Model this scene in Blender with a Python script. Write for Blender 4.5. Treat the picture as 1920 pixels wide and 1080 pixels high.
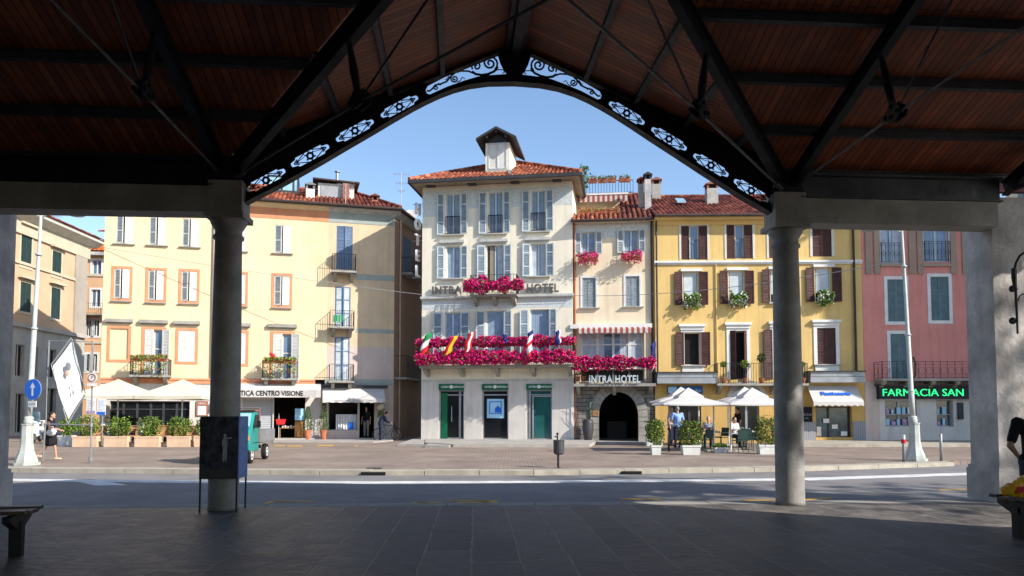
import bpy, math, random
from mathutils import Vector, Matrix, noise
R = random.Random(7)
rad = math.radians
for o in list(bpy.data.objects): bpy.data.objects.remove(o)
SC = bpy.context.scene
COL = SC.collection

# ------------------------------------------------------------------ camera
F, CX, CY, HZ, CAMH = 1400.0, 960.0, 696.0, 769.0, 1.6
PIT = math.atan((HZ-CY)/F)
cd = bpy.data.cameras.new('camera'); cam = bpy.data.objects.new('camera', cd); COL.objects.link(cam)
cam.location = (0, 0, CAMH); cam.rotation_euler = (rad(90)+PIT, 0, 0)
cd.sensor_fit = 'HORIZONTAL'; cd.sensor_width = 36; cd.lens = 36*F/1920; cd.shift_y = (CY-540)/1920
cd.clip_start = 0.1; cd.clip_end = 3000
SC.camera = cam
# ------------------------------------------------------------------ sky, sun, exposure
SUN = Vector((.866, -.50, 0)).normalized()*math.cos(rad(33)) + Vector((0, 0, math.sin(rad(33))))
w = bpy.data.worlds.new('World'); SC.world = w; w.use_nodes = True
nt = w.node_tree; bg = nt.nodes['Background']
sky = nt.nodes.new('ShaderNodeTexSky'); sky.sky_type = 'NISHITA'; sky.sun_disc = False
sky.sun_elevation = rad(33); sky.sun_rotation = math.atan2(SUN.x, SUN.y)
sky.air_density = 1.0; sky.dust_density = 0.6; sky.ozone_density = 2.6
nt.links.new(sky.outputs[0], bg.inputs[0]); bg.inputs[1].default_value = 0.15
ld = bpy.data.lights.new('sun', 'SUN'); lo = bpy.data.objects.new('sun', ld); COL.objects.link(lo)
ld.energy = 4.6; ld.angle = rad(0.5); ld.color = (1, .94, .86)
lo.rotation_euler = SUN.to_track_quat('Z', 'Y').to_euler(); lo.location = (40, -40, 60)
SC.view_settings.view_transform = 'Standard'; SC.view_settings.look = 'None'
SC.view_settings.exposure = 0.62; SC.view_settings.gamma = 1; SC.view_settings.use_curve_mapping = False

# ------------------------------------------------------------------ measuring: where a sight line meets a real plane
def ray(px, py):
    up = CY-py
    return Vector((px-CX, F*math.cos(PIT)-up*math.sin(PIT), F*math.sin(PIT)+up*math.cos(PIT)))
CAM = Vector((0, 0, CAMH))
def gp(px, py, z=0.0):
    d = ray(px, py); return CAM + d*((z-CAMH)/d.z)
def at(px, py, Y):
    d = ray(px, py); return CAM + d*(Y/d.y)

# ------------------------------------------------------------------ mesh builder
class MB:
    def __init__(s): s.v = []; s.f = []; s.m = []; s.sm = []; s.mi = 0; s.smooth = False
    def add(s, vs, fs):
        b = len(s.v); s.v += [tuple(x) for x in vs]
        for f in fs: s.f.append([b+i for i in f]); s.m.append(s.mi); s.sm.append(s.smooth)
        return s
    def box(s, x0, x1, y0, y1, z0, z1, T=None):
        vs = [Vector(p) for p in ((x0,y0,z0),(x1,y0,z0),(x1,y1,z0),(x0,y1,z0),(x0,y0,z1),(x1,y0,z1),(x1,y1,z1),(x0,y1,z1))]
        if T: vs = [T @ p for p in vs]
        return s.add(vs, [(0,3,2,1),(4,5,6,7),(0,1,5,4),(1,2,6,5),(2,3,7,6),(3,0,4,7)])
    def bar(s, a, b, w, h=None, up=Vector((0,0,1))):
        a = Vector(a); b = Vector(b); h = h or w; d = (b-a).normalized()
        if abs(d.dot(up)) > .99: up = Vector((0,1,0))
        x = d.cross(up).normalized()*w/2; y = x.cross(d).normalized()*h/2
        vs = [a-x-y, a+x-y, a+x+y, a-x+y, b-x-y, b+x-y, b+x+y, b-x+y]
        return s.add(vs, [(0,1,2,3),(7,6,5,4),(1,0,4,5),(2,1,5,6),(3,2,6,7),(0,3,7,4)])
    def tube(s, pts, r, n=6, cap=True):
        pts = [Vector(p) for p in pts]; rs = r if isinstance(r, (list, tuple)) else [r]*len(pts)
        vs = []; fs = []; x = None
        for i, p in enumerate(pts):
            d = (pts[min(i+1, len(pts)-1)]-pts[max(i-1, 0)])
            d = d.normalized() if d.length > 1e-9 else Vector((0,0,1))
            if x is None: x = d.orthogonal().normalized()
            else:
                x = (x-d*x.dot(d)); x = x.normalized() if x.length > 1e-6 else d.orthogonal().normalized()
            y = d.cross(x)
            for k in range(n):
                a = 2*math.pi*k/n; vs.append(p+(x*math.cos(a)+y*math.sin(a))*rs[i])
        for i in range(len(pts)-1):
            for k in range(n):
                k2 = (k+1) % n; fs.append((i*n+k, i*n+k2, (i+1)*n+k2, (i+1)*n+k))
        if cap: fs.append(tuple(range(n-1, -1, -1))); fs.append(tuple((len(pts)-1)*n+k for k in range(n)))
        return s.add(vs, fs)
    def lathe(s, prof, c=(0,0,0), n=20, T=None, sq=0, cap=True):
        c = Vector(c); vs = []; fs = []
        for r, z in prof:
            for k in range(n):
                a = 2*math.pi*(k+.5*(sq>0))/n; p = Vector((r*math.cos(a), r*math.sin(a), z))
                vs.append((T @ p if T else p)+c)
        for i in range(len(prof)-1):
            for k in range(n):
                k2 = (k+1) % n; fs.append((i*n+k, i*n+k2, (i+1)*n+k2, (i+1)*n+k))
        if cap:
            fs.append(tuple(range(n-1, -1, -1))); fs.append(tuple((len(prof)-1)*n+k for k in range(n)))
        return s.add(vs, fs)
    def ell(s, c, rx, ry, rz, n=12, m=8):
        prof = [(math.sin(math.pi*i/m), -math.cos(math.pi*i/m)) for i in range(m+1)]
        prof[0] = (.02, -1); prof[-1] = (.02, 1)
        return s.lathe(prof, c, n, Matrix.Diagonal((rx, ry, rz)))
    def cap(s, p0, r0, p1, r1, n=10):
        p0 = Vector(p0); p1 = Vector(p1); d = (p1-p0); L = d.length; q = Vector((0,0,1)).rotation_difference(d) if L > 1e-6 else Matrix.Identity(3).to_quaternion()
        prof = [(max(r0*math.sin(a), .001), -r0*math.cos(a)) for a in (.0, .5, 1.0, 1.57)] + [(max(r1*math.sin(a), .001), L-r1*math.cos(a)) for a in (1.57, 2.1, 2.64, 3.14)]
        return s.lathe(prof, p0, n, q.to_matrix())
    def poly(s, pts, d):           # prism of a planar outline pushed along d
        pts = [Vector(p) for p in pts]; d = Vector(d); n = len(pts)
        fs = [tuple(range(n-1, -1, -1)), tuple(range(n, 2*n))] + [(i, (i+1) % n, n+(i+1) % n, n+i) for i in range(n)]
        return s.add(pts+[p+d for p in pts], fs)
    def quad(s, *p): return s.add(p, [tuple(range(len(p)))])
    def leaves(s, n, pos, size, sq=.6, mats=None):
        for _ in range(n):
            c = Vector(pos()); a = Vector((R.gauss(0,1), R.gauss(0,1), R.gauss(0,1))).normalized(); b = a.orthogonal().normalized()
            b.rotate(Matrix.Rotation(R.uniform(0, 6.28), 3, a)); t = a.cross(b); L = size*R.uniform(.6, 1.3)
            if mats: s.mi = R.choices([m for m, _ in mats], [k for _, k in mats])[0]
            s.add([c-b*L*.5, c+t*L*.5*sq+a*L*.12, c+b*L*.5, c-t*L*.5*sq+a*L*.12], [(0,1,2,3)])
        return s
    def build(s, name, mat, parent=None, T=None):
        me = bpy.data.meshes.new(name); me.from_pydata(s.v, [], s.f)
        for m in (mat if isinstance(mat, (list, tuple)) else [mat]): me.materials.append(m)
        me.polygons.foreach_set('material_index', s.m); me.polygons.foreach_set('use_smooth', s.sm); me.update()
        o = bpy.data.objects.new(name, me); COL.objects.link(o)
        if parent: o.parent = parent
        if T: o.matrix_basis = T
        return o
def tag(o, label=None, cat=None, group=None, kind=None):
    if label: o['label'] = label
    if cat: o['category'] = cat
    if group: o['group'] = group
    if kind: o['kind'] = kind
    return o
def thing(name, label, cat, loc=(0,0,0), rz=0.0, group=None):
    o = bpy.data.objects.new(name, None); COL.objects.link(o); o.empty_display_size = .2
    o.location = loc; o.rotation_euler = (0, 0, rz)
    return tag(o, label, cat, group)
def struct(name, mb, mat): return tag(mb.build(name, mat), kind='structure')
def kids(o): return [c for c in bpy.data.objects if c.parent == o]
def dup(o, loc=None, rz=None, label=None, parent=None):
    c = o.copy(); COL.objects.link(c)
    if parent: c.parent = parent
    if loc is not None: c.location = loc
    if rz is not None: c.rotation_euler = (0, 0, rz)
    if label: c['label'] = label
    for k in kids(o): dup(k, parent=c)
    return c
def text(body, size, mat, name, parent=None, T=None, ext=.02, bold=0.0, sx=1.0, align='CENTER', space=1.0):
    cu = bpy.data.curves.new(name, 'FONT'); cu.body = body; cu.size = size; cu.extrude = ext; cu.align_x = align; cu.align_y = 'CENTER'
    cu.offset = bold; cu.space_character = space; cu.resolution_u = 3
    t = bpy.data.objects.new('tmp', cu); COL.objects.link(t)
    dg = bpy.context.evaluated_depsgraph_get(); me = bpy.data.meshes.new_from_object(t.evaluated_get(dg))
    bpy.data.objects.remove(t); me.name = name; me.transform(Matrix.Diagonal((sx, 1, 1, 1)))
    me.materials.clear(); me.materials.append(mat)
    o = bpy.data.objects.new(name, me); COL.objects.link(o)
    if parent: o.parent = parent
    o.matrix_basis = (T or Matrix()) @ Matrix.Rotation(rad(90), 4, 'X')
    return o
def remeshed(mb, name, mat, parent, vox):
    o = mb.build('tmp', mat); md = o.modifiers.new('r', 'REMESH'); md.mode = 'VOXEL'; md.voxel_size = vox
    s = o.modifiers.new('s', 'SMOOTH'); s.iterations = 3; s.factor = .5
    dg = bpy.context.evaluated_depsgraph_get(); me = bpy.data.meshes.new_from_object(o.evaluated_get(dg))
    bpy.data.objects.remove(o); me.name = name
    for p in me.polygons: p.use_smooth = True
    n = bpy.data.objects.new(name, me); COL.objects.link(n); n.parent = parent
    if not me.materials: me.materials.append(mat)
    return n

# ------------------------------------------------------------------ materials
def mat(name, c, rough=.8, var=.12, scale=2.0, spec=.3, metal=0, bump=.0, bscale=30, c2=None, stain=0, island=0, trans=0, emit=0, fine=.5, streak=0):
    m = bpy.data.materials.new(name); m.use_nodes = True; n = m.node_tree.nodes; L = m.node_tree.links
    b = n['Principled BSDF']; b.inputs['Roughness'].default_value = rough; b.inputs['Metallic'].default_value = metal
    b.inputs['Specular IOR Level'].default_value = spec
    tc = n.new('ShaderNodeTexCoord'); co = tc.outputs['Object']
    def nz(sc, det=5, vec=None, r=.6):
        t = n.new('ShaderNodeTexNoise'); t.inputs['Scale'].default_value = sc; t.inputs['Detail'].default_value = det; t.inputs['Roughness'].default_value = r
        L.new(vec or co, t.inputs['Vector']); return t.outputs['Fac']
    def mix(fac, a, bb, mode='MIX'):
        x = n.new('ShaderNodeMix'); x.data_type = 'RGBA'; x.blend_type = mode
        for i, v in ((0, fac), (6, a), (7, bb)):
            if hasattr(v, 'links'): L.new(v, x.inputs[i])
            else: x.inputs[i].default_value = v if not isinstance(v, tuple) else (*v[:3], 1)
        return x.outputs[2]
    def rng(v, a, bb, lo, hi):
        x = n.new('ShaderNodeMapRange'); L.new(v, x.inputs[0])
        for i, k in enumerate((a, bb, lo, hi)): x.inputs[i+1].default_value = k
        return x.outputs[0]
    d = c2 or tuple(k*(1-2.2*var) for k in c); hi = tuple(min(1, k*(1+var)) for k in c)
    col = mix(rng(nz(scale), .35, .68, 0, 1), hi, d)
    if fine: col = mix(rng(nz(scale*9), .4, .62, 0, fine*.6), col, tuple(k*(1-1.5*var) for k in c))
    if island:
        g = n.new('ShaderNodeNewGeometry'); v = rng(g.outputs['Random Per Island'], 0, 1, 1-island, 1+island)
        h = n.new('ShaderNodeHueSaturation'); L.new(col, h.inputs['Color']); L.new(v, h.inputs['Value']); 
        g2 = rng(g.outputs['Random Per Island'], 0, 1, .5-island*.02, .5+island*.02); L.new(g2, h.inputs['Hue']); col = h.outputs[0]
    if stain:
        mp = n.new('ShaderNodeMapping'); mp.inputs['Scale'].default_value = (1, 1, .3); L.new(co, mp.inputs[0])
        col = mix(rng(nz(1.3, 8, mp.outputs[0], .72), .52, .78, 0, stain), col, tuple(k*.38 for k in c))
    if streak:
        mp = n.new('ShaderNodeMapping'); mp.inputs['Scale'].default_value = (5, 5, .22); L.new(co, mp.inputs[0])
        col = mix(rng(nz(1.0, 6, mp.outputs[0], .6), .5, .8, 0, streak), col, tuple(k*.5 for k in c))
    L.new(col, b.inputs['Base Color'])
    if bump:
        bp = n.new('ShaderNodeBump'); bp.inputs['Strength'].default_value = bump; bp.inputs['Distance'].default_value = .02
        L.new(nz(bscale, 6), bp.inputs['Height']); L.new(bp.outputs[0], b.inputs['Normal'])
    if rough < .7:
        L.new(rng(nz(scale*3), .3, .7, rough*.8, min(1, rough*1.25)), b.inputs['Roughness'])
    if trans: b.inputs['Transmission Weight'].default_value = trans
    if emit:
        b.inputs['Emission Color'].default_value = (*c, 1); b.inputs['Emission Strength'].default_value = emit
    m['col'] = 1
    return m
def mat_brick(name, c1, c2, cm, bw, bh, rot=0, mortar=.02, rough=.6, off=.5, scale=1, bump=.4, swap=None, var=.25, nscale=1.5, spec=.4):
    m = mat(name, c1, rough, spec=spec); n = m.node_tree.nodes; L = m.node_tree.links; b = n['Principled BSDF']
    tc = n.new('ShaderNodeTexCoord'); mp = n.new('ShaderNodeMapping'); mp.inputs['Rotation'].default_value = swap or (0, 0, rot); L.new(tc.outputs['Object'], mp.inputs[0])
    dn = n.new('ShaderNodeTexNoise'); dn.inputs['Scale'].default_value = 1.7/max(bh, .1); L.new(mp.outputs[0], dn.inputs[0])
    va = n.new('ShaderNodeVectorMath'); va.operation = 'MULTIPLY_ADD'; L.new(dn.outputs['Color'], va.inputs[0]); va.inputs[1].default_value = (.12*bh,)*3; L.new(mp.outputs[0], va.inputs[2])
    br = n.new('ShaderNodeTexBrick'); br.offset = off; L.new(va.outputs[0], br.inputs['Vector'])
    for k, v in (('Scale', scale), ('Mortar Size', mortar), ('Mortar Smooth', .4), ('Bias', 0), ('Brick Width', bw), ('Row Height', bh)): br.inputs[k].default_value = v
    br.inputs['Color1'].default_value = (*c1, 1); br.inputs['Color2'].default_value = (*c2, 1); br.inputs['Mortar'].default_value = (*cm, 1)
    nz = n.new('ShaderNodeTexNoise'); nz.inputs['Scale'].default_value = nscale; nz.inputs['Detail'].default_value = 9; nz.inputs['Roughness'].default_value = .65; L.new(tc.outputs['Object'], nz.inputs[0])
    mr = n.new('ShaderNodeMapRange'); L.new(nz.outputs[0], mr.inputs[0]); mr.inputs[1].default_value = .3; mr.inputs[2].default_value = .7; mr.inputs[3].default_value = 1-var; mr.inputs[4].default_value = 1+var
    mx = n.new('ShaderNodeVectorMath'); mx.operation = 'SCALE'; L.new(br.outputs['Color'], mx.inputs[0]); L.new(mr.outputs[0], mx.inputs['Scale'])
    L.new(mx.outputs[0], b.inputs['Base Color'])
    ad = n.new('ShaderNodeMath'); ad.operation = 'MULTIPLY_ADD'; L.new(br.outputs['Fac'], ad.inputs[0]); ad.inputs[1].default_value = -1
    n2 = n.new('ShaderNodeTexNoise'); n2.inputs['Scale'].default_value = 9; n2.inputs['Detail'].default_value = 6; L.new(tc.outputs['Object'], n2.inputs[0]); L.new(n2.outputs[0], ad.inputs[2])
    bp = n.new('ShaderNodeBump'); bp.inputs['Strength'].default_value = bump; bp.inputs['Distance'].default_value = .02; L.new(ad.outputs[0], bp.inputs['Height']); L.new(bp.outputs[0], b.inputs['Normal'])
    r2 = n.new('ShaderNodeMapRange'); L.new(nz.outputs[0], r2.inputs[0]); r2.inputs[3].default_value = rough*.6; r2.inputs[4].default_value = min(1, rough*1.5); L.new(r2.outputs[0], b.inputs['Roughness'])
    return m
def stripes(name, ca, cb, period, axis=0, duty=.5, rough=.8):
    m = mat(name, ca, rough); n = m.node_tree.nodes; L = m.node_tree.links
    tc = n.new('ShaderNodeTexCoord'); sp = n.new('ShaderNodeSeparateXYZ'); L.new(tc.outputs['Object'], sp.inputs[0])
    a = n.new('ShaderNodeMath'); a.operation = 'DIVIDE'; L.new(sp.outputs[axis], a.inputs[0]); a.inputs[1].default_value = period
    f = n.new('ShaderNodeMath'); f.operation = 'FRACT'; L.new(a.outputs[0], f.inputs[0])
    g = n.new('ShaderNodeMath'); g.operation = 'GREATER_THAN'; L.new(f.outputs[0], g.inputs[0]); g.inputs[1].default_value = duty
    x = n.new('ShaderNodeMix'); x.data_type = 'RGBA'; L.new(g.outputs[0], x.inputs[0]); x.inputs[6].default_value = (*ca, 1); x.inputs[7].default_value = (*cb, 1)
    L.new(x.outputs[2], n['Principled BSDF'].inputs['Base Color']); return m

M = {}
def D(k, *a, **kw): M[k] = mat(k, *a, **kw)
D('cream', (.74,.59,.37), .9, .05, .5, stain=0.31, streak=0.28, bump=.15)
D('cream_b', (.66,.50,.33), .9, .06, .6, stain=0.42, streak=0.40, bump=.15)  # corner tan, includes the hotel's shade on this wall
D('pinkish', (.58,.47,.41), .9, .06, .6, stain=0.42, streak=0.40, bump=.15)  # pinkish tone of the lower corner wall is the hotel's shade in the colour
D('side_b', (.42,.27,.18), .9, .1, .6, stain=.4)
D('orange_trim', (.62,.27,.14), .85, .08, 2)
D('bluegrey', (.34,.38,.35), .85, .08, 2)
D('hotel', (.81,.74,.59), .9, .05, .6, stain=0.34, streak=0.40, bump=.15)
D('hotel_low', (.62,.58,.53), .85, .06, .7, stain=0.51, streak=0.40, bump=.15)
D('frieze', (.60,.63,.62), .85, .14, 11)
D('ledge', (.50,.50,.47), .85, .1, 3, stain=.3)
D('annex', (.78,.65,.46), .9, .05, .6, stain=0.34, streak=0.40, bump=.15)
D('yellow', (.68,.47,.18), .9, .06, .5, stain=0.37, streak=0.40, bump=.15)
D('ochre', (.58,.37,.12), .9, .06, .5, stain=0.37, streak=0.40)
D('pink', (.68,.27,.225), .9, .06, .5, stain=0.42, streak=0.40, bump=.15)
D('taupe', (.36,.27,.20), .9, .08, 1)
D('white', (.70,.69,.66), .7, .06, 2, stain=.1)
D('cream_frame', (.62,.60,.52), .8, .06, 2)
D('shut_white', (.66,.64,.58), .7, .06, 3)
D('shut_blue', (.22,.28,.33), .7, .1, 3)
D('shut_blueA', (.13,.20,.31), .7, .1, 3)
D('shut_grey', (.27,.31,.33), .7, .1, 3)
D('shut_frame', (.42,.49,.54), .7, .08, 3)
D('shut_pale', (.52,.58,.60), .7, .08, 3)
D('shut_brown', (.075,.028,.022), .6, .15, 3)
D('shut_green', (.025,.05,.045), .6, .1, 3)
D('shut_teal', (.12,.19,.20), .7, .12, 3)
D('iron', (.022,.022,.024), .5, .2, 4, metal=.3)
D('steel', (.028,.028,.03), .55, .2, 2, metal=.4)
D('steelg', (.075,.075,.08), .55, .2, 2, metal=.4)
D('zinc', (.33,.34,.35), .5, .1, 2, metal=.5)
D('copper', (.06,.04,.035), .6, .2, 2)
D('stone', (.34,.32,.28), .85, .14, 1.5, stain=.5, bump=.3)
D('pier', (.54,.51,.48), .9, .2, 1.4, stain=.8, streak=.3, bump=.8, bscale=14)
D('column', (.34,.33,.31), .75, .16, 2.5, stain=.7, streak=.35, bump=.3, bscale=25)
D('marble', (.42,.40,.36), .6, .1, 3, stain=.3)
D('tile_o', (.36,.11,.058), .85, .25, 1, island=.5, stain=.4)
D('tile_r', (.27,.08,.055), .85, .25, 1, island=.5, stain=.4)
D('tile_base', (.10,.04,.03), .9)
D('lead', (.20,.21,.21), .6, .1, 3)
D('eave', (.045,.045,.05), .6, .15, 3)
D('soffit', (.30,.24,.17), .85, .1, 2)
D('asphalt', (.215,.205,.20), .85, .10, .7, bump=.3, bscale=60, stain=.35)
D('paint_w', (.66,.66,.64), .8, .12, 3, stain=.55)
D('paint_y', (.70,.40,.05), .7, .2, 3, stain=.3)
D('slab', (.40,.37,.33), .8, .1, 1.5, stain=.3)
D('kerb', (.42,.38,.31), .85, .12, 2.5, stain=.35, bump=.3)
D('ground', (.12,.11,.09), .95, .2, .2)
D('glass_blue', (.10,.17,.27), .12, .1, .6, spec=1.0, fine=0)  # blue base stands in for sky reflection and sky-lit curtains
D('glass_dark', (.008,.01,.012), .12, .1, 1, spec=.4, fine=0)  # near-black pane stands in for the unlit rooms behind
D('glass_sky', (.30,.50,.62), .1, .1, 1, spec=1, fine=0)
D('glass_shop', (.06,.11,.13), .1, .35, 2, spec=.8)
D('glass_teal', (.018,.10,.10), .1, .1, 1, spec=.8, fine=0)
D('curtain', (.26,.35,.47), .9, .1, 4)  # white curtain with the blue of sky-lit shade put into its colour
D('letter', (.10,.10,.11), .6, .1, 6)
D('curtain2', (.46,.51,.58), .9, .1, 4)  # paler curtain, same blue shade in the colour
D('black', (.008,.008,.009), .8, 0.1)
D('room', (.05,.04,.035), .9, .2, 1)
D('bankgreen', (.005,.12,.055), .4, .05, 2)
D('leaf', (.085,.18,.022), .6, .25, 3, island=.5)
D('leaf_l', (.22,.31,.04), .6, .25, 3, island=.5)
D('leaf_d', (.025,.055,.016), .6, .25, 3, island=.5)
D('leaf_r', (.20,.12,.04), .6, .25, 3, island=.4)
D('magenta', (.74,.008,.19), .7, .2, 6, island=.45)
D('magenta_d', (.46,.003,.13), .7, .2, 6, island=.4)
D('redflower', (.55,.05,.03), .7, .2, 6, island=.4)
D('whiteflower', (.75,.75,.72), .7, .05, 6)
D('bark', (.12,.09,.06), .95, .3, 4, bump=.6)
D('terracotta', (.48,.17,.08), .85, .12, 3)
D('planter_c', (.72,.50,.33), .85, .06, 3, stain=.15)
D('planter_w', (.66,.66,.62), .7, .05, 3, stain=.25)
D('canvas', (.64,.58,.45), .9, .05, 1.2, trans=0)
D('canvas_w', (.56,.53,.50), .9, .05, 1.2)
D('wicker', (.38,.20,.09), .8, .25, 14, bump=.6)
D('wood', (.33,.16,.05), .6, .2, 3)
D('darkwood', (.035,.028,.024), .45, .25, 4)
D('bench', (.07,.055,.045), .4, .25, 5)
D('skin', (.52,.29,.20), .6, .05, 6)
D('hair', (.018,.012,.01), .6, .2, 20)
D('hair_g', (.30,.28,.26), .7, .2, 20)
D('cloth_black', (.012,.012,.015), .85, .2, 6)
D('cloth_navy', (.015,.022,.05), .85, .2, 6)
D('cloth_blue', (.26,.42,.78), .85, .08, 6)
D('cloth_grey', (.30,.30,.32), .85, .08, 6)
D('cloth_white', (.72,.72,.72), .85, .06, 6)
D('jeans', (.05,.06,.10), .85, .2, 8)
D('plastic_white', (.72,.72,.70), .5, .05, 3)
D('lampgreen', (.46,.49,.45), .55, .1, 3, stain=.35)
D('blue', (.01,.13,.62), .4, .05, 2)
D('blue_s', (.02,.10,.32), .5, .25, 5)
D('red', (.60,.02,.02), .5, .05, 2)
D('green', (.01,.25,.07), .6, .05, 2)
D('gold', (.80,.45,.02), .6, .05, 2)
D('navyflag', (.01,.02,.14), .7, .1, 2)
D('teal', (.012,.25,.22), .35, .06, 2, spec=.5, stain=.3)
D('rubber', (.018,.018,.018), .9, .1, 4)
D('orange', (.85,.25,.02), .4, .05, 3)
D('bagyellow', (.95,.52,.02), .35, .2, 7, c2=(.85,.22,.02), spec=.5)
D('neon', (.03,.95,.25), .5, 0, 1, emit=.9)
D('darknavy', (.012,.014,.03), .5, .1, 2)
D('greendark', (.02,.05,.045), .6, .1, 3)
D('poster_blue', (.08,.17,.42), .5, .45, 5, c2=(.10,.22,.45))
D('poster_dark', (.045,.05,.065), .4, .9, 7, c2=(.012,.012,.016))
D('ghost', (.45,.45,.48), .5, .3, 5)
D('lightblue', (.35,.62,.80), .6, .08, 2)
D('purple', (.42,.30,.45), .6, .2, 8)
D('F_wall', (.60,.40,.25), .9, .06, .5, stain=.3)
D('F_stone', (.38,.33,.27), .9, .06, .5, stain=.3)
D('F_low', (.46,.42,.36), .9, .1, 1, stain=.3)
D('F_band', (.55,.47,.34), .9, .06, 1)
D('G_wall', (.62,.38,.22), .9, .06, .5, stain=.2)
D('tile_bright', (.70,.16,.03), .85, .2, 1, island=.2)
M['planks'] = mat_brick('planks', (.36,.095,.036), (.20,.048,.02), (.04,.013,.006), 3.2, .12, mortar=.010, rough=.55, off=.37, bump=.3, var=.4, nscale=2.5)
M['planks_c'] = mat_brick('planks_c', (.36,.095,.036), (.20,.048,.02), (.04,.013,.006), 3.2, .12, rot=rad(90), mortar=.010, rough=.55, off=.37, bump=.3, var=.4, nscale=2.5)
M['paving'] = mat_brick('paving', (.150,.134,.120), (.082,.074,.068), (.24,.22,.19), 1.55, .53, rot=rad(90), mortar=.014, rough=.50, off=.42, bump=.8, var=.65, nscale=2.6, spec=.3)
M['cobble'] = mat_brick('cobble', (.30,.235,.19), (.25,.195,.155), (.16,.125,.10), .24, .12, mortar=.012, rough=.8, bump=.6, var=.28, nscale=.5)
M['rubble'] = mat_brick('rubble', (.26,.235,.205), (.15,.135,.12), (.09,.08,.07), .42, .2, mortar=.02, rough=.9, bump=1.0, swap=(rad(-90),0,0), var=.4, nscale=2.2)
M['redbrick'] = mat_brick('redbrick', (.38,.12,.07), (.30,.10,.06), (.2,.17,.14), .24, .07, mortar=.01, rough=.9, bump=.5, swap=(rad(-90),0,0))
M['redwhite'] = stripes('redwhite', (.50,.47,.42), (.30,.06,.05), .27)
M['rollshut'] = stripes('rollshut', (.42,.44,.45), (.22,.23,.24), .105, 2, .72, .5)
M['boards'] = stripes('boards', (.30,.30,.32), (.15,.15,.17), .11, 0, .8)
M['blockstone'] = mat_brick('blockstone', (.30,.28,.25), (.27,.25,.23), (.17,.155,.14), 3, .42, mortar=.01, rough=.9, bump=.3, swap=(rad(-90),0,0), var=.15)
# ------------------------------------------------------------------ ground, road, square
s = MB().box(-400, 400, -200, 600, -.6, -.15); struct('ground', s, M['ground'])
s = MB().box(-150, 150, 8, 60, -.5, -.12); struct('road', s, M['asphalt'])
KB = [gp(x, y) for x, y in ((-900, 862), (-300, 871), (80, 875.5), (700, 880), (1000, 880), (1480, 873.5), (1772, 864.5))]
KF = [p + (Vector((0, -.5, 0))) for p in KB]
s = MB(); pts = [p.copy() for p in KB] + [gp(2300, 858), Vector((120, 33, 0)), Vector((120, 140, 0)), Vector((-120, 140, 0)), Vector((-120, 24, 0))]
s.poly([(p.x, p.y, -.3) for p in pts], (0, 0, .3)); struct('square', s, M['cobble'])
s = MB()
for i in range(len(KB)-1):
    a, b, c, d = KB[i], KB[i+1], KF[i+1], KF[i]; L = (b-a).length; n = max(1, int(L/1.25))
    for k in range(n):
        t0, t1 = (k+.006)/n, (k+1-.006)/n; q = [d.lerp(c, t0), d.lerp(c, t1), a.lerp(b, t1), a.lerp(b, t0)]
        dz = R.uniform(-.006, .006)
        s.poly([(p.x, p.y, -.3) for p in q], (0, 0, .304+dz))
struct('kerb', s, M['kerb'])
E0, E1 = gp(0, 948), gp(1830, 937); e_ = (E1-E0).normalized()
YAW = math.atan2(.67, 9.4); ed = Vector((math.cos(YAW), math.sin(YAW), 0)); ED = Vector((-ed.y, ed.x, 0))
Pv = gp(950.5, 949) ; 
def PW(u, v, z): return Vector((.04, 12.475, 0)) + ed*u + ED*v + Vector((0, 0, z))
PO = PW(0, 0, 0); TP = Matrix.Translation(gp(950, 942.6)+Vector((0, -.4, 0))) @ Matrix.Rotation(math.atan2(e_.y, e_.x), 4, 'Z')
s = MB().box(-40, 40, -30, .02, -.3, 0); o = struct('pavement', s, M['paving']); o.matrix_world = TP
s = MB()
u = -40
while u < 40: s.box(u+.006, u+1.49, .02, .42, -.3, .002); u += 1.5
o = struct('pavement_kerb', s, M['stone']); o.matrix_world = TP
def mark(name, pts, m, z=-.112):
    s = MB(); s.poly([(p.x, p.y, z-.006) for p in pts], (0, 0, .006)); return struct(name, s, M[m])
def lineseg(name, px, wd, m):
    s = MB(); P = [gp(x, y, -.12) for x, y in px]; 
    for a, b in zip(P, P[1:]):
        n = Vector((-(b-a).y, (b-a).x, 0)).normalized()*wd/2
        s.poly([(q.x, q.y, -.118) for q in (a-n, b-n, b+n, a+n)], (0, 0, .006))
    return struct(name, s, M[m])
lineseg('white_line', [(-300, 896), (0, 900), (370, 904), (700, 905), (1000, 904), (1250, 901.5), (1500, 899), (1700, 892.5), (1900, 886), (2200, 877)], .55, 'paint_w')
mark('sunlit_patch', [gp(x, y, -.12) for x, y in ((140, 903), (205, 903.5), (240, 910.3), (180, 910.5))], 'paint_w', -.1135)  # sunlit patch of road laid down as flat white colour
lineseg('yellow_line', [(484, 950), (514, 939.5)], .10, 'paint_y'); lineseg('yellow_line', [(513, 939.5), (588, 941)], .11, 'paint_y')
lineseg('yellow_line', [(1163, 936.5), (1240, 936)], .13, 'paint_y'); lineseg('yellow_line', [(1395, 938.5), (1500, 937.5), (1560, 934)], .12, 'paint_y'); lineseg('yellow_line', [(1760, 919), (1830, 917.5)], .1, 'paint_y')
for a, b in (((780,946.5),(860,946)), ((782,943),(828,942.5)), ((781,947),(790,942.5)), ((838,939),(918,939)), ((858,946.5),(916,946.5)), ((858,942.6),(918,942.4)), ((916,947),(919,939))):
    lineseg('yellow_line', [a, b], .12 if abs(a[1]-b[1]) < 2 else .3, 'paint_y')

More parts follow.
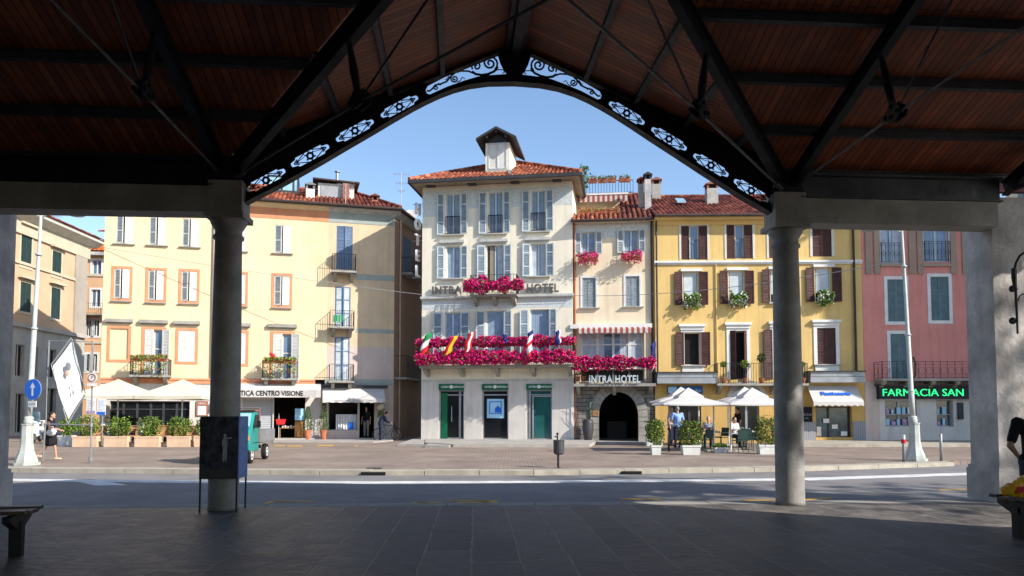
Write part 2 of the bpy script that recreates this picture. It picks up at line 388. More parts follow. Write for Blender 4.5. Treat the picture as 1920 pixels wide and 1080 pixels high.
# ------------------------------------------------------------------ market hall (we stand inside it)
hall = thing('market_hall', 'open market hall with grey columns, dark steel trusses and a plank roof', 'market hall', PO, YAW)
CW = 4.71; BW = 4.0; ZB0, ZB1, ZR = 4.80, 5.23, 5.78; G, MM = .44, .357; RV = -5.70; ZT = ZR-MM*RV
UR, UL = CW+BW+3.2, -(CW+BW*4+1)
zmx = lambda v: ZR-MM*v-.03
def column(u, v):
    prof = [(.243,0),(.238,.06),(.236,1.6),(.226,3.2),(.212,4.38),(.240,4.40),(.247,4.425),(.240,4.45),(.214,4.47),(.214,4.54),(.24,4.58),(.28,4.65),(.30,4.71)]
    s = MB(); s.smooth = True; s.lathe(prof, (u, v, 0), 32); o = s.build('column', M['column'], hall)
    s = MB().box(u-.31, u+.31, v-.31, v+.31, 4.71, 4.80).box(u-.27, u+.27, v-.24, v+.24, 4.802, 5.32); s.build('capital', M['stone'], o)
def pier(u0, u1, v0, v1):
    s = MB().box(u0, u1, v0, v1, .62, 5.36); o = s.build('pier', M['pier'], hall)
    s = MB(); q = .055
    s.poly([(u0-q, v0-q, 0), (u1+q, v0-q, 0), (u1+q, v1+q, 0), (u0-q, v1+q, 0)], (0,0,.56)); s.box(u0-q+.02, u1+q-.02, v0-q+.02, v1+q-.02, .56, .62)
    s.build('pier_plinth', M['pier'], o)
for v in (0, 2*RV): 
    for u in (-CW, CW): column(u, v)
pier(8.43, 9.6, -.06, .66); pier(-9.6, -8.43, -.06, .66)
for v in (2*RV,): pier(-CW-BW-.95, -CW-BW+.12, v-.36, v+.4)
MB().poly([(UR-.6, 2*RV-.1, 0), (UR-.6, -6.1, 0), (UR-.6, -6.1, ZT-.2), (UR-.6, 2*RV-.1, ZR-.03), (UR-.6, 2*RV-6, 5), (UR-.6, 2*RV-6, 0)], (.3, 0, 0)).build('end_shade_wall', M['pier'], hall); MB().box(UL+.3, -9.62, -.1, .12, 0, 5.7).build('front_shade_wall', M['pier'], hall); MB().box(UL+.3, -3.5, 2*RV-6.3, 2*RV-6.0, 0, 5.3).build('back_shade_wall', M['darkwood'], hall); MB().box(UL+.1, UL+.3, 2*RV-6.3, .2, 0, 6).build('end_shade_wall', M['darkwood'], hall); MB().poly([(UL, 2*RV-.2, ZR-.02), (UR, 2*RV-.2, ZR-.02), (UR, 2*RV-6.5, 5.05), (UL, 2*RV-6.5, 5.05)], (0, 0, .12)).build('shade_lean_to', M['darkwood'], hall)  # unseen walls and lean-to added to darken the hall and shape floor light
KV = 2*RV-6.2
for k in (2, 3, 4):
    for v in (0, 2*RV): column(-CW-BW*k, v)
for (a, b) in ((CW+.28, 8.43), (9.6, UR-.3), (-8.43, -CW-.28), (UL+.3, -9.6)):
    for v in (0, 2*RV): MB().box(a-.02, b+.02, v-.21, v+.21, ZB0, ZB1).build('beam', M['stone'], hall)
    for v in (0, 2*RV):
        s = MB().box(a-.1, b+.1, v-.16, v-.13, ZB1+.003, 5.62).box(a-.1, b+.1, v-.25, v-.04, 5.62, 5.65).box(a-.1, b+.1, v-.24, v-.04, ZB1+.004, ZB1+.03)
        s.build('wall_plate', M['steelg'] if a > 0 else M['steel'], hall)
        MB().box(a-.1, b+.1, v-.10, v+.2, ZB1+.003, 5.70).build('roof_wall', M['pier'] if a > 0 else M['steel'], hall)
# roof boarding (underside) and tiles above
def sheet(name, pts, m, t=.05, parent=hall):
    return MB().poly(pts, (0, 0, t)).build(name, m, parent)
OV = .06
def zm(v): return ZR-MM*v
sheet('roof_boards', [(CW+OV*.82, OV, zm(OV)), (UR, OV, zm(OV)), (UR, RV, ZT), (0, RV, ZT)], M['planks_c'])
sheet('roof_boards', [(UL, OV, zm(OV)), (-CW-OV*.82, OV, zm(OV)), (0, RV, ZT), (UL, RV, ZT)], M['planks_c'])
sheet('roof_boards', [(0, OV, ZT), (0, RV, ZT), (-CW-OV*.82, OV, zm(OV))], M['planks'])
sheet('roof_boards', [(0, OV, ZT), (CW+OV*.82, OV, zm(OV)), (0, RV, ZT)], M['planks'])
z2 = zm(OV)
sheet('roof_boards', [(UL, RV, ZT), (UR, RV, ZT), (UR, 2*RV-OV, z2), (UL, 2*RV-OV, z2)], M['planks_c'])
for pts in ([(CW+OV*.82, OV, zm(OV)), (UR, OV, zm(OV)), (UR, RV, ZT), (0, RV, ZT)], [(UL, OV, zm(OV)), (-CW-OV*.82, OV, zm(OV)), (0, RV, ZT), (UL, RV, ZT)],
            [(0, OV, ZT), (0, RV, ZT), (-CW-OV*.82, OV, zm(OV))], [(0, OV, ZT), (CW+OV*.82, OV, zm(OV)), (0, RV, ZT)], [(UL, RV, ZT), (UR, RV, ZT), (UR, 2*RV-OV, z2), (UL, 2*RV-OV, z2)]):
    sheet('roof_tiles', [(x, y, z+.055) for x, y, z in pts], M['tile_r'], .05)
def ibeam(name, a, b, w=.13, h=.24, drop=.0, m='steel'):
    a = Vector(a); b = Vector(b); s = MB(); dz = Vector((0, 0, 1))
    s.bar(a-dz*(h/2+drop), b-dz*(h/2+drop), .03, h-.03); s.bar(a-dz*(h-.01+drop), b-dz*(h-.01+drop), w, .022); s.bar(a-dz*(.02+drop), b-dz*(.02+drop), w, .02)
    return s.build(name, M[m], hall)
PH = .13
for sg in (1, -1):
    U0 = CW if sg > 0 else -CW; UE = UR if sg > 0 else UL
    for k in range(0, 6):
        v = -1.02*k-.02; z = zm(v); uv = U0+v*-0 ; uvalley = sg*(CW+v*.82)
        ibeam('purlin', (uvalley, v, z), (UE, v, z), .1, .15, m='steelg')
    for k in range(6):                       # purlins of the cross gable
        u = sg*(.35+.86*k) if k else sg*.12
        if abs(u) > CW-.2: break
        z = ZR+G*(CW-abs(u)); vend = -(CW-abs(u))/.82
        ibeam('purlin', (u, -.17, z), (u, vend, z), .08, .12, m='steelg')
def truss(a, b, name='rafter', node=None, deep=.26):    # a = foot at the plate, b = ridge end (underside of purlins)
    a = Vector(a); b = Vector(b); dr = Vector((0, 0, -PH-.02)); ibeam(name, a+dr, b+dr, .13, deep)
    mid = (a+b)/2+dr+Vector((0, 0, -deep)); hd = (b-a); hd.z = 0; hd.normalize()
    nd = Vector((mid.x, mid.y, 5.50)) + hd*(mid.z-5.5)*.30
    s = MB(); s.tube([mid, mid.lerp(nd, .12), mid.lerp(nd, .5), mid.lerp(nd, .9), nd], [.03, .04, .058, .04, .03], 8); s.build('strut', M['steel'], hall)
    foot = a+dr+Vector((0, 0, -deep*.8)) + hd*.25
    s = MB(); s.tube([foot, nd], .021, 6); s.tube([foot+hd*.0, foot.lerp(nd, .09)], .045, 8)
    far = Vector((b.x, b.y, 5.50)) + hd*.0; s.tube([nd, nd+hd*((far-nd).dot(hd))*1.0], .019, 6)
    s.tube([nd, b+dr+Vector((0, 0, -deep))], .017, 6); s.build('tie_rod', M['steelg'], hall)
    s = MB(); x = Vector((-hd.y, hd.x, 0))
    for k in (-.05, .05):
        o = nd+x*k; s.poly([o+hd*.2+Vector((0,0,.03)), o+Vector((0,0,.19)), o-hd*.22+Vector((0,0,.0)), o-hd*.05+Vector((0,0,-.1)), o+hd*.15+Vector((0,0,-.07))], x*.012)
    for q in ((.13, 0), (-.13, 0), (0, .1), (-.02, -.03)):
        p = nd+hd*q[0]+Vector((0, 0, q[1])); s.tube([p-x*.085, p+x*.085], .028, 8)
    s.build('joint_plate', M['steel'], hall)
for sg in (1, -1):
    truss((sg*CW, -.05, ZR), (0, RV, ZT), 'valley_rafter', deep=.32)
    for k in range(0, 5 if sg < 0 else 3):
        u = sg*(CW+BW*k)
        if k == 2 and sg > 0: continue
        if k == 0: u += sg*.10
        if abs(u) < abs(UR if sg > 0 else UL): truss((u, -.05, zm(-.05)), (u, RV, ZT), 'rafter'); truss((u, 2*RV, ZR), (u, RV, ZT), 'rafter')
    s = MB().box(sg*CW-.17, sg*CW+.17, -.2, .14, 5.30, 5.62); s.poly([(sg*CW-.3, -.17, 5.3), (sg*CW+.3, -.17, 5.3), (sg*CW+.12, -.17, 5.75), (sg*CW-.12, -.17, 5.75)], (0, .02, 0)); s.build('bearing_shoe', M['steel'], hall)
ibeam('ridge_beam', (UL, RV, ZT-.02), (UR, RV, ZT-.02), .14, .3); ibeam('ridge_beam', (0, .2, ZT-.02), (0, RV, ZT-.02), .14, .26)

# the cut-out gable arch
PN = Vector((ed.y, -ed.x, 0))
def pl(px, py):          # picture reading -> (u, z) on the arch plane v=0
    d = ray(px, py); t = (PO-CAM).dot(ED)/d.dot(ED); p = CAM+d*t; return ((p-PO).dot(ed), p.z)
low = [pl(*q) for q in ((463,386),(532,345),(600,306.5),(650,277),(700,248),(740,224),(775,204),(800,191),(825,179.5),(850,170),(880,162),(915,157.3),(950.5,156))]
low = [(-CW+.2, low[0][1])]+low[1:-1]+[(0, low[-1][1])]
def sym(pts): return [(-u, z) for u, z in reversed(pts)]
cu = bpy.data.curves.new('arch', 'CURVE'); cu.dimensions = '2D'; cu.fill_mode = 'BOTH'; cu.extrude = .012
def spl(pts):
    sp = cu.splines.new('POLY'); sp.points.add(len(pts)-1); sp.use_cyclic_u = True
    for p, q in zip(sp.points, pts): p.co = (q[0], q[1], 0, 1)
outer = low + sym(low[:-1]) + [(CW-.2, ZR+.02+G*.2), (0.0, ZR+.02+G*CW), (-CW+.2, ZR+.02+G*.2)]
spl(outer)
holes = []
def oval(cx, cz, L=.30, H=.105, ang=rad(30), n=0):
    # cartouche with lobed ends
    L, H = .325, .086
    base = [(-L+.07, -H), (-L+.09, -H), (L-.09, -H), (L-.075, -H+.03), (L-.02, -H*.55), (L+.015, -H*.45), (L+.03, 0), (L+.015, H*.45), (L-.02, H*.55), (L-.075, H-.03), (L-.09, H), (-L+.09, H), (-L+.075, H-.03), (-L+.02, H*.55), (-L-.015, H*.45), (-L-.03, 0), (-L-.015, -H*.45), (-L+.02, -H*.55), (-L+.075, -H+.03)]
    base = base[1:]
    ca, sa = math.cos(ang), math.sin(ang)
    return [(cx+x*ca-z*sa, cz+x*sa+z*ca) for x, z in base]
ovs = [pl(*q) for q in ((749,200),(665.5,245),(581.5,292),(499,338))]
for c in ovs:
    h = oval(*c); spl(h); spl(sym(h))
big = [pl(*q) for q in ((798,169),(801,176),(806,177.5),(838,163),(872,151),(896,144),(915,141.5),(950,139.2),(944.5,132),(938,119),(933,103),(930,93.5),(882,119),(843.6,139.5),(802,161))]
spl(big); spl(sym(big))
T2 = Matrix.Rotation(rad(90), 4, 'X')
ob = bpy.data.objects.new('tmp', cu); COL.objects.link(ob); dg = bpy.context.evaluated_depsgraph_get()
me = bpy.data.meshes.new_from_object(ob.evaluated_get(dg)); bpy.data.objects.remove(ob); me.materials.clear(); me.materials.append(M['steel'])
arch = bpy.data.objects.new('gable_arch', me); COL.objects.link(arch); arch.parent = hall; arch.matrix_basis = T2
s = MB()
def ribbon(pts, w, t, y0=0):
    for (a, b) in zip(pts, pts[1:]): s.bar((a[0], y0, a[1]), (b[0], y0, b[1]), w, t)
full = low+sym(low[:-1])
ribbon(full, .2, .02)
up = [(u, z+.13) for u, z in full]
s.build('arch_flange', M['steel'], hall)
for sg in (1, -1):
    ibeam('gable_rafter', (sg*(CW-.1), -.09, ZR+.05), (0, -.09, ZR+G*CW+.01), .14, .11)
def L2(p, r=.009): return s.tube([(a, 0, b) for a, b in p], r, 5)
s = MB()
def spiral(cx, cz, r0, turns, a0, dr, sgn=1, n=26):
    out = []
    for i in range(n+1):
        t = i/n; a = a0+sgn*t*turns*2*math.pi; r = r0*(1-t*dr); out.append((cx+r*math.cos(a), cz+r*math.sin(a)))
    return out
for mir in (1, -1):
    def X(p): return [(mir*a, b) for a, b in p]
    for c in ovs:                                   # flower and two arrowheads in each cartouche
        s = MB()
        ca, sa = math.cos(rad(30)), math.sin(rad(30))
        def rt(x, z): return (c[0]+x*ca-z*sa, c[1]+x*sa+z*ca)
        L2(X([rt(.05*math.cos(a), .05*math.sin(a)) for a in [k*math.pi/6 for k in range(13)]]), .021)
        for k in range(6):
            a = k*math.pi/3+.5; L2(X([rt(.06*math.cos(a), .06*math.sin(a)), rt(.095*math.cos(a), .095*math.sin(a))]), .014)
        for q in (1, -1):
            L2(X([rt(q*.07, .08), rt(q*.14, .055), rt(q*.26, .0)])); L2(X([rt(q*.07, -.08), rt(q*.14, -.055), rt(q*.26, .0)]))
            L2(X([rt(q*.09, .03), rt(q*.25, .0)]), .006)
            L2(X([rt(q*.30, .0), rt(q*.22, .045), rt(q*.235, 0), rt(q*.22, -.045), rt(q*.30, 0)]), .012)
        s.build('cartouche_ornament', M['steel'], arch, T2.inverted())
    Z = lambda x, y: pl(780+x/5.19, 60+y/5.19); s = MB()
    c1 = Z(720, 305); L2(X(spiral(c1[0], c1[1], .135, 1.85, rad(-50), .85, 1)), .018)
    c2 = Z(590, 335); L2(X(spiral(c2[0], c2[1], .085, 1.4, rad(215), .85, -1)), .016)
    L2(X([Z(545, 385), Z(580, 410), Z(640, 420), Z(700, 410), Z(760, 385), Z(795, 340)]), .022)
    L2(X([Z(760, 385), Z(800, 365), Z(850, 370), Z(860, 395), Z(840, 400)]), .010)
    L2(X([Z(620, 418), Z(560, 400), Z(510, 380), Z(440, 378), Z(380, 395), Z(330, 440), Z(300, 480), Z(240, 505), Z(190, 515), Z(160, 550), Z(130, 575), Z(105, 570)]), .016)
    c3 = Z(375, 455); L2(X(spiral(c3[0], c3[1], .065, 1.5, rad(150), .8, 1)), .014)
    L2(X([Z(400, 490), Z(430, 475), Z(450, 440), Z(475, 455)]), .009)
    c4 = Z(195, 540); L2(X(spiral(c4[0], c4[1], .045, 1.2, rad(90), .8, 1)), .013)
    L2(X([Z(320, 430), Z(290, 470), Z(280, 460)]), .008); L2(X([Z(240, 520), Z(215, 495)]), .008)
    s.build('scrollwork', M['steel'], arch, T2.inverted())

# ------------------------------------------------------------------ lantern bracket on the right pier
bl = thing('wall_lamp', 'dark iron lamp bracket with a curved arm fixed to the right pier of the hall', 'lamp bracket')
pf = lambda px, py, off: (lambda d: CAM+d*(((PW(0, -.42-off, 0)-CAM).dot(ED))/d.dot(ED)))(ray(px, py))
s = MB(); s.tube([pf(1908, 626, .25), pf(1907, 600, .25), pf(1905, 560, .25), pf(1903, 505, .25)], [.016, .018, .022, .026], 8)
s.tube([pf(1903, 540, .25), pf(1901, 520, .25), pf(1900, 503, .25)], [.025, .04, .03], 8); s.build('bracket_rod', M['iron'], bl)
s = MB(); c = pf(1902, 506, .25); s.tube([c, c+Vector((.03, 0, .12)), c+Vector((.10, 0, .24)), c+Vector((.24, 0, .33)), c+Vector((.45, 0, .36)), c+Vector((.62, 0, .30)), c+Vector((.68, 0, .2))], .02, 8)
s.tube([pf(1908, 565, .25), pf(1912, 555, .25), pf(1918, 551, .25), pf(1926, 556, .25)], .012, 6); s.build('curved_arm', M['iron'], bl)
for y in (542, 602):
    s = MB(); s.smooth = True; a = pf(1896, y, .02); b = pf(1906, y, .25); s.tube([a, b], .022, 8); s.ell(a+Vector((0, -.04, 0)), .06, .06, .06); s.build('wall_boss', M['iron'], bl)
s = MB(); s.smooth = True; hc = c+Vector((.68, 0, .1)); s.lathe([(.03,.12),(.06,.08),(.2,-.02),(.24,-.1),(.24,-.14)], hc, 16); s.build('lamp_shade', M['iron'], bl)
# ------------------------------------------------------------------ buildings: local frame x along the front, y into the house, z up
class Bld:
    def __init__(s, name, label, cat, P0, P1, group=None):
        s.P0 = Vector(P0); s.P1 = Vector(P1); s.d = (s.P1-s.P0).normalized(); s.n = Vector((s.d.y, -s.d.x, 0)); s.W = (s.P1-s.P0).length
        s.rz = math.atan2(s.d.y, s.d.x); s.root = thing(name, label, cat, s.P0, s.rz, group); s.holes = []
        s.T = Matrix.Translation(s.P0) @ Matrix.Rotation(s.rz, 4, 'Z')
    def L(s, px, py, off=0.0):
        r = ray(px, py); o = s.P0+s.n*off; t = (o-CAM).dot(s.n)/r.dot(s.n); p = CAM+r*t-s.P0
        return p.dot(s.d), p.z
    def r(s, x0, y0, x1, y1, off=0.0):
        ym = (y0+y1)/2; xm = (x0+x1)/2
        return s.L(x0, ym, off)[0], s.L(x1, ym, off)[0], s.L(xm, y1, off)[1], s.L(xm, y0, off)[1]
    def part(s, name, mb, m, parent=None): return mb.build(name, m, parent or s.root)
    def wp(s, u, off, z): return s.T @ Vector((u, -off, z))
def wall(B, name, u0, u1, z0, z1, m, y=0.0, dep=.28, holes=None):
    H = [(max(a, u0), min(b, u1), max(c, z0), min(d, z1)) for a, b, c, d in (B.holes if holes is None else holes) if a < u1 and b > u0 and c < z1 and d > z0]
    xs = sorted({u0, u1, *[v for h in H for v in h[:2]]}); zs = sorted({z0, z1, *[v for h in H for v in h[2:]]})
    s = MB()
    for i in range(len(xs)-1):
        run = None
        for k in range(len(zs)-1):
            cx, cz = (xs[i]+xs[i+1])/2, (zs[k]+zs[k+1])/2
            if any(a < cx < b and c < cz < d for a, b, c, d in H): continue
            s.quad((xs[i], y, zs[k]), (xs[i+1], y, zs[k]), (xs[i+1], y, zs[k+1]), (xs[i], y, zs[k+1]))
    for a, b, c, d in H:
        e = y+dep
        s.quad((a, y, c), (a, y, d), (a, e, d), (a, e, c)); s.quad((b, y, d), (b, y, c), (b, e, c), (b, e, d))
        s.quad((a, y, d), (b, y, d), (b, e, d), (a, e, d)); s.quad((b, y, c), (a, y, c), (a, e, c), (b, e, c))
    return B.part(name, s, M[m])
def shutter(B, par, u0, u1, z0, z1, y=-.02, m='shut_blue', fm=None, rails=(0, .36, .68, 1), t=.035, ang=0, hinge=0, slat=.075, name='shutter'):
    s = MB(); fw = min(.06, (u1-u0)*.17)
    T = None
    if ang:
        h = u0 if hinge == 0 else u1; T = Matrix.Translation((h, y, 0)) @ Matrix.Rotation(ang, 4, 'Z') @ Matrix.Translation((-h, -y, 0))
    def bx(*a): s.box(*a, T)
    s.mi = 1
    bx(u0, u0+fw, y-t, y, z0, z1); bx(u1-fw, u1, y-t, y, z0, z1)
    rz = [z0+(z1-z0)*k for k in rails]
    for k, z in enumerate(rz):
        a = z if k == 0 else (z-fw if k == len(rz)-1 else z-fw/2); bx(u0+fw, u1-fw, y-t+.002, y-.002, a, a+fw)
    s.mi = 0
    bx(u0+fw, u1-fw, y-.012, y-.006, z0+fw, z1-fw)
    n = int((z1-z0-2*fw)/slat)
    for i in range(n):
        z = z0+fw+(i+.5)*(z1-z0-2*fw)/n
        vs = [(u0+fw, y-t+.004, z-slat*.38), (u1-fw, y-t+.004, z-slat*.38), (u1-fw, y-.012, z+slat*.3), (u0+fw, y-.012, z+slat*.3)]
        if T: vs = [T @ Vector(v) for v in vs]
        s.quad(*vs)
    return B.part(name, s, [M[m], M[fm or m]], par)
def window(B, rc, m='white', pane='glass_blue', fw=.055, mull=(.5,), rails=(), y=.13, curtain=None, name='window', hole=True, z0add=0):
    u0, u1, z0, z1 = rc
    if hole: B.holes.append((u0, u1, z0, z1))
    s = MB(); s.box(u0, u0+fw, y-.04, y+.04, z0, z1).box(u1-fw, u1, y-.04, y+.04, z0, z1).box(u0+fw, u1-fw, y-.04, y+.04, z1-fw, z1).box(u0+fw, u1-fw, y-.04, y+.04, z0, z0+fw)
    for k in mull: c = u0+(u1-u0)*k; s.box(c-fw*.8, c+fw*.8, y-.045, y+.03, z0+fw, z1-fw)
    for k in rails: c = z0+(z1-z0)*k; s.box(u0+fw, u1-fw, y-.038, y+.028, c-fw*.45, c+fw*.45)
    w = B.part(name, s, M[m])
    B.part('pane', MB().box(u0+fw*.5, u1-fw*.5, y+.0, y+.012, z0+fw*.5, z1-fw*.5), M[pane], w)
    if curtain:
        s = MB(); n = int((u1-u0)/.05); pr = None
        for sgm in ((u0+fw, u0+(u1-u0)*.38), (u1-(u1-u0)*.38, u1-fw)) if curtain == 'split' else ((u0+fw, u1-fw),):
            a, b = sgm; k = max(3, int((b-a)/.045))
            for i in range(k):
                x0, x1 = a+(b-a)*i/k, a+(b-a)*(i+1)/k; d0, d1 = (.03 if i % 2 else 0), (0 if i % 2 else .03)
                s.quad((x0, y-.006-d0*.2, z0+fw), (x1, y-.006-d1*.2, z0+fw), (x1, y-.006-d1*.2, z1-fw), (x0, y-.006-d0*.2, z1-fw))
        B.part('curtain', s, M[R.choice(('curtain', 'curtain', 'curtain2'))], w)
    return w
def sill(B, par, u0, u1, z, m='marble', o=.14, t=.05): return B.part('sill', MB().box(u0, u1, -o, .02, z-t, z), M[m], par)
def surround(B, par, rc, wd, m='orange_trim', o=.025, bottom=True, name='surround'):
    u0, u1, z0, z1 = rc; s = MB(); s.box(u0-wd, u0, -o, .01, z0, z1).box(u1, u1+wd, -o, .01, z0, z1).box(u0-wd, u1+wd, -o, .01, z1, z1+wd)
    if bottom: s.box(u0-wd, u1+wd, -o, .01, z0-wd, z0)
    return B.part(name, s, M[m], par)
def railing(B, u0, u1, off, z0, z1, m='iron', step=.11, ends=True, par=None, r=.008, deco=False, name='railing'):
    s = MB(); 
    path = [(u0, -.0), (u0, -off), (u1, -off), (u1, -.0)] if ends else [(u0, -off), (u1, -off)]
    for (a, b) in zip(path, path[1:]):
        L = math.hypot(b[0]-a[0], b[1]-a[1]); n = max(1, int(L/step))
        for z in (z0+.06, z1): s.bar((a[0], a[1], z), (b[0], b[1], z), r*2.6 if z == z1 else r*1.8)
        if deco: s.bar((a[0], a[1], z1-.12), (b[0], b[1], z1-.12), r*1.6)
        for i in range(n+1):
            x = a[0]+(b[0]-a[0])*i/n; yy = a[1]+(b[1]-a[1])*i/n; s.bar((x, yy, z0), (x, yy, z1), r*2 if i not in (0, n) else r*3)
            if deco and i < n:
                cx = a[0]+(b[0]-a[0])*(i+.5)/n; cy = a[1]+(b[1]-a[1])*(i+.5)/n; rr = L/n*.42; zc = (z0+z1)/2-.03; dx, dy = (b[0]-a[0])/L, (b[1]-a[1])/L
                s.tube([(cx+dx*rr*math.cos(t), cy+dy*rr*math.cos(t), zc+rr*1.25*math.sin(t)) for t in [j*math.pi/5 for j in range(11)]], r*.8, 4, False)
    return B.part(name, s, M[m], par)
def balcony(B, u0, u1, z, off, zt, m='stone', step=.11, nb=2, deco=False, th=.1):
    b = B.part('balcony', MB().box(u0-.04, u1+.04, -off-.04, .05, z-th, z), M[m])
    for i in range(nb):
        s = MB(); c = u0+.18+(u1-u0-.36)*i/max(1, nb-1); s.poly([(c-.09, 0, z-th), (c-.09, -off*.85, z-th), (c-.09, -off*.85, z-th-.1), (c-.09, -off*.5, z-th-.25), (c-.09, 0, z-th-.42)], (.18, 0, 0)); B.part('bracket', s, M[m], b)
    railing(B, u0, u1, off, z, zt, par=b, step=step, deco=deco)
    return b
def inpoly(p, P):
    c = False; j = len(P)-1
    for i in range(len(P)):
        if (P[i][1] > p[1]) != (P[j][1] > p[1]) and p[0] < (P[j][0]-P[i][0])*(p[1]-P[i][1])/(P[j][1]-P[i][1])+P[i][0]: c = not c
        j = i
    return c
def tiles(B, name, pts, m='tile_r', tw=.22, tl=.38, par=None, base='tile_base', skip=None):
    P = [Vector(p) for p in pts]; e = (P[1]-P[0]).normalized(); nn = (P[1]-P[0]).cross(P[-1]-P[0]).normalized()
    if nn.z < 0: nn = -nn
    sd = nn.cross(e); q = [((p-P[0]).dot(e), (p-P[0]).dot(sd)) for p in P]
    s = MB(); s.mi = 1; s.poly([p-nn*.03 for p in P], -nn*.06); s.mi = 0
    x0, x1 = min(a for a, _ in q), max(a for a, _ in q); y1 = max(b for _, b in q); n = int((x1-x0)/tw); k = int(y1/tl)+1
    for i in range(n):
        for j in range(k):
            cx, cy = x0+(i+.5)*(x1-x0)/n, (j+.5)*tl
            if not inpoly((cx, min(cy, y1-.02)), q) or cy > y1: continue
            if skip and skip(P[0]+e*cx+sd*cy): continue
            w = tw*.5; jx, jz = R.uniform(-.008, .008), R.uniform(-.006, .01); vs = []
            for (yy, h, ww) in ((cy-tl*.58, .045+jz, w*.92), (min(cy+tl*.5, y1+.03), .012+jz, w*.78)):
                for a in (-1, -.6, 0, .6, 1): vs.append(P[0]+e*(cx+jx+a*ww)+sd*yy+nn*(h+.075*(1-a*a)-.03))
            s.add(vs, [(t, t+1, t+6, t+5) for t in range(4)]+[(4, 3, 2, 1, 0)])
    return B.part(name, s, [M[m], M[base]], par)
def ridgecap(B, a, b, m='tile_o', par=None, r=.11):
    a = Vector(a); b = Vector(b); n = max(2, int((b-a).length/.36)); s = MB()
    for i in range(n):
        p, q = a.lerp(b, i/n), a.lerp(b, (i+1.1)/n); s.tube([p, q], [r, r*.82], 8)
    return B.part('ridge_tiles', s, M[m], par)
def shell(B, u0, u1, dep, z1, m, y0=.28, left=True, right=True, name='side_wall'):
    s = MB(); s.box(u0, u0+.25, y0 if False else 0.001, dep, 0, z1); s.box(u1-.25, u1, .001, dep, 0, z1); s.box(u0+.25, u1-.25, dep-.25, dep, 0, z1)
    return B.part(name, s, M[m])
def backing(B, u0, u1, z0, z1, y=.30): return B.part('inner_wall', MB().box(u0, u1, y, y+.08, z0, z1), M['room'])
def gutter(B, u0, u1, off, z, par=None, m='copper'):
    s = MB(); s.tube([(u0, -off, z), (u1, -off, z)], .07, 8); return B.part('gutter', s, M[m], par)
def pipe(B, u, z0, z1, m='copper', off=.09, r=.05): return B.part('downpipe', MB().tube([(u, -off, z0), (u, -off, z1)], r, 8), M[m])
def chimney(B, u0, u1, y0, y1, z0, z1, m='marble', cap='terracotta', par=None):
    s = MB().box(u0, u1, y0, y1, z0, z1); c = B.part('chimney', s, M[m], par)
    s = MB(); t = .22
    for x in (u0, u1-.1):
        for y in (y0, y1-.1): s.box(x, x+.1, y, y+.1, z1, z1+t)
    s.box(u0-.07, u1+.07, y0-.07, y1+.07, z1+t, z1+t+.05); s.poly([(u0-.05, y0-.05, z1+t+.05), (u1+.05, y0-.05, z1+t+.05), ((u0+u1)/2, y0-.05, z1+t+.17)], (0, y1-y0+.1, 0)); B.part('chimney_cap', s, M[cap], c)
    B.part('flue', MB().box(u0+.1, u1-.1, y0+.1, y1-.1, z1, z1+t), M['black'], c); return c
def flowerbox(B, u0, u1, off, z, label, group, mats, n=260, h=.32, drop=.3, dep=.22, cat='flower box', box='terracotta', size=.085, boxh=.16):
    t = thing('flower_box', label, cat, B.wp((u0+u1)/2, off, z), B.rz, group); w = (u1-u0)/2
    MB().poly([(-w+.02, -dep/2, 0), (w-.02, -dep/2, 0), (w, -dep/2-.02, boxh), (-w, -dep/2-.02, boxh)], (0, dep, 0)).build('trough', M[box], t)
    def pos():
        x = R.uniform(-w, w); a = R.uniform(0, 1); k = .8+.75*noise.noise(Vector((x*3.2+u0*7, z, 0)))
        return (x, R.gauss(-dep*.35, dep*.45)-(.1 if a < .4 else 0), boxh+(h*a*k if R.random() > .4 else -drop*a*k))
    MB().leaves(n, pos, size, .8, [(i, m[1]) for i, m in enumerate(mats)]).build('plants', [M[m[0]] for m in mats], t); return t
PET = [('magenta', .62), ('magenta_d', .22), ('leaf', .16)]
# ================================================================== A: cream house on the left (with tan corner section)
A = Bld('cream_house', 'long cream house with white shutters in orange surrounds and blue shutters beside the alley', 'house', gp(185, 829), gp(737, 823.5))
UA = A.W; us = A.L(614, 600)[0]; u600 = A.L(602, 700)[0]
ZC = A.L(600, 405)[1]; ZE = A.L(600, 391)[1]
def awin(cols, y0, y1, k, sur=None):
    for (x0, x1, dy) in cols:
        rc = A.r(x0, y0+dy, x1, y1+dy); w = window(A, rc, 'cream_frame', 'glass_dark', y=.16, mull=())
        um = (rc[0]+rc[1])/2
        shutter(A, w, rc[0]+.01, um-.0, rc[2]+.02, rc[3]-.02, .05, 'shut_grey' if k else 'shut_white', 'shut_white', rails=(0, .45, 1), ang=rad(-24), hinge=0)  # grey slats put the shade of the folded left leaf into its colour
        shutter(A, w, um+.02, rc[1]-.0, rc[2]+.02, rc[3]-.02, .02, 'shut_white', rails=(0, .45, 1), ang=rad(5), hinge=1)
        sill(A, w, rc[0]-.14, rc[1]+.14, rc[2]-(.12 if sur else 0), 'stone', .12, .05)
        if sur: surround(A, w, rc, .13)
T1 = [(218,249,-1), (280,311,2), (342,372,5), (430,461,13), (515,545,17)]
awin(T1, 405, 458, 1)
T3 = [(214,243,0), (278,307,3), (340,369,5), (432,460,10), (514,543,13)]
awin(T3, 504, 560, 1, True)
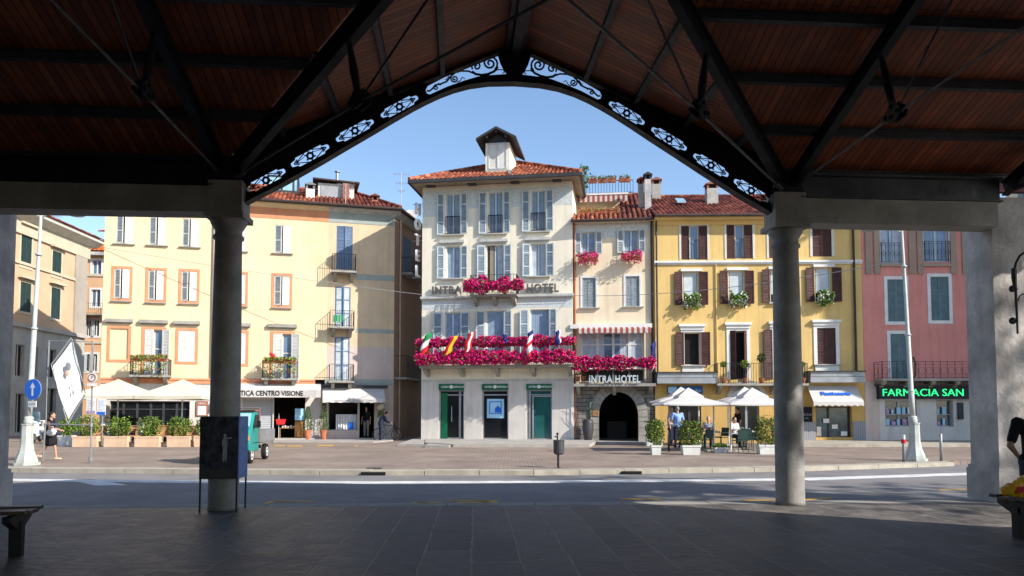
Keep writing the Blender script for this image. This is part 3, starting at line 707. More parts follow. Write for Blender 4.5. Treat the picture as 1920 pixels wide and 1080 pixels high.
for i, (x0, x1, yy) in enumerate(((206,240,0), (270,306,2), (334,366,4), (430,461,8), (511,548,10))):
    a, b, c, d = A.r(x0-9, 598+yy, x1+9, 604+yy, .1)
    A.part('lintel', MB().box(a, b, -.2, .02, c, d).box(a+.07, b-.07, -.1, .02, c-.06, c), M['stone'])
    rc = A.r(x0, 616+yy, x1, (674 if i != 1 and i != 4 else 706)+yy)
    if i == 0:
        f = MB().box(rc[0], rc[1], .05, .07, rc[2], rc[3]); A.holes.append(rc); w = A.part('blind_window', f, M['cream']); surround(A, w, rc, .13); continue
    w = window(A, rc, 'cream_frame', 'glass_blue' if i in (1, 4) else 'glass_dark', y=.16, rails=(.6,)); surround(A, w, rc, .13, bottom=(i in (2, 3)))
    um = (rc[0]+rc[1])/2; wd = (rc[1]-rc[0])/2
    if i in (2, 3):
        shutter(A, w, rc[0]+.01, um, rc[2], rc[3], .03, 'shut_white', rails=(0, .25, .45, .7, 1)); shutter(A, w, um, rc[1]-.01, rc[2], rc[3], .03, 'shut_white', rails=(0, .25, .45, .7, 1))
    else:
        shutter(A, w, rc[0]+.02, rc[0]+wd, rc[2], rc[3], .02, 'shut_white', ang=rad(-8)); shutter(A, w, rc[1]-.05, rc[1]+wd-.1, rc[2], rc[3], -.02, 'shut_white', ang=rad(-22), hinge=0)
# blue-shuttered column with balconies
for (x0, x1, y0, y1, st) in ((631,661,424,505,'closed'), (628,657,538,615,'open'), (627,655,632,716,'open')):
    rc = A.r(x0, y0, x1, y1); w = window(A, rc, 'shut_blueA', 'glass_dark', y=.16); um = (rc[0]+rc[1])/2
    shutter(A, w, rc[0]+.02, um, rc[2], rc[3], .04, 'shut_blueA' if st == 'closed' else 'shut_pale', 'shut_blueA', ang=rad(-6)); shutter(A, w, um, rc[1]-.02, rc[2], rc[3], .05, 'shut_blueA' if st == 'closed' else 'shut_pale', 'shut_blueA', ang=rad(14), hinge=1)
for (x0, x1, yt, yb, off) in ((623,667,476,507,.75), (619,664,582,612,.75), (618,663,683,714,.75)):
    a, b, c, d = A.r(x0, yt, x1, yb, off); balcony(A, a, b, c, off, d, 'stone', .12)
for (x0, x1, yt, yb) in ((244,316,673,703), (492,557,676,709)):
    a, b, c, d = A.r(x0, yt, x1, yb, .7); balcony(A, a, b, c, .7, d, 'stone', .12)
# ground floor openings
gA = A.r(205, 752, 355, 829); ot1 = A.r(455, 748, 511, 829); ot2 = A.r(513, 744, 572, 822); sh1 = A.r(615, 750, 672, 805); dr1 = A.r(674, 750, 702, 822)
for h in (gA, ot1, ot2, (sh1[0], sh1[1], 0.5, sh1[3]), (dr1[0], dr1[1], .08, dr1[3])): A.holes.append(h)
zb = A.L(400, 717)[1]
wall(A, 'wall', 0, us, zb+.2, ZC-.3, 'cream'); wall(A, 'corner_wall', us, UA, A.L(680, 650)[1], ZC-.3, 'cream_b'); wall(A, 'corner_wall', us, UA, zb-.08, A.L(680, 650)[1], 'pinkish')
wall(A, 'ground_floor_wall', 0, u600, 0, zb-.08, 'hotel_low'); wall(A, 'ground_floor_wall', u600, UA, 0, zb-.08, 'pinkish')
A.part('string_course', MB().box(0, u600-.3, -.05, .0, zb-.08, zb+.2).box(0, u600-.3, -.09, 0, zb+.1, zb+.16), M['orange_trim'])
for y0, y1 in ((515,526), (617,625)):
    a, b, c, d = A.r(667, y0, 734, y1); A.part('painted_band', MB().box(a, UA-.004, -.006, 0, c, d), M['bluegrey'])
A.part('painted_band', MB().box(u600+.2, UA-.004, -.007, 0, zb-.10, zb+.25), M['bluegrey'])
A.part('cornice', MB().box(0, us, -.02, .1, ZC-.3, ZC+.28), M['orange_trim']); A.part('cornice', MB().box(us, UA+.02, -.02, .1, ZC-.3, ZC+.28), M['bluegrey'])
A.part('cornice_moulding', MB().poly([(0, .1, ZC+.28), (0, -.03, ZC+.28), (0, -.12, ZC+.36), (0, -.3, ZC+.42), (0, -.34, ZC+.52), (0, .1, ZC+.52)], (us, 0, 0)), M['cream'])
A.part('cornice_moulding', MB().poly([(us, .1, ZC+.28), (us, -.03, ZC+.28), (us, -.12, ZC+.36), (us, -.3, ZC+.42), (us, -.34, ZC+.52), (us, .1, ZC+.52)], (UA-us+.3, 0, 0)), M['ledge'])
backing(A, 0.2, UA-.2, 2.9, ZC-.4)
# alley side of the corner
sb = Bld('x', 'x', 'x', gp(737, 823.5), Vector((at(788, 700, 46).x, 46, 0))); bpy.data.objects.remove(sb.root); sb.root = A.root
TS = A.T.inverted() @ sb.T
def apart(name, mb, m, par=None): return mb.build(name, m, par or A.root, TS if not par else None)
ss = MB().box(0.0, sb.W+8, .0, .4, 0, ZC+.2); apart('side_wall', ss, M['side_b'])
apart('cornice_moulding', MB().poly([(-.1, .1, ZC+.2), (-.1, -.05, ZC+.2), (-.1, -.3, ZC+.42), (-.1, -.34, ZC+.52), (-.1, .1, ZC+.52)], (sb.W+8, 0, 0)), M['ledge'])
a, b, c, d = sb.r(757, 447, 769, 524); wnd = apart('window', MB().box(a, b, -.03, 0, c, d), M['shut_blueA'])
for (x0, x1, yt, yb) in ((751,785,493,520), (740,786,672,710)):
    a, b, c, d = sb.r(x0, yt, x1, yb); bb = apart('balcony', MB().box(a, b, -.7, 0, c-.12, c), M['stone'])
    s = MB(); n = int((b-a)/.15)
    for z in (c+.05, d): s.bar((a, -.68, z), (b, -.68, z), .03)
    for i in range(n+1): s.bar((a+(b-a)*i/n, -.68, c), (a+(b-a)*i/n, -.68, d), .018)
    s.bar((a, -.68, d), (a, 0, d), .03); s.build('railing', M['iron'], bb)
apart('downpipe', MB().tube([(.75, -.08, .3), (.75, -.08, ZC+.2)], .05, 8), M['pinkish'])
MB().box(0, .25, .28, 9, 0, ZC+.4).box(.25, UA-.5, 8.7, 9, 0, ZC+.4).build('side_wall', M['cream'], A.root)
# roof
ye = -.55; ze = ZC+.56; rr = 5.2; rz_ = ze+(rr-ye)*.40
e0 = TS @ Vector((sb.W+7, -.5, 0)); 
tiles(A, 'roof', [(-.3, ye, ze), (us-.5, ye, ze), (us-.5, rr, rz_), (-.3, rr, rz_)], 'tile_o')
cr = TS @ Vector((-.1, -.5, 0)); back = TS @ Vector((9, -.5, 0)); ix = UA-3.2
tiles(A, 'roof', [(us-.5, ye, ze), (UA+.25, ye, ze), (ix+1.2, rr, rz_), (us-.5, rr, rz_)], 'tile_r')
tiles(A, 'roof', [(UA+.25, ye, ze), (back.x, back.y, ze), (ix+1.2, rr+3, rz_), (ix+1.2, rr, rz_)], 'tile_r')
tiles(A, 'roof', [(ix+1.2, 11, ze), (-.3, 11, ze), (-.3, rr, rz_), (ix+1.2, rr, rz_)], 'tile_r', tl=2, tw=1)
ridgecap(A, (UA+.25, ye, ze+.1), (ix+1.2, rr, rz_+.1), 'tile_r'); ridgecap(A, (-.3, rr, rz_+.08), (ix+1.2, rr, rz_+.08), 'tile_r')
gutter(A, -.3, UA+.3, .62, ze-.03); A.part('gutter', MB().tube([(UA+.3, -.62, ze-.03), (back.x+.1, back.y, ze-.03)], .07, 8), M['copper'])
A.part('eave_board', MB().box(-.3, UA+.2, -.54, -.3, ze-.07, ze-.05), M['eave'])
def rp(px, py, yb, B=A):    # reading on a plane yb behind the front
    u, z = B.L(px, py, -yb); return u, z
a, z1 = rp(574, 347, 1.6); b, z0 = rp(590, 380, 1.6); chimney(A, a, b, 1.4, 1.9, z0-.3, z1-.25, 'white', 'lead')
a, z0 = rp(541, 358, 3.0); b, z1 = rp(561, 335, 3.0)
s = MB().box(a-1.2, b, 2.9, 4.6, z0-.5, z0); dz = A.part('roof_light', s, M['eave'])
s = MB()
for x in (a-1.2, a-.4, a+.25, b-.08): s.box(x, x+.08, 2.9, 2.98, z0, z1)
s.box(a-1.2, b, 2.9, 4.6, z1, z1+.07); s.build('frame', M['eave'], dz); MB().box(a-1.1, b-.08, 2.95, 4.5, z0, z1).build('pane', M['glass_sky'], dz)
a, z0 = rp(596, 374, 2.4); b, z1 = rp(664, 347, 2.4)
dm = A.part('roof_loft', MB().box(a, b, 2.3, 4.8, z0-.5, z1-.05), M['hotel_low']); MB().box(a+.15, a+(b-a)*.62, 2.27, 2.3, z0+.1, z1-.2).build('loft_window', M['zinc'], dm)
MB().poly([(a-.3, 2.0, z1+.08), (b+.3, 2.0, z1-.0), (b+.3, 5, z1+.3), (a-.3, 5, z1+.38)], (0, 0, .08)).build('loft_roof', M['copper'], dm)
MB().box(a+(b-a)*.68, a+(b-a)*.86, 2.0, 2.29, z0-.5, z1-.05).build('brick_pier', M['redbrick'], dm)
u, z0 = rp(632, 344, 3.2); MB().tube([(u, 3.2, z0-.3), (u, 3.2, z0+.62)], .09, 8).tube([(u, 3.2, z0+.68), (u, 3.2, z0+.72)], .16, 8).build('metal_flue', M['zinc'], A.root)
a, z1 = rp(703, 372, 2); chimney(A, a-.2, a+.2, 1.8, 2.2, z1-1.2, z1-.15, 'redbrick', 'tile_r')
def antenna(label, x, ybase, ytop, Y, group='roof antennas'):
    t = thing('antenna', label, 'antenna', at(x, ybase, Y), 0, group); p = at(x, ybase, Y); q = at(x, ytop, Y); H = q.z-p.z
    MB().tube([(0,0,-.8), (0,0,H)], .022, 5).build('mast', M['zinc'], t)
    s = MB()
    for z, L in ((H*.97, .9), (H*.72, .7), (H*.5, .4)):
        s.bar((-L/2, 0, z), (L/2, .2, z), .02)
        for k in range(7): x_ = -L/2+L*k/6; s.bar((x_, -.22, z), (x_, .3, z+.02), .012)
    s.build('aerial', M['zinc'], t); return t
antenna('tall television antenna on the tan corner roof next to the satellite dish', 752, 392, 324, 45)
antenna('pale branching antenna beside the loft on the cream house roof', 648, 378, 344, 40.5)
t = thing('satellite_dish', 'white satellite dish on the roof corner by the alley', 'satellite dish', at(770, 410, 45.5)); s = MB(); s.smooth = True
s.lathe([(.02, 0), (.25, .03), (.42, .1)], (0, 0, .15), 16, Matrix.Rotation(rad(70), 3, 'X'), cap=False); s.build('dish', M['plastic_white'], t); MB().tube([(0, .1, -.6), (0, .1, .15), (0, -.3, .3)], .02, 5).build('arm', M['zinc'], t)
# shop canopies on A
a, b, c, d = A.r(430, 722, 600, 731, .9)
k = A.part('canopy', MB().box(A.L(425, 730)[0], b, -.3, 0, d-.28, d+.02), M['plastic_white'])
z1 = A.L(520, 731, .9)[1]; z0 = A.L(520, 745, .95)[1]
s = MB().box(A.L(425, 730)[0], b+.05, -.95, -.92, z0, z1); k = A.part('awning_valance', s, M['pier']); A.part('awning_cloth', MB().poly([(A.L(425,730)[0], -.92, z1), (A.L(425,730)[0], -.1, z1+.35), (A.L(425,730)[0], -.1, z1+.33), (A.L(425,730)[0], -.92, z1-.03)], (b+.05-A.L(425,730)[0], 0, 0)), M['canvas_w'])  # valance coloured grey for the shade on it, cloth above is white
tg = text('OTTICA CENTRO VISIONE', (z1-z0)*.92, M['cloth_black'], 'shop_lettering', A.root, Matrix.Translation((A.L(502, 738, .96)[0], -.96, (z0+z1)/2)), .004, bold=.008); vs = [v.co.x for v in tg.data.vertices]; tg.data.transform(Matrix.Diagonal(((A.L(568, 738, .96)[0]-A.L(434, 738, .96)[0])/(max(vs)-min(vs)), 1, 1, 1)))
a, b, c, d = A.r(605, 728, 722, 755, .9); zt = A.L(660, 727, .2)[1]; zv = A.L(660, 748, .9)[1]
s = MB(); n = 16
for i in range(n):
    x0, x1 = a+(b-a)*i/n, a+(b-a)*(i+1)/n; s.quad((x0, -.12, zt), (x1, -.12, zt), (x1, -.95, zv), (x0, -.95, zv)); s.quad((x0, -.95, zv), (x1, -.95, zv), (x1, -.96, c+.02*(i%2)), (x0, -.96, c+.02*(i%2)))
s.quad((a, -.12, zt), (a, -.95, zv), (a, -.12, zv)); s.quad((b, -.12, zt), (b, -.95, zv), (b, -.12, zv)); aw = A.part('awning', s, M['canvas_w'])
text('GELATO  PASTICCERIA  CAFFE', (zv-c)*.62, M['cloth_grey'], 'awning_lettering', A.root, Matrix.Translation(((a+b)/2, -.97, (zv+c)/2)), .002, sx=1.25)
A.part('canopy', MB().box(a-.1, b+.2, -.25, 0, zt, zt+.14), M['eave'])
# shop fronts
A.part('roller_shutter', MB().box(ot1[0], ot1[1], .1, .14, .2, ot1[3]), M['rollshut'])
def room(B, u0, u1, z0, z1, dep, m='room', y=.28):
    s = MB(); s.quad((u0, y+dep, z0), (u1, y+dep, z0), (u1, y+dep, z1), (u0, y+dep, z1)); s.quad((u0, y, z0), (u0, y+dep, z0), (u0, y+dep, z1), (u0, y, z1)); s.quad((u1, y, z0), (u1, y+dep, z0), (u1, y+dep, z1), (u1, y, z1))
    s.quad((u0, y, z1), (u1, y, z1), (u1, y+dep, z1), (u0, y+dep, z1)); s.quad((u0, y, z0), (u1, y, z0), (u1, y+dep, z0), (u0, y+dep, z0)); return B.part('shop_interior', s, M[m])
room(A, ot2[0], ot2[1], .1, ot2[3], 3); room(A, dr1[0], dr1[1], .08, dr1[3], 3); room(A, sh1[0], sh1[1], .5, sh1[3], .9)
A.part('shop_poster', MB().box(A.L(553, 780)[0], A.L(571, 780)[0], .1, .13, A.L(560, 788)[1], A.L(560, 766)[1]), M['lightblue']); A.part('shop_counter', MB().box(A.L(553, 780)[0], A.L(571, 780)[0], .1, .16, .1, A.L(560, 790)[1]), M['wood'])
s = MB(); u0, u1 = A.L(630, 790)[0], A.L(672, 790)[0]; n = 18
for i in range(n):
    x0, x1 = u0+(u1-u0)*i/n, u0+(u1-u0)*(i+1)/n; d0, d1 = (.06 if i % 2 else 0), (0 if i % 2 else .06); s.quad((x0, .3+d0, .5), (x1, .3+d1, .5), (x1, .3+d1, A.L(640, 777)[1]), (x0, .3+d0, A.L(640, 777)[1]))
A.part('cafe_curtain', s, M['cloth_white']); A.part('shop_base', MB().box(sh1[0], sh1[1], .05, .1, .05, .5), M['zinc'])
a, b, c, d = A.r(654, 792, 663, 806); A.part('window_sticker', MB().box(a, b, .26, .29, c, d), M['blue'])
w = window(A, (sh1[0], sh1[1], .5, sh1[3]), 'zinc', 'glass_dark', y=.06, mull=(), fw=.05, hole=False); [bpy.data.objects.remove(k_) for k_ in kids(w)]
w = window(A, gA, 'eave', 'glass_dark', y=.2, mull=(.16, .33, .5, .66, .83), rails=(.8,), fw=.07, hole=False)
a, b, c, d = A.r(368, 752, 390, 780)
mb_ = thing('menu_board', 'red framed menu case on the pale wall left of the left column', 'menu board', A.wp((a+b)/2, .02, c), A.rz)
MB().box(-(b-a)/2, (b-a)/2, -.05, 0, 0, d-c).build('case', M['redbrick'], mb_); MB().box(-(b-a)/2+.08, (b-a)/2-.08, -.058, -.052, .05, (d-c)*.66).build('menu_sheet', M['plastic_white'], mb_); text('MENU', .13, M['plastic_white'], 'lettering', mb_, Matrix.Translation((0, -.055, (d-c)*.83)), .003)
pipe(A, A.L(400, 560)[0], zb+.3, ZC, 'pinkish'); pipe(A, A.L(404, 560)[0]+.02, zb+.3, ZC, 'copper', .07, .03)
A.part('entrance_step', MB().box(ot2[0]-.2, ot2[1]+.5, -.6, .3, 0, .12), M['slab'])

def gz(px, h, Z0): Z = Z0*55/h; return Vector(((px-CX)*Z/F, Z, 0))
# ================================================================== H: tall hotel
H = Bld('hotel_building', 'tall cream hotel with blue-grey shutters and a dormer, in the middle of the row', 'hotel', gz(790, 55, 38.6), gz(1075, 56.7, 38.6))
def hwin(x0, x1, y0, y1, shl, shr, pane='glass_blue', cur='split', mull=(.5,), rails=()):
    rc = H.r(x0, y0, x1, y1); w = window(H, rc, 'shut_pale', pane, y=.15, curtain=cur, mull=mull, rails=rails)
    for (sx0, sx1, hg) in ((shl[0], shl[1], 1), (shr[0], shr[1], 0)):
        a, b, c, d = H.r(sx0, y0, sx1, y1); shutter(H, w, a, b, rc[2], rc[3], -.03, 'shut_blue', 'shut_pale', rails=(0, .3, .72, 1), ang=rad(9)*(1 if hg else -1), hinge=hg)
    return rc, w
for (x0, x1, y0, y1, l, r_) in ((836,862,363,440,(820,833),(864,877)), (916,942,360,438,(898,912),(944,957)), (996,1022,357,434,(979,993),(1024,1038))):
    rc, w = hwin(x0, x1, y0, y1, l, r_); sill(H, w, rc[0]-.25, rc[1]+.25, rc[2], 'marble', .16, .07)
    zt = rc[2]+.95; s = MB(); s.bar((rc[0], -.03, zt), (rc[1], -.03, zt), .04); s.bar((rc[0], -.03, rc[2]+.06), (rc[1], -.03, rc[2]+.06), .025)
    for i in range(9): x = rc[0]+(rc[1]-rc[0])*i/8; s.tube([(x, -.03, rc[2]), (x, -.08, rc[2]+.25), (x, -.03, rc[2]+.5), (x, -.03, zt)], .012, 5)
    H.part('balustrade', s, M['iron'], w)
for i, (x0, x1, y0, y1, l, r_) in enumerate(((837,862,462,522,(820,833),(864,877)), (912,944,460,530,(895,910),(945,959)), (996,1023,457,518,(980,994),(1024,1039)))):
    rc, w = hwin(x0, x1, y0, y1, l, r_, pane='glass_blue'); 
    if i != 1: sill(H, w, rc[0]-.22, rc[1]+.22, rc[2], 'marble', .16, .07)
    a, b, c, d = H.r(x0-12, y0-11, x1+9, y0-6); H.part('hood', MB().box(a, b, -.16, 0, c, d).box(a+.06, b-.06, -.08, 0, c-.08, c), M['ledge'], w)
a, b, c, d = H.r(914, 461, 927, 528); H.part('dark_gap_panel', MB().box(a, b, .10, .12, c, d), M['darkwood'])  # dark panel stands in for the unlit gap of the open door
a, b, c, d = H.r(918, 462, 925, 528); H.part('inner_curtain', MB().box(a, b, .08, .09, c, d), M['soffit'])
for i, (x0, x1, y0, y1, l, r_) in enumerate(((834,863,586,682,(813,829),(864,881)), (912,945,583,680,(893,909),(945,960)), (994,1030,580,678,(975,991),(1030,1044)))):
    rc, w = hwin(x0, x1, y0, y1, l, r_, cur='full', mull=() if i else (.5,), pane='glass_blue')
zl = H.L(930, 556)[1]; zbase = H.L(930, 686)[1]; zg = H.L(930, 713)[1]; ztop = H.L(930, 345)[1]; zfr = H.L(930, 372)[1]
doors = [H.r(x0, 720, x1, 824) for x0, x1 in ((823,870), (904,953), (987,1035))]
for r_ in doors: H.holes.append((r_[0], r_[1], 0.1, r_[3]))
wall(H, 'wall', 0, H.W, zbase, ztop, 'hotel'); wall(H, 'wall', 0, H.W, zg, zbase, 'hotel'); wall(H, 'ground_floor_wall', 0, H.W, 0, zg, 'hotel_low')
shell(H, 0, H.W, 9.5, ztop, 'hotel'); backing(H, .26, H.W-.26, zg+.3, ztop-.2)
for (z0, z1) in ((H.L(930, 398)[1], ztop-.28),):
    for (a, b) in ((0.01, H.L(818, 400)[0]), (H.L(879, 400)[0], H.L(896, 400)[0]), (H.L(959, 400)[0], H.L(977, 400)[0]), (H.L(1040, 400)[0], H.W-.01)): H.part('painted_frieze', MB().box(a, b, -.006, 0, z1-(.95 if a > .1 else 1.3), z1), M['frieze'])
    H.part('painted_frieze', MB().box(.01, H.W-.01, -.008, 0, z1-.12, z1+.04), M['frieze'])
H.part('ledge', MB().box(-.05, H.W+.06, -.17, 0, zl-.06, zl+.06).box(-.02, H.W+.03, -.09, 0, zl-.14, zl-.06), M['ledge'])
H.part('painted_frieze', MB().box(.01, H.W-.01, -.006, 0, zl-.62, zl-.18), M['frieze'])
H.part('string_course', MB().box(0, H.W, -.03, 0, zg-.06, zg+.05), M['ledge'])
H.part('corner_strip', MB().box(H.W-.12, H.W+.03, -.04, .3, 0, zbase-.2), M['white'])
# bank doors
for i, r_ in enumerate(doors):
    u0, u1, z0, z1 = r_; zs = H.L(930, 731)[1]
    t = thing('bank_sign', ('green bank sign over the open dark door at the left of the hotel front', 'green bank sign over the poster window in the middle of the hotel front', 'green bank sign over the teal glass door at the right of the hotel front')[i], 'sign', H.wp((u0+u1)/2, .02, zs), H.rz)
    hw = (u1-u0)/2; MB().box(-hw, hw, -.06, 0, 0, z1-zs).build('sign_panel', M['bankgreen'], t)
    text('INTESA', .13, M['cloth_white'], 'lettering', t, Matrix.Translation((-hw*.48, -.062, (z1-zs)/2)), .003, bold=.003); text('SANPAOLO', .13, M['cloth_white'], 'lettering', t, Matrix.Translation((hw*.5, -.062, (z1-zs)/2)), .003, bold=.003)
    MB().box(-.07, .07, -.072, -.06, (z1-zs)*.25, (z1-zs)*.78).build('emblem', M['cloth_white'], t)
    w = window(H, (u0, u1, .12, zs), 'zinc', ('glass_dark', 'glass_dark', 'glass_teal')[i], y=.16, mull=((.82,), (), (.12,))[i], rails=(.9,), fw=.07, hole=False)
    if i == 1:
        a, b, c, d = H.r(913, 748, 945, 784, -.12); s = MB().box(a, b, .12, .14, c, d); p = H.part('window_poster', s, M['lightblue'], w)
        s = MB(); cx = (a+b)/2; q = (b-a)*.36; zc_ = (c+d)/2+.05
        for t_ in ((cx-q, cx+q, zc_+q-.04, zc_+q), (cx-q, cx+q, zc_-q, zc_-q+.04), (cx-q, cx-q+.04, zc_-q, zc_+q), (cx+q-.04, cx+q, zc_-q, zc_+q)): s.box(t_[0], t_[1], .108, .118, t_[2], t_[3])
        s.poly([(cx-.02, .108, zc_-.25), (cx+.28, .108, zc_-.25), (cx+.28, .108, zc_-.05), (cx+.13, .108, zc_+.1), (cx-.02, .108, zc_-.05)], (0, .01, 0)); s.build('house_symbol', M['blue'], p)
    if i == 0:
        H.part('open_door', MB().box(u0+.1, u0+.42, .1, .13, .14, zs-.15), M['bankgreen'], w); H.part('door_handle', MB().tube([(u0+(u1-u0)*.5, .05, 1.0), (u0+(u1-u0)*.5, .05, 1.8)], .02, 6), M['zinc'], w)
    if i == 2: H.part('door_frame', MB().box(u0+.28, u0+.36, .08, .13, .14, zs-.3).box(u0+.28, u1-.05, .08, .13, zs-.36, zs-.3), M['zinc'], w)
ORD = ['leftmost', 'second from the left', 'third from the left', 'fourth from the left', 'fifth from the left', 'sixth from the left', 'seventh from the left', 'rightmost']
def R_ORD(t, i, n=8): t['label'] = t['label']+', '+('rightmost' if i == n-1 else ORD[i])
# balconies of the hotel
a, b, c, d = H.r(882, 515, 968, 552, .8); balcony(H, a, b, c+.02, .8, d, 'stone', .13, nb=3)
FB = 'magenta petunia troughs '
n = 4
for i in range(n):
    x0 = H.L(869+113*i/n, 545, .95)[0]; x1 = H.L(869+113*(i+1)/n, 545, .95)[0]
    _ = flowerbox(H, x0, x1, .93, c+.22, 'magenta petunia trough on the small hotel balcony', FB+'on the small balcony', PET, 800, .42, .30, size=.11); R_ORD(_, i)
a, b, c, d = H.r(786, 645, 1076, 684, 1.0); zb2 = c; balcony(H, a+.05, b-.05, c, 1.0, d, 'stone', .12, nb=5, th=.14)
n = 8; uo0, uo1 = a, b
for i in range(n):
    x0 = a-.1+(b-a+.2)*i/n; x1 = x0+(b-a+.2)/n
    _ = flowerbox(H, x0, x1, 1.06, d-.10, 'magenta petunia trough in the upper row of the long hotel balcony', FB+'upper row', PET, 820, .34, .26, size=.11); R_ORD(_, i)
    _ = flowerbox(H, x0, x1, 1.14, zb2+.12, 'magenta petunia trough in the lower row of the long hotel balcony', FB+'lower row', PET, 1300, .52, .30, dep=.34, size=.11); R_ORD(_, i)
def sign_text(body, B, px, py, h, off, label, wpx, m='marble', cat='sign'):
    u, z = B.L(px, py, off); t = thing('hotel_lettering', label, cat, B.wp(u, off, z), B.rz)
    o = text(body, h*1.38, M[m], 'letters', t, Matrix.Translation((0, 0, 0)), .045, bold=.014, space=1.1)
    wd = o.dimensions.x if o.dimensions.x > 0 else max(v.co.x for v in o.data.vertices)-min(v.co.x for v in o.data.vertices)
    want = B.L(px+wpx/2, py, off)[0]-B.L(px-wpx/2, py, off)[0]
    vs = [v.co.x for v in o.data.vertices]; o.data.transform(Matrix.Diagonal((want/(max(vs)-min(vs)), 1, 1, 1))); return t
sign_text('INTRA', H, 837, 544.5, .40, .12, 'raised grey letters INTRA on the cream hotel wall left of the small flower balcony', 55, 'letter')
sign_text('HOTEL', H, 1017, 541, .44, .12, 'raised grey letters HOTEL on the cream hotel wall right of the small flower balcony', 60, 'letter')
# roof of the hotel
OE = 1.1; zeH = H.L(930, 331, OE)[1]; x0r, x1r, y0r, y1r = H.L(767, 328, OE)[0], H.L(1089, 313, OE)[0], -OE, 9.5+OE; mx = (x0r+x1r)/2; rise = 2.75; ya = 5.0
AP = Vector((mx, ya, zeH+rise)); AQ = Vector((mx, y1r-5.2, zeH+rise))
du0, dzz = H.L(910, 300, -.5)[0], 0; du1 = H.L(955, 300, -.5)[0]; dyf = .55; zrf = zeH+(dyf+OE)*rise/(ya+OE)
skp = lambda p: du0-.02 < p.x < du1+.02 and p.y > dyf and p.y < dyf+2.6
tiles(H, 'roof', [(x0r, y0r, zeH), (x1r, y0r, zeH), AP], 'tile_o', skip=skp)
tiles(H, 'roof', [(x1r, y0r, zeH), (x1r, y1r, zeH), AQ, AP], 'tile_o'); tiles(H, 'roof', [(x0r, y1r, zeH), (x0r, y0r, zeH), AP, AQ], 'tile_o'); tiles(H, 'roof', [(x1r, y1r, zeH), (x0r, y1r, zeH), AQ], 'tile_o', tw=.5, tl=.8)
up_ = Vector((0, 0, .08)); ridgecap(H, Vector((x0r, y0r, zeH))+up_, AP+up_); ridgecap(H, Vector((x1r, y0r, zeH))+up_, AP+up_); ridgecap(H, AP+up_, AQ+up_)
s = MB(); k = .16
for (p, q) in (((x0r,y0r),(x1r,y0r)), ((x1r,y0r),(x1r,y1r)), ((x1r,y1r),(x0r,y1r)), ((x0r,y1r),(x0r,y0r))): s.bar((p[0], p[1], zeH-.06), (q[0], q[1], zeH-.06), .14, .17)
H.part('eave_gutter', s, M['eave'])
s = MB(); s.poly([(x0r+.05, y0r+.05, zeH-.14), (x1r-.05, y0r+.05, zeH-.14), (H.W, 0, ztop+.02), (0, 0, ztop+.02)], (0, 0, .03)); s.poly([(x1r-.05, y0r+.05, zeH-.14), (x1r-.05, y1r, zeH-.14), (H.W, 9.5, ztop+.02), (H.W, 0, ztop+.02)], (0, 0, .03)); s.poly([(x0r+.05, y1r, zeH-.14), (x0r+.05, y0r+.05, zeH-.14), (0, 0, ztop+.02), (0, 9.5, ztop+.02)], (0, 0, .03))
H.part('soffit', s, M['soffit'])
for px in (810, 887, 967, 1045):
    u = H.L(px, 340)[0]; H.part('eave_vent', MB().box(u-.22, u+.22, -.45, -.1, ztop-.08, ztop+.18), M['eave'])
# dormer
zd = zrf-.1; zdt = H.L(930, 268, -dyf)[1]; du_ = (du0+du1)/2
dmr = H.part('dormer', MB().box(du0, du0+.14, dyf, dyf+2.4, zd, zdt).box(du1-.14, du1, dyf, dyf+2.4, zd, zdt).box(du0+.14, du1-.14, dyf+.06, dyf+.1, zd, zdt).box(du0+.14, du1-.14, dyf, dyf+.06, zd, zd+.3), M['hotel'])
MB().box(du0+.14, du0+.2, dyf-.02, dyf+.05, zd+.3, zdt).box(du1-.2, du1-.14, dyf-.02, dyf+.05, zd+.3, zdt).box(du_-.03, du_+.03, dyf-.02, dyf+.05, zd+.3, zdt).box(du0+.14, du1-.14, dyf-.02, dyf+.05, zdt-.08, zdt).box(du0+.14, du1-.14, dyf-.02, dyf+.05, zd+.28, zd+.34).build('dormer_window', M['shut_pale'], dmr)
MB().box(du0+.2, du1-.2, dyf+.01, dyf+.03, zd+.3, zdt-.08).build('pane', M['shut_white'], dmr)
za = H.L(931, 242, -dyf+.4)[1]; zr0 = H.L(900, 264, -dyf+.4)[1]; ov = .42
s = MB()
for sg, ex in ((-1, du0-ov), (1, du1+ov)): s.poly([(du_, dyf-.5, za), (ex, dyf-.5, zr0), (ex, dyf-.5, zr0+.12), (du_, dyf-.5, za+.13)], (0, 3.6, 0))
s.build('dormer_roof', M['eave'], dmr)
MB().poly([(du0, dyf, zdt), (du1, dyf, zdt), (du_, dyf, za-.05)], (0, .1, 0)).build('dormer_gable', M['darkwood'], dmr)
s = MB()
for k in (-.5, 0, .5): s.box(du_+k-.05, du_+k+.05, dyf-.45, dyf, za-.18-abs(k)*.55, za-.06-abs(k)*.55)
s.build('dormer_rafters', M['darkwood'], dmr)
MB().poly([(du0-.12, dyf-.1, zrf+.06), (du1+.12, dyf-.1, zrf+.06), (du1+.3, -OE+.1, zeH+.14), (du1+.15, -OE+.1, zeH+.14), (du1, dyf-.2, zrf+.02), (du0, dyf-.2, zrf+.02)], (0, 0, .03)).build('flashing', M['lead'], dmr)
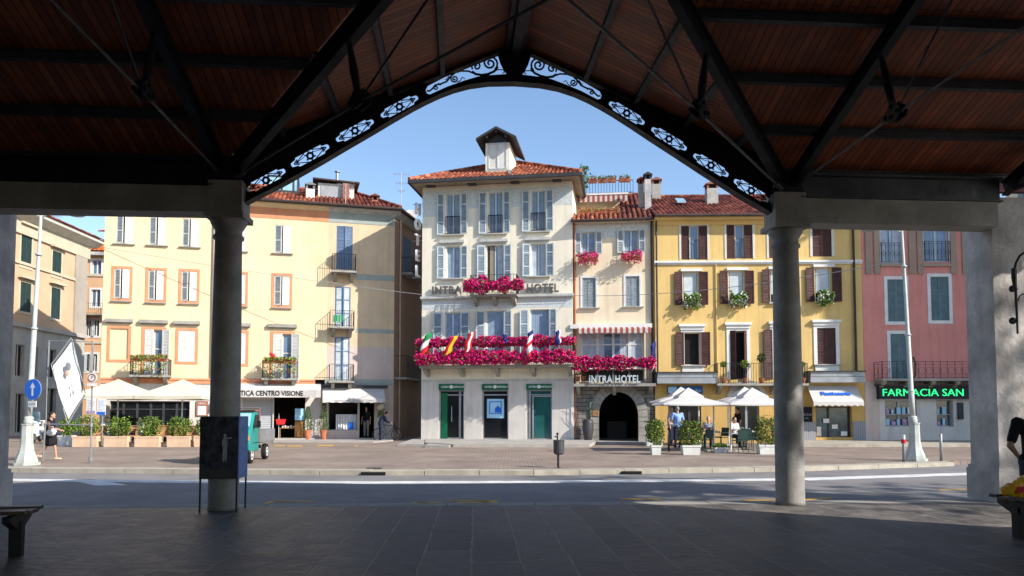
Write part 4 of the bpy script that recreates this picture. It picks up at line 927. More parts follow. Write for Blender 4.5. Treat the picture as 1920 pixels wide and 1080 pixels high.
# vertical sign in the alley
u, z1 = H.L(788, 376, .0); z0 = H.L(788, 522)[1]
t = thing('alley_sign', 'white vertical letters on a thin frame, seen edge-on in the alley left of the hotel', 'sign', H.wp(-.02, -.3, z0), H.rz-rad(6))
n = 5
for i, ch in enumerate('HOTEL'):
    zz = (z1-z0)*(1-(i+.5)/n); text(ch, (z1-z0)/n*1.0, M['cloth_white'], 'letter', t, Matrix.Translation((-.30, -.05, zz)) @ Matrix.Rotation(rad(84), 4, 'Z'), .06, bold=.01)
s = MB()
for z in (.1, (z1-z0)*.5, z1-z0-.1): s.bar((0, 0, z), (-.6, 0, z), .03)
s.build('sign_frame', M['zinc'], t)
# flags along the long balcony
def flag(B, label, px, py, hoist, fly, cols, off=1.55, mode='fly', n=12):
    u, z = B.L(px, py, off); t = thing('flag', label, 'flag', B.wp(u, off, z), B.rz, None)
    hx, hz = hoist; fx, fz = fly; s = MB(); a_ = []
    for i in range(n+1):
        for j in range(5):
            f, h = i/n, j/4; k = math.sin(f*7+h*2.5)*.07*f+.05*math.sin(h*5)
            a_.append((hx*h+fx*f*(1-.25*h)+.03*math.sin(f*9), -.05-k, hz*h+fz*f*(1-.12*h)))
    fs = []; ms = []
    for i in range(n):
        for j in range(4):
            ms.append(min(len(cols)-1, int(((i+.5)/n if mode == 'fly' else (j+.5)/4)*len(cols)))); b_ = i*5+j; fs.append((b_, b_+1, b_+6, b_+5))
    s.add(a_, fs); s.m = ms; s.sm = [True]*len(fs); s.build('cloth', [M[c_] for c_ in cols], t)
    MB().tube([(-hx*.3, .9, -hz*.2-.7), (hx*1.1, -.06, hz*1.25)], .016, 6).build('pole', M['plastic_white'], t); return t
flag(H, 'hanging green white and red flag at the left end of the long hotel balcony', 797, 630, (.36, .22), (-.34, -1.15), ['green', 'cloth_white', 'red'])
flag(H, 'hanging black, red and gold flag over the long hotel balcony', 846, 634, (.34, .16), (-.50, -1.0), ['red', 'red', 'gold', 'gold'], mode='h')
flag(H, 'hanging red and white striped flag over the long hotel balcony', 878, 626, (.34, .14), (-.28, -1.05), ['red', 'red', 'cloth_white', 'red'], mode='h')
flag(H, 'mostly hidden dark blue flag tip above the petunias in the middle of the balcony', 942, 628, (.2, .05), (.12, -.45), ['navyflag'])
flag(H, 'narrow blue, white and red striped flag near the right hotel window', 989, 626, (.26, .2), (-.05, -1.3), ['navyflag', 'cloth_white', 'red', 'cloth_white', 'red'])
flag(H, 'dark blue and white flag at the right end of the long hotel balcony', 1041, 624, (.24, .2), (.05, -.75), ['navyflag', 'navyflag', 'cloth_white'], mode='h')

# ================================================================== C: small annex with stone arch
C = Bld('annex_house', 'narrow pale hotel annex with a stone arch, striped awning and roof terrace', 'hotel annex', gz(1076, 56.7, 38.6)+Vector((.02, .12, 0)), gz(1228, 57.4, 38.6)+Vector((0, .12, 0)))
zcT = C.L(1150, 415)[1]; zst = C.L(1150, 722)[1]
def shp(B, w, quads, m, fm, rc, rails=(0, .5, 1), a=8):
    for (x0, x1, hg) in quads:
        u0, u1, _, _ = B.r(x0, 0+500, x1, 0+500); u0, u1 = B.L(x0, (rc[4]+rc[5])/2)[0], B.L(x1, (rc[4]+rc[5])/2)[0]
        shutter(B, w, u0, u1, rc[2], rc[3], -.03, m, fm, rails=rails, ang=rad(a)*(1 if hg else -1), hinge=hg)
for (x0, x1, y0, y1, q) in ((1090,1116,435,473,((1078,1089,1),(1117,1129,0))), (1170,1197,431,470,((1157,1169,1),(1198,1210,0)))):
    rc = C.r(x0, y0, x1, y1+4)+(y0, y1); w = window(C, rc[:4], 'shut_pale', 'glass_blue', y=.15, curtain='split'); shp(C, w, q, 'shut_grey', 'shut_pale', rc)
    r2 = C.L((x0+x1)/2, y1+1, .25)[1]; r3 = C.L((x0+x1)/2, y1+17, .25)[1]; railing(C, rc[0]-.08, rc[1]+.08, .25, r3, r2, par=w, name='planter_rail')
    flowerbox(C, rc[0]-.16, rc[1]+.14, .32, r3+.0, 'round bunch of magenta petunias under the %s upper window of the narrow annex' % ('left' if x0 < 1100 else 'right'), 'window petunias on the annex', PET, 560, .30, .42, dep=.3)
for (x0, x1, y0, y1) in ((1092,1117,521,577), (1173,1199,518,575)):
    rc = C.r(x0, y0, x1, y1); w = window(C, rc, 'white', 'glass_dark', y=.16, mull=()); um = (rc[0]+rc[1])/2; surround(C, w, rc, .10, 'white', .03, False); sill(C, w, rc[0]-.2, rc[1]+.2, rc[2])
    shutter(C, w, rc[0], um, rc[2], rc[3], .06, 'shut_grey', rails=(0, .3, .62, 1)); shutter(C, w, um, rc[1], rc[2], rc[3], .06, 'shut_grey', rails=(0, .3, .62, 1))
rc = C.r(1088, 692, 1208, 716); window(C, rc, 'zinc', 'glass_dark', y=.2, mull=(.27, .52, .77)); rc = C.r(1088, 622, 1208, 691.5); lw = window(C, rc, 'white', 'glass_blue', y=.2, mull=(.02, .27, .52, .77, .98), rails=(.66,), fw=.08, curtain='split')  # lower dark-paned window stands in for the shadow behind the balcony letters
ax0, ax1 = C.L(1123, 790)[0], C.L(1197, 790)[0]; axm = (ax0+ax1)/2; asp = C.L(1160, 782)[1]; aap = C.L(1160, 735)[1]; hw = (ax1-ax0)/2
wall(C, 'wall', 0, C.W, zst, zcT, 'annex')
# arch opening (pointed-round) in the stone floor
def archpt(t, k=1.0, add=0.0):   # t 0..1 left to right
    a = math.pi*(1-t); x = axm+(hw+add)*math.cos(a)*1.0; z = asp+(aap-asp+add)*(math.sin(a)**.9 if math.sin(a) > 0 else 0); return x, z
N = 24; s = MB(); pts = [archpt(i/N) for i in range(N+1)]
for (p, q) in zip(pts, pts[1:]): s.quad((p[0], 0, p[1]), (q[0], 0, q[1]), (q[0], 0, zst), (p[0], 0, zst)); s.quad((p[0], 0, p[1]), (q[0], 0, q[1]), (q[0], .6, q[1]), (p[0], .6, p[1]))
s.quad((0, 0, 0), (ax0, 0, 0), (ax0, 0, zst), (0, 0, zst)); s.quad((ax1, 0, 0), (C.W, 0, 0), (C.W, 0, zst), (ax1, 0, zst)); s.quad((ax0, 0, 0), (ax0, .6, 0), (ax0, .6, asp), (ax0, 0, asp)); s.quad((ax1, 0, 0), (ax1, .6, 0), (ax1, .6, asp), (ax1, 0, asp))
C.part('stone_wall', s, M['rubble'])
s = MB(); V = 15
for i in range(V):
    t0, t1 = (i+.04)/V, (i+.96)/V; p0, p1 = archpt(t0), archpt(t1); q0, q1 = archpt(t0, add=.46), archpt(t1, add=.46); o = .05+R.uniform(0, .02)
    s.poly([(p0[0], -o, p0[1]), (p1[0], -o, p1[1]), (q1[0], -o, q1[1]), (q0[0], -o, q0[1])], (0, o+.3, 0))
for x0, x1 in ((ax0-.44, ax0), (ax1, ax1+.44)):
    z = 0
    while z < asp-.1: h = R.uniform(.28, .4); j = R.uniform(-.05, .05); s.box(x0+(j if x0 < axm-.5 else 0), x1+(j if x0 > axm else 0), -.05-R.uniform(0, .02), .3, z+.01, min(asp, z+h)-.01); z += h
C.part('arch_stones', s, M['stone'])
room(C, ax0-.6, ax1+.6, .02, aap+.1, 6.5, 'room', .6)
MB().box(axm-.5, axm+.6, 5.6, 6.5, 0.02, .95).build('reception_table', M['cloth_grey'], C.root)
MB().box(C.L(1129,610)[0]-1.6, C.W-.1, -.22, 0, C.L(1150, 616)[1], C.L(1150, 608)[1]).build('awning_box', M['white'], C.root)
a, b = C.L(1084, 618, .5)[0], C.L(1220, 618, .5)[0]; zt = C.L(1150, 613, .2)[1]; zv = C.L(1150, 616, .8)[1]; zq = C.L(1150, 625, .8)[1]
s = MB(); n = 48
for i in range(n):
    x0, x1 = a+(b-a)*i/n, a+(b-a)*(i+1)/n; s.quad((x0, -.15, zt), (x1, -.15, zt), (x1, -.8, zv), (x0, -.8, zv)); dz_ = .035*(i % 4 in (0, 3)); s.quad((x0, -.8, zv), (x1, -.8, zv), (x1, -.81, zq+dz_), (x0, -.81, zq+dz_))
C.part('striped_awning', s, M['redwhite'])
a, b, c, d = C.r(1076, 682, 1229, 719, .75); balcony(C, a+.03, b-.03, c, .75, d, 'stone', .12, nb=3, th=.14)
n = 5
for i in range(n): _ = flowerbox(C, a-.05+(b-a+.05)*i/n, a-.05+(b-a+.05)*(i+1)/n, .85, d-.12, 'magenta petunia trough over the letters on the annex balcony', FB+'on the annex balcony', PET, 800, .34, .40, size=.11); R_ORD(_, i)
sign_text('INTRA HOTEL', C, 1152, 711.5, .36, .84, 'silver letters INTRA HOTEL on the annex balcony railing over the stone arch', 96, 'shut_pale')
flag(C, 'dark blue flag hanging on the pale corner at the right end of the annex balcony', 1219, 650, (.25, .3), (.02, -1.3), ['navyflag', 'navyflag', 'navyflag', 'cloth_white'], .9)
a, b, c, d = C.r(1106, 754, 1116, 766); t = thing('wall_plaque', 'small white plaque on the rubble wall left of the arch', 'plaque', C.wp(a, .01, c), C.rz); MB().box(0, b-a, -.03, 0, 0, d-c).build('plate', M['plastic_white'], t); text('i', .2, M['purple'], 'lettering', t, Matrix.Translation(((b-a)/2, -.032, (d-c)/2)), .002)
a, b, c, d = C.r(1111, 769, 1122, 780); tag(MB().box(a, b, -.09, -.06, c, d).build('wall_plaque', M['wicker'], None, C.T), 'small brown plaque under the white one by the arch', 'plaque')
C.part('frieze_band', MB().box(C.L(1131,440)[0], C.L(1155,440)[0], -.006, 0, C.L(1140,446)[1], C.L(1140,432)[1]).box(0.02, C.W-.02, -.01, 0, zcT-.5, zcT-.05), M['frieze'])
shell(C, 0, C.W, 9, zcT, 'annex'); backing(C, .26, C.W-.26, zst+.1, zcT-.2)
pipe(C, .06, .2, zcT+.2, 'terracotta', .07, .05); pipe(C, C.W-.08, zst, zcT, 'copper', .09, .05)
zeC = C.L(1150, 411, .5)[1]; C.part('cornice', MB().poly([(0, .02, zcT), (0, -.05, zcT), (0, -.45, zeC-.12), (0, -.45, zeC-.05), (0, .02, zeC-.05)], (C.W, 0, 0)), M['annex'])
yr = 4.6; zrC = C.L(1190, 367, -yr)[1]; sl = (zrC-zeC)/(yr+.5)
cut = C.L(1165, 400, -1)[0]
tiles(C, 'roof', [(-.1, -.5, zeC), (cut, -.5, zeC), (cut, .75, zeC+1.25*sl), (-.1, .75, zeC+1.25*sl)], 'tile_o'); tiles(C, 'roof', [(cut, -.5, zeC), (C.W, -.5, zeC), (C.W, yr, zrC), (cut, yr, zrC)], 'tile_r')
tiles(C, 'roof', [(C.W, 9.5, zeC), (-.1, 9.5, zeC), (-.1, yr, zrC-.02), (C.W, yr, zrC-.02)], 'tile_r', tw=.5, tl=.8)
ridgecap(C, (cut, yr, zrC+.07), (C.W, yr, zrC+.07), 'tile_r'); gutter(C, -.05, C.W, .56, zeC-.04)
zfl = zeC+1.2*sl; C.part('terrace_floor', MB().box(0, cut, .78, 4.6, zfl-.2, zfl-.1), M['slab'])
zt0 = C.L(1140, 365, -3.2)[1]; zt1 = C.L(1140, 339, -3.2)[1]; 
C.part('terrace_wall', MB().box(0, cut+.3, 3.2, 4.8, zfl-.2, zt0-.35), M['annex'])
s = MB(); n = 40; a = -.1; b = cut+.4
for i in range(n):
    x0, x1 = a+(b-a)*i/n, a+(b-a)*(i+1)/n; s.quad((x0, 3.1, zt0-.1), (x1, 3.1, zt0-.1), (x1, 2.6, zt0-.22), (x0, 2.6, zt0-.22)); s.quad((x0, 2.6, zt0-.22), (x1, 2.6, zt0-.22), (x1, 2.59, zt0-.55), (x0, 2.59, zt0-.55))
C.part('striped_awning', s, M['redwhite']); C.part('terrace_slab', MB().box(-.1, cut+.45, 2.9, 6, zt0-.08, zt0+.02), M['white'])
s = MB(); a, b = C.L(1100, 350, -3.2)[0], C.L(1187, 350, -3.2)[0]
for z in (zt0+.1, zt1): s.bar((a, 3.2, z), (b, 3.2, z), .035)
for i in range(17): s.bar((a+(b-a)*i/16, 3.2, zt0), (a+(b-a)*i/16, 3.2, zt1), .022)
C.part('terrace_railing', s, M['iron'])
for i, px in enumerate((1111, 1129, 1147, 1171)):
    u = C.L(px, 338, -3.15)[0]; flowerbox(C, u-.25-.06*(i == 3), u+.25+.06*(i == 3), -3.12, zt1-.12-.0, 'small terracotta flower box on the top rail of the roof terrace', 'terrace rail boxes', [('leaf', .6), ('leaf_l', .25), ('redflower', .15)], 120, .22, .02, size=.08, boxh=.2)['label'] = 'small terracotta flower box on the roof terrace rail, '+ORD[i]
for i in range(3):
    u0 = C.L(1083+27*i, 389, 0)[0]; flowerbox(C, u0, C.L(1083+27*(i+1), 389, 0)[0]-.05, -.85, zfl+.02, 'long terracotta trough with sparse red flowers at the low edge of the annex roof', 'roof edge troughs', [('leaf_l', .4), ('redflower', .6)], 110, .22, .02, size=.08)['label'] = 'long terracotta trough with red flowers at the annex roof edge, '+ORD[i]
u, z = C.L(1096, 335, -3.4); t = thing('palm_plant', 'leafy green pot plant sticking up behind the hotel eave', 'plant', C.wp(u-.05, -3.6, zt0), C.rz)
s = MB(); s.tube([(0,0,0), (0,0,.9)], .04, 6); s.build('stem', M['bark'], t); MB().leaves(160, lambda: (R.gauss(0, .14), R.gauss(0, .15), R.uniform(.5, 1.75)), .24, .35).build('leaves', M['leaf'], t)
for (x0, x1, y0, y1, yb, m_, c_) in ((1196,1208,345,384,1.6,'marble','tile_r'), (1208,1222,336,388,1.2,'pier','eave'), (1222,1240,345,366,4.2,'marble','redbrick')):
    a, z1 = C.L(x0, y0, -yb); b, z0 = C.L(x1, y1, -yb); chimney(C, a+.02, b-.02, yb, yb+.45, z0-.7, z1, m_, c_)

# ================================================================== D: yellow house
Dd = Bld('yellow_house', 'yellow house with dark brown shutters and a long balcony over a cafe', 'house', gz(1228.5, 57.4, 38.6), gz(1621, 57.8, 38.6))
Y = Dd
def brown(rc, w, x, y0, y1, folded=False):
    for (x0, x1, hg) in x:
        u0, u1 = Y.L(x0, (y0+y1)/2)[0], Y.L(x1, (y0+y1)/2)[0]; shutter(Y, w, u0, u1, rc[2], rc[3], -.03, 'shut_brown', rails=(0, .33, .66, 1), ang=rad(7)*(1 if hg else -1), hinge=hg)
for (x0, x1, y0, y1, q) in ((1292,1311,423,487,((1277,1293,0),(1310,1326,1))), (1378,1395,421,485,((1362,1378,0),(1395,1411,1))), (1456,1474,420,484,((1441,1456,0),(1474,1490,1))), (1523,1559,428,481,())):
    rc = Y.r(x0, y0, x1, y1); w = window(Y, Y.r(min(x0, q[0][0] if q else x0), y0, max(x1, q[1][1] if q else x1), y1), 'cream_frame', 'glass_blue' if q else 'glass_dark', y=.13, mull=(.34, .66) if q else ())
    if q:
        for (sx0, sx1, hg) in q: u0, u1 = Y.L(sx0, (y0+y1)/2)[0], Y.L(sx1, (y0+y1)/2)[0]; shutter(Y, w, u0+.02, u1-.02, rc[2], rc[3]-.03, .04, 'shut_brown', rails=(0, .33, .66, 1))
        R2 = (Y.L(q[0][0], 450)[0], Y.L(q[1][1], 450)[0], rc[2], rc[3]); surround(Y, w, R2, .1, 'cream_frame', .03, False); railing(Y, rc[0], rc[1], .0, rc[2], rc[2]+1.0, ends=False, par=w)
    else:
        um = (rc[0]+rc[1])/2; shutter(Y, w, rc[0], um, rc[2], rc[3], .05, 'shut_brown'); shutter(Y, w, um, rc[1], rc[2], rc[3], .05, 'shut_brown'); surround(Y, w, rc, .12, 'cream_frame', .03, False)
row2 = ((1280,1310,510,572,(1264,1279),(1311,1327)), (1366,1396,508,570,(1349,1364),(1397,1413)), (1444,1474,506,568,(1428,1443),(1475,1491)), (1528,1558,502,566,(1510,1526),(1560,1577)))
for i, (x0, x1, y0, y1, l, r_) in enumerate(row2):
    rc = Y.r(x0, y0, x1, y1); w = window(Y, rc, 'white', 'glass_dark', y=.15, mull=()); B_ = MB().box(rc[0]+.08, rc[1]-.08, .1, .13, rc[2]+.45, rc[3]-.06); Y.part('roller_blind', B_, M['shut_pale'], w)
    brown(rc, w, ((l[0], l[1], 1), (r_[0], r_[1], 0)), y0, y1); a, b, c, d = Y.r(x0-4, y0-6, x1+6, y0-1); Y.part('hood', MB().box(a, b, -.1, 0, c, d), M['white'], w); sill(Y, w, rc[0]-.1, rc[1]+.1, rc[2], 'marble', .16)
    if i != 2: flowerbox(Y, rc[0]+.02, rc[1]+.0, .2, rc[2]+.02, ('white and green flower box on the yellow house under the window nearest the annex', 'white and green flower box under the window above the dark balcony door', '', 'white and green flower box under the window right of the right column')[i], 'white flower boxes', [('leaf', .48), ('leaf_l', .36), ('whiteflower', .16)], 520, .42, .5, size=.12, box='planter_w')
for i, (x0, x1, y0, y1) in enumerate(((1283,1314,623,685), (1369,1400,620,712), (1451,1478,618,710), (1532,1567,615,683))):
    rc = Y.r(x0, y0, x1, y1); dk = 'glass_dark'; a, b, c, d = Y.r(x0-11, y0-15, x1+8, y0-9)
    if i in (0, 3): c0 = rc[2]
    w = window(Y, rc, 'cream_frame', 'black', y=.22, mull=() , fw=.05); Y.part('hood', MB().box(a, b, -.18, 0, d-.12, d).box(a+.07, b-.07, -.1, 0, c-.12, d-.12), M['white'], w); surround(Y, w, rc, .17, 'white', .04, False)  # black pane stands in for the dark room behind
    if i == 0: brown(rc, w, ((1266,1282,1), (1315,1331,0)), y0, y1); Y.part('apron', MB().box(rc[0]-.12, rc[1]+.12, -.05, 0, rc[2]-.4, rc[2]-.03), M['white'], w); sill(Y, w, rc[0]-.2, rc[1]+.2, rc[2])
    elif i == 2: brown(rc, w, ((1431,1448,1), (1482,1498,0)), y0, y1)
    elif i == 1: shutter(Y, w, rc[0], rc[0]+.3, rc[2], rc[3], .0, 'shut_brown', ang=rad(-35)); shutter(Y, w, rc[1]-.22, rc[1], rc[2], rc[3], .0, 'shut_brown', ang=rad(40), hinge=1)
    else: um = (rc[0]+rc[1])/2; shutter(Y, w, rc[0], um, rc[2], rc[3], .04, 'shut_brown'); shutter(Y, w, um, rc[1], rc[2], rc[3], .04, 'shut_brown'); Y.part('apron', MB().box(rc[0]-.12, rc[1]+.12, -.05, 0, rc[2]-.4, rc[2]-.03), M['white'], w); sill(Y, w, rc[0]-.2, rc[1]+.2, rc[2])
zl2 = Y.L(1420, 492)[1]; zlo = Y.L(1420, 721)[1]; zct = Y.L(1420, 412)[1]; zdado = Y.L(1560, 790)[1]
cafe = Y.r(1253, 738, 1315, 826); arc = Y.r(1378, 745, 1424, 826); shp_ = Y.r(1530, 762, 1598, 820)
for h in (cafe, arc, shp_): Y.holes.append((h[0], h[1], max(.02, h[2]), h[3]))
wall(Y, 'wall', 0, Y.W, zlo, zct, 'yellow'); wall(Y, 'ground_floor_wall', 0, Y.W, 0, zlo, 'ochre')
Y.part('ledge', MB().box(0, Y.W, -.14, 0, zl2-.02, zl2+.08).box(0, Y.W, -.08, 0, zl2-.1, zl2-.02), M['white']); Y.part('boarded_dado', MB().box(Y.L(1492, 800)[0], Y.L(1529, 800)[0], -.03, 0, 0, zdado), M['boards']); Y.part('boarded_dado', MB().box(Y.L(1599, 800)[0], Y.W, -.03, 0, 0, zdado), M['boards'])
zeD = Y.L(1350, 402, .5)[1]; Y.part('cornice', MB().poly([(0, .02, zct-.25), (0, -.06, zct-.25), (0, -.12, zct-.05), (0, -.4, zeD-.2), (0, -.45, zeD-.05), (0, .02, zeD-.05)], (Y.W, 0, 0)), M['yellow'])
shell(Y, 0, Y.W, 9, zct, 'yellow'); backing(Y, .26, Y.W-.26, zlo+.1, zct-.2)
yr = 4.8; zrD = Y.L(1330, 370, -yr)[1]
tiles(Y, 'roof', [(-.02, -.5, zeD), (Y.W+.1, -.5, zeD), (Y.W+.1, yr, zrD), (-.02, yr, zrD)], 'tile_r'); tiles(Y, 'roof', [(Y.W, 9.5, zeD), (0, 9.5, zeD), (0, yr, zrD-.02), (Y.W, yr, zrD-.02)], 'tile_r', tw=.6, tl=.9); ridgecap(Y, (0, yr, zrD+.07), (Y.W, yr, zrD+.07), 'tile_r'); gutter(Y, 0, Y.W+.1, .56, zeD-.04)
a, z1 = Y.L(1325, 352, -2.6); b, z0 = Y.L(1346, 384, -2.6); chimney(Y, a, b, 2.5, 3.05, z0-.3, z1-.05, 'marble', 'redbrick')
a, z0 = Y.L(1268, 383, -2.2); b, _ = Y.L(1284, 383, -2.2); Y.part('roof_light', MB().poly([(a, 1.9, z0+.0), (b, 1.9, z0+.0), (b, 2.6, z0+.34), (a, 2.6, z0+.34)], (0, 0, .1)), M['glass_sky'])
pipe(Y, .12, zlo, zct, 'copper', .09, .045); pipe(Y, Y.L(1601, 560)[0], zlo+.1, zct, 'copper', .1, .06); pipe(Y, Y.L(1343, 600)[0], zlo+.3, zl2, 'yellow', .05, .03)
a, b, c, d = Y.r(1346, 681, 1514, 719, .7); balcony(Y, a, b, c, .7, d, 'stone', .12, nb=4)
for (px, lb, sz) in ((1357, 'small pale green pot plant at the left end of the yellow house balcony', .16), (1397, 'pale leafy pot plant by the dark door on the yellow house balcony', .22), (1428, 'round clipped ball tree on the yellow house balcony', .24), (1505, 'tiny pot plant at the right end of the yellow house balcony', .12)):
    u = Y.L(px, 700, .5)[0]; t = thing('pot_plant', lb, 'pot plant', Y.wp(u, .5, c), Y.rz); MB().lathe([(.1,0),(.14,.28)], n=12).build('pot', M['terracotta'], t); ht = 1.25 if 'ball' in lb else .95; MB().tube([(0,0,.2),(0,0,ht)], .02, 5).build('stem', M['bark'], t)
    def ps(): v = Vector((R.gauss(0,1), R.gauss(0,1), R.gauss(0,1))).normalized()*sz*R.uniform(.5, 1); return (v.x, v.y, v.z+ht)
    MB().leaves(260, ps, .08, .7).build('leaves', M['leaf_d' if 'ball' in lb else 'leaf_l'], t)
for (x0, x1, y0, y1) in ((1230,1345,699,719), (1517,1622,697,717)):
    a, b, c, d = Y.r(x0, y0, x1, y1, .6); md = (c+d)/2; Y.part('canopy_box', MB().box(a+.08, b, -.6, 0, md+.03, d).box(a+.05, b, -.66, 0, c, md).box(a+.08, b, -.55, 0, md, md+.03), M['zinc']); Y.part('canopy_top', MB().box(a, b+.02, -.68, 0, d, d+.05), M['copper'])
a, b, c, d = Y.r(1523, 722, 1617, 762, .8); zt = d; zv = Y.L(1570, 753, .95)[1]
s = MB(); n = 24
for i in range(n):
    x0, x1 = a+(b-a)*i/n, a+(b-a)*(i+1)/n; s.quad((x0, -.12, zt), (x1, -.12, zt), (x1, -.95, zv), (x0, -.95, zv)); e0_ = .06*abs(math.sin(math.pi*i/3)); e1_ = .06*abs(math.sin(math.pi*(i+1)/3)); s.quad((x0, -.95, zv), (x1, -.95, zv), (x1, -.96, c+e1_), (x0, -.96, c+e0_))
Y.part('shop_awning', s, M['canvas_w'])
m2 = Matrix.Translation(((a+b)/2, -.60, zv+(zt-zv)*.42+.06)) @ Matrix.Rotation(-math.atan2(.83, zt-zv), 4, 'X'); text('Pasticceria', .33, M['blue'], 'awning_lettering', Y.root, m2, .006, bold=.014)
w = window(Y, (shp_[0], shp_[1], .15, shp_[3]), 'eave', 'glass_shop', y=.3, mull=(.4,), fw=.06, hole=False)
for (x0, x1, y0, y1) in ((1544,1555,785,793), (1560,1571,796,804), (1577,1589,809,817), (1532,1540,800,818)):
    a, b, c, d = Y.r(x0, y0, x1, y1, -.2); Y.part('window_card', MB().box(a, b, .22, .24, c, d), M['plastic_white'], w)
w = window(Y, (cafe[0], cafe[1], .05, cafe[3]), 'eave', 'glass_dark', y=.24, mull=(.33, .66), fw=.07, hole=False)
w = window(Y, (arc[0], arc[1], .05, arc[3]), 'zinc', 'glass_dark', y=.2, mull=(.5,), fw=.07, hole=False)
s = MB(); uc = Y.L(1400, 745)[0]; r0 = .78; z0 = arc[3]
for i in range(12):
    a0, a1 = math.pi*i/12, math.pi*(i+1)/12; s.poly([(uc+r0*1.25*math.cos(a0), -.06, z0+r0*1.1*math.sin(a0)), (uc+r0*1.25*math.cos(a1), -.06, z0+r0*1.1*math.sin(a1)), (uc+r0*.95*math.cos(a1), -.06, z0+r0*.85*math.sin(a1)), (uc+r0*.95*math.cos(a0), -.06, z0+r0*.85*math.sin(a0))], (0, .08, 0))
Y.part('arch_trim', s, M['pier']); s = MB(); s.poly([(uc+r0*.94*math.cos(math.pi*i/12), -.012, z0+r0*.84*math.sin(math.pi*i/12)) for i in range(13)], (0, .01, 0)); Y.part('lunette', s, M['zinc'])
a, b, c, d = Y.r(1252, 724, 1317, 738, .1); t = thing('cafe_sign', 'blue cafe sign board above the cafe door behind the left white umbrella', 'sign', Y.wp((a+b)/2, .05, c), Y.rz); MB().box(-(b-a)/2, (b-a)/2, -.08, 0, 0, d-c).build('sign_panel', M['blue_s'], t); MB().box(-(b-a)/2+.02, -(b-a)/2+.42, -.09, -.082, .03, d-c-.03).build('picture', M['lightblue'], t); text('Bar', .22, M['lightblue'], 'lettering', t, Matrix.Translation(((b-a)*.38, -.085, .14)), .003)
a, b, c, d = Y.r(1491, 763, 1523, 791, .05); t = thing('blackboard', 'black slate board with white handwriting on the yellow wall right of the right column', 'menu board', Y.wp((a+b)/2, .03, c), Y.rz); MB().box(-(b-a)/2, (b-a)/2, -.04, 0, 0, d-c).build('board', M['cloth_black'], t); text('da Michel', .2, M['cloth_grey'], 'lettering', t, Matrix.Translation((0, -.045, (d-c)*.5)) @ Matrix.Shear('XZ', 4, (.0, .0)), .002); text('bar  vini', .13, M['cloth_grey'], 'lettering', t, Matrix.Translation((0, -.045, (d-c)*.25)), .002)

# ================================================================== E: pink house with pharmacy
E = Bld('pink_house', 'pink house with grey-green shutters over a pharmacy at the right end', 'house', gz(1621.5, 57.8, 38.6), gz(2010, 57.8, 38.6))
E.P0 += E.n*.0
for (x0, x1, y0, y1) in ((1650,1691,440,494), (1731,1778,437,491), (1824,1870,437,491)):
    rc = E.r(x0, y0-25, x1, y1); w = window(E, rc, 'shut_pale', 'glass_blue', y=.14, mull=(.5,), curtain='split'); surround(E, w, rc, .06, 'white', .03, False)
    railing(E, rc[0], rc[1], .12, rc[2]+.02, rc[2]+1.0, ends=True, par=w, deco=True, step=.2)
for (x0, x1, y0, y1) in ((1664,1697,524,603), (1745,1779,519,601), (1832,1866,518,600), (1670,1702,626,712), (1848,1880,622,712)):
    rc = E.r(x0, y0, x1, y1); w = window(E, rc, 'shut_teal', 'glass_dark', y=.16, mull=()); um = (rc[0]+rc[1])/2; surround(E, w, rc, .16, 'white', .03)
    shutter(E, w, rc[0], um, rc[2], rc[3], .05, 'shut_teal', rails=(0, .35, .68, 1)); shutter(E, w, um, rc[1], rc[2], rc[3], .05, 'shut_teal', rails=(0, .35, .68, 1))
zsg = E.L(1720, 716)[1]; zup = E.L(1720, 400)[1]; zpl = E.L(1720, 498)[1]
s1 = E.r(1660, 751, 1719, 800); s2 = E.r(1756, 750, 1788, 800); s3 = E.r(1840, 750, 1880, 800)
for h in (s1, s2, s3): E.holes.append(h)
wall(E, 'wall', 0, E.W, zsg, zup+.8, 'pink'); wall(E, 'ground_floor_wall', E.L(1650, 780)[0], E.W, 0, zsg, 'hotel_low'); wall(E, 'ground_floor_wall', 0, E.L(1650, 780)[0], 0, zsg, 'pinkish')
s = MB()
for px in (1627, 1643, 1708, 1724, 1786, 1808, 1812):
    a = E.L(px-5.5, 460)[0]; b = E.L(px+5.5, 460)[0]; s.box(a, b, -.07, 0, zpl-.42, zup+.8)
E.part('pilasters', s, M['taupe']); E.part('ledge', MB().box(E.L(1650,500)[0], E.L(1700,500)[0], -.12, 0, zpl-.06, zpl+.1).box(E.L(1727,500)[0], E.L(1782,500)[0], -.12, 0, zpl-.06, zpl+.1), M['taupe'])
shell(E, 0, E.W, 9, zup+.8, 'pink'); backing(E, .26, E.W-.26, zsg+.1, zup+.6)
zeE = zup+.9; tiles(E, 'roof', [(-.0, -.6, zeE), (E.W, -.6, zeE), (E.W, 4.5, zeE+2), (0, 4.5, zeE+2)], 'tile_r', tw=.4, tl=.6); tiles(E, 'roof', [(E.W, 9.5, zeE), (0, 9.5, zeE), (0, 4.5, zeE+2), (E.W, 4.5, zeE+2)], 'tile_r', tw=.6, tl=.9)
a, b, c, d = E.r(1654, 678, 1900, 710, .8); balcony(E, a, b, c, .8, d, 'stone', .34, nb=6, deco=True)
a, b, c, d = E.r(1649, 724, 1960, 748, .3); t = thing('pharmacy_sign', 'dark pharmacy fascia with glowing green letters FARMACIA SAN on the pink house', 'sign', E.wp(a, .0, c), E.rz)
MB().box(0, b-a, -.3, 0, 0, d-c).build('fascia', M['darknavy'], t); MB().box(-.1, b-a, -.5, 0, d-c, d-c+.1).build('fascia_top', M['copper'], t)
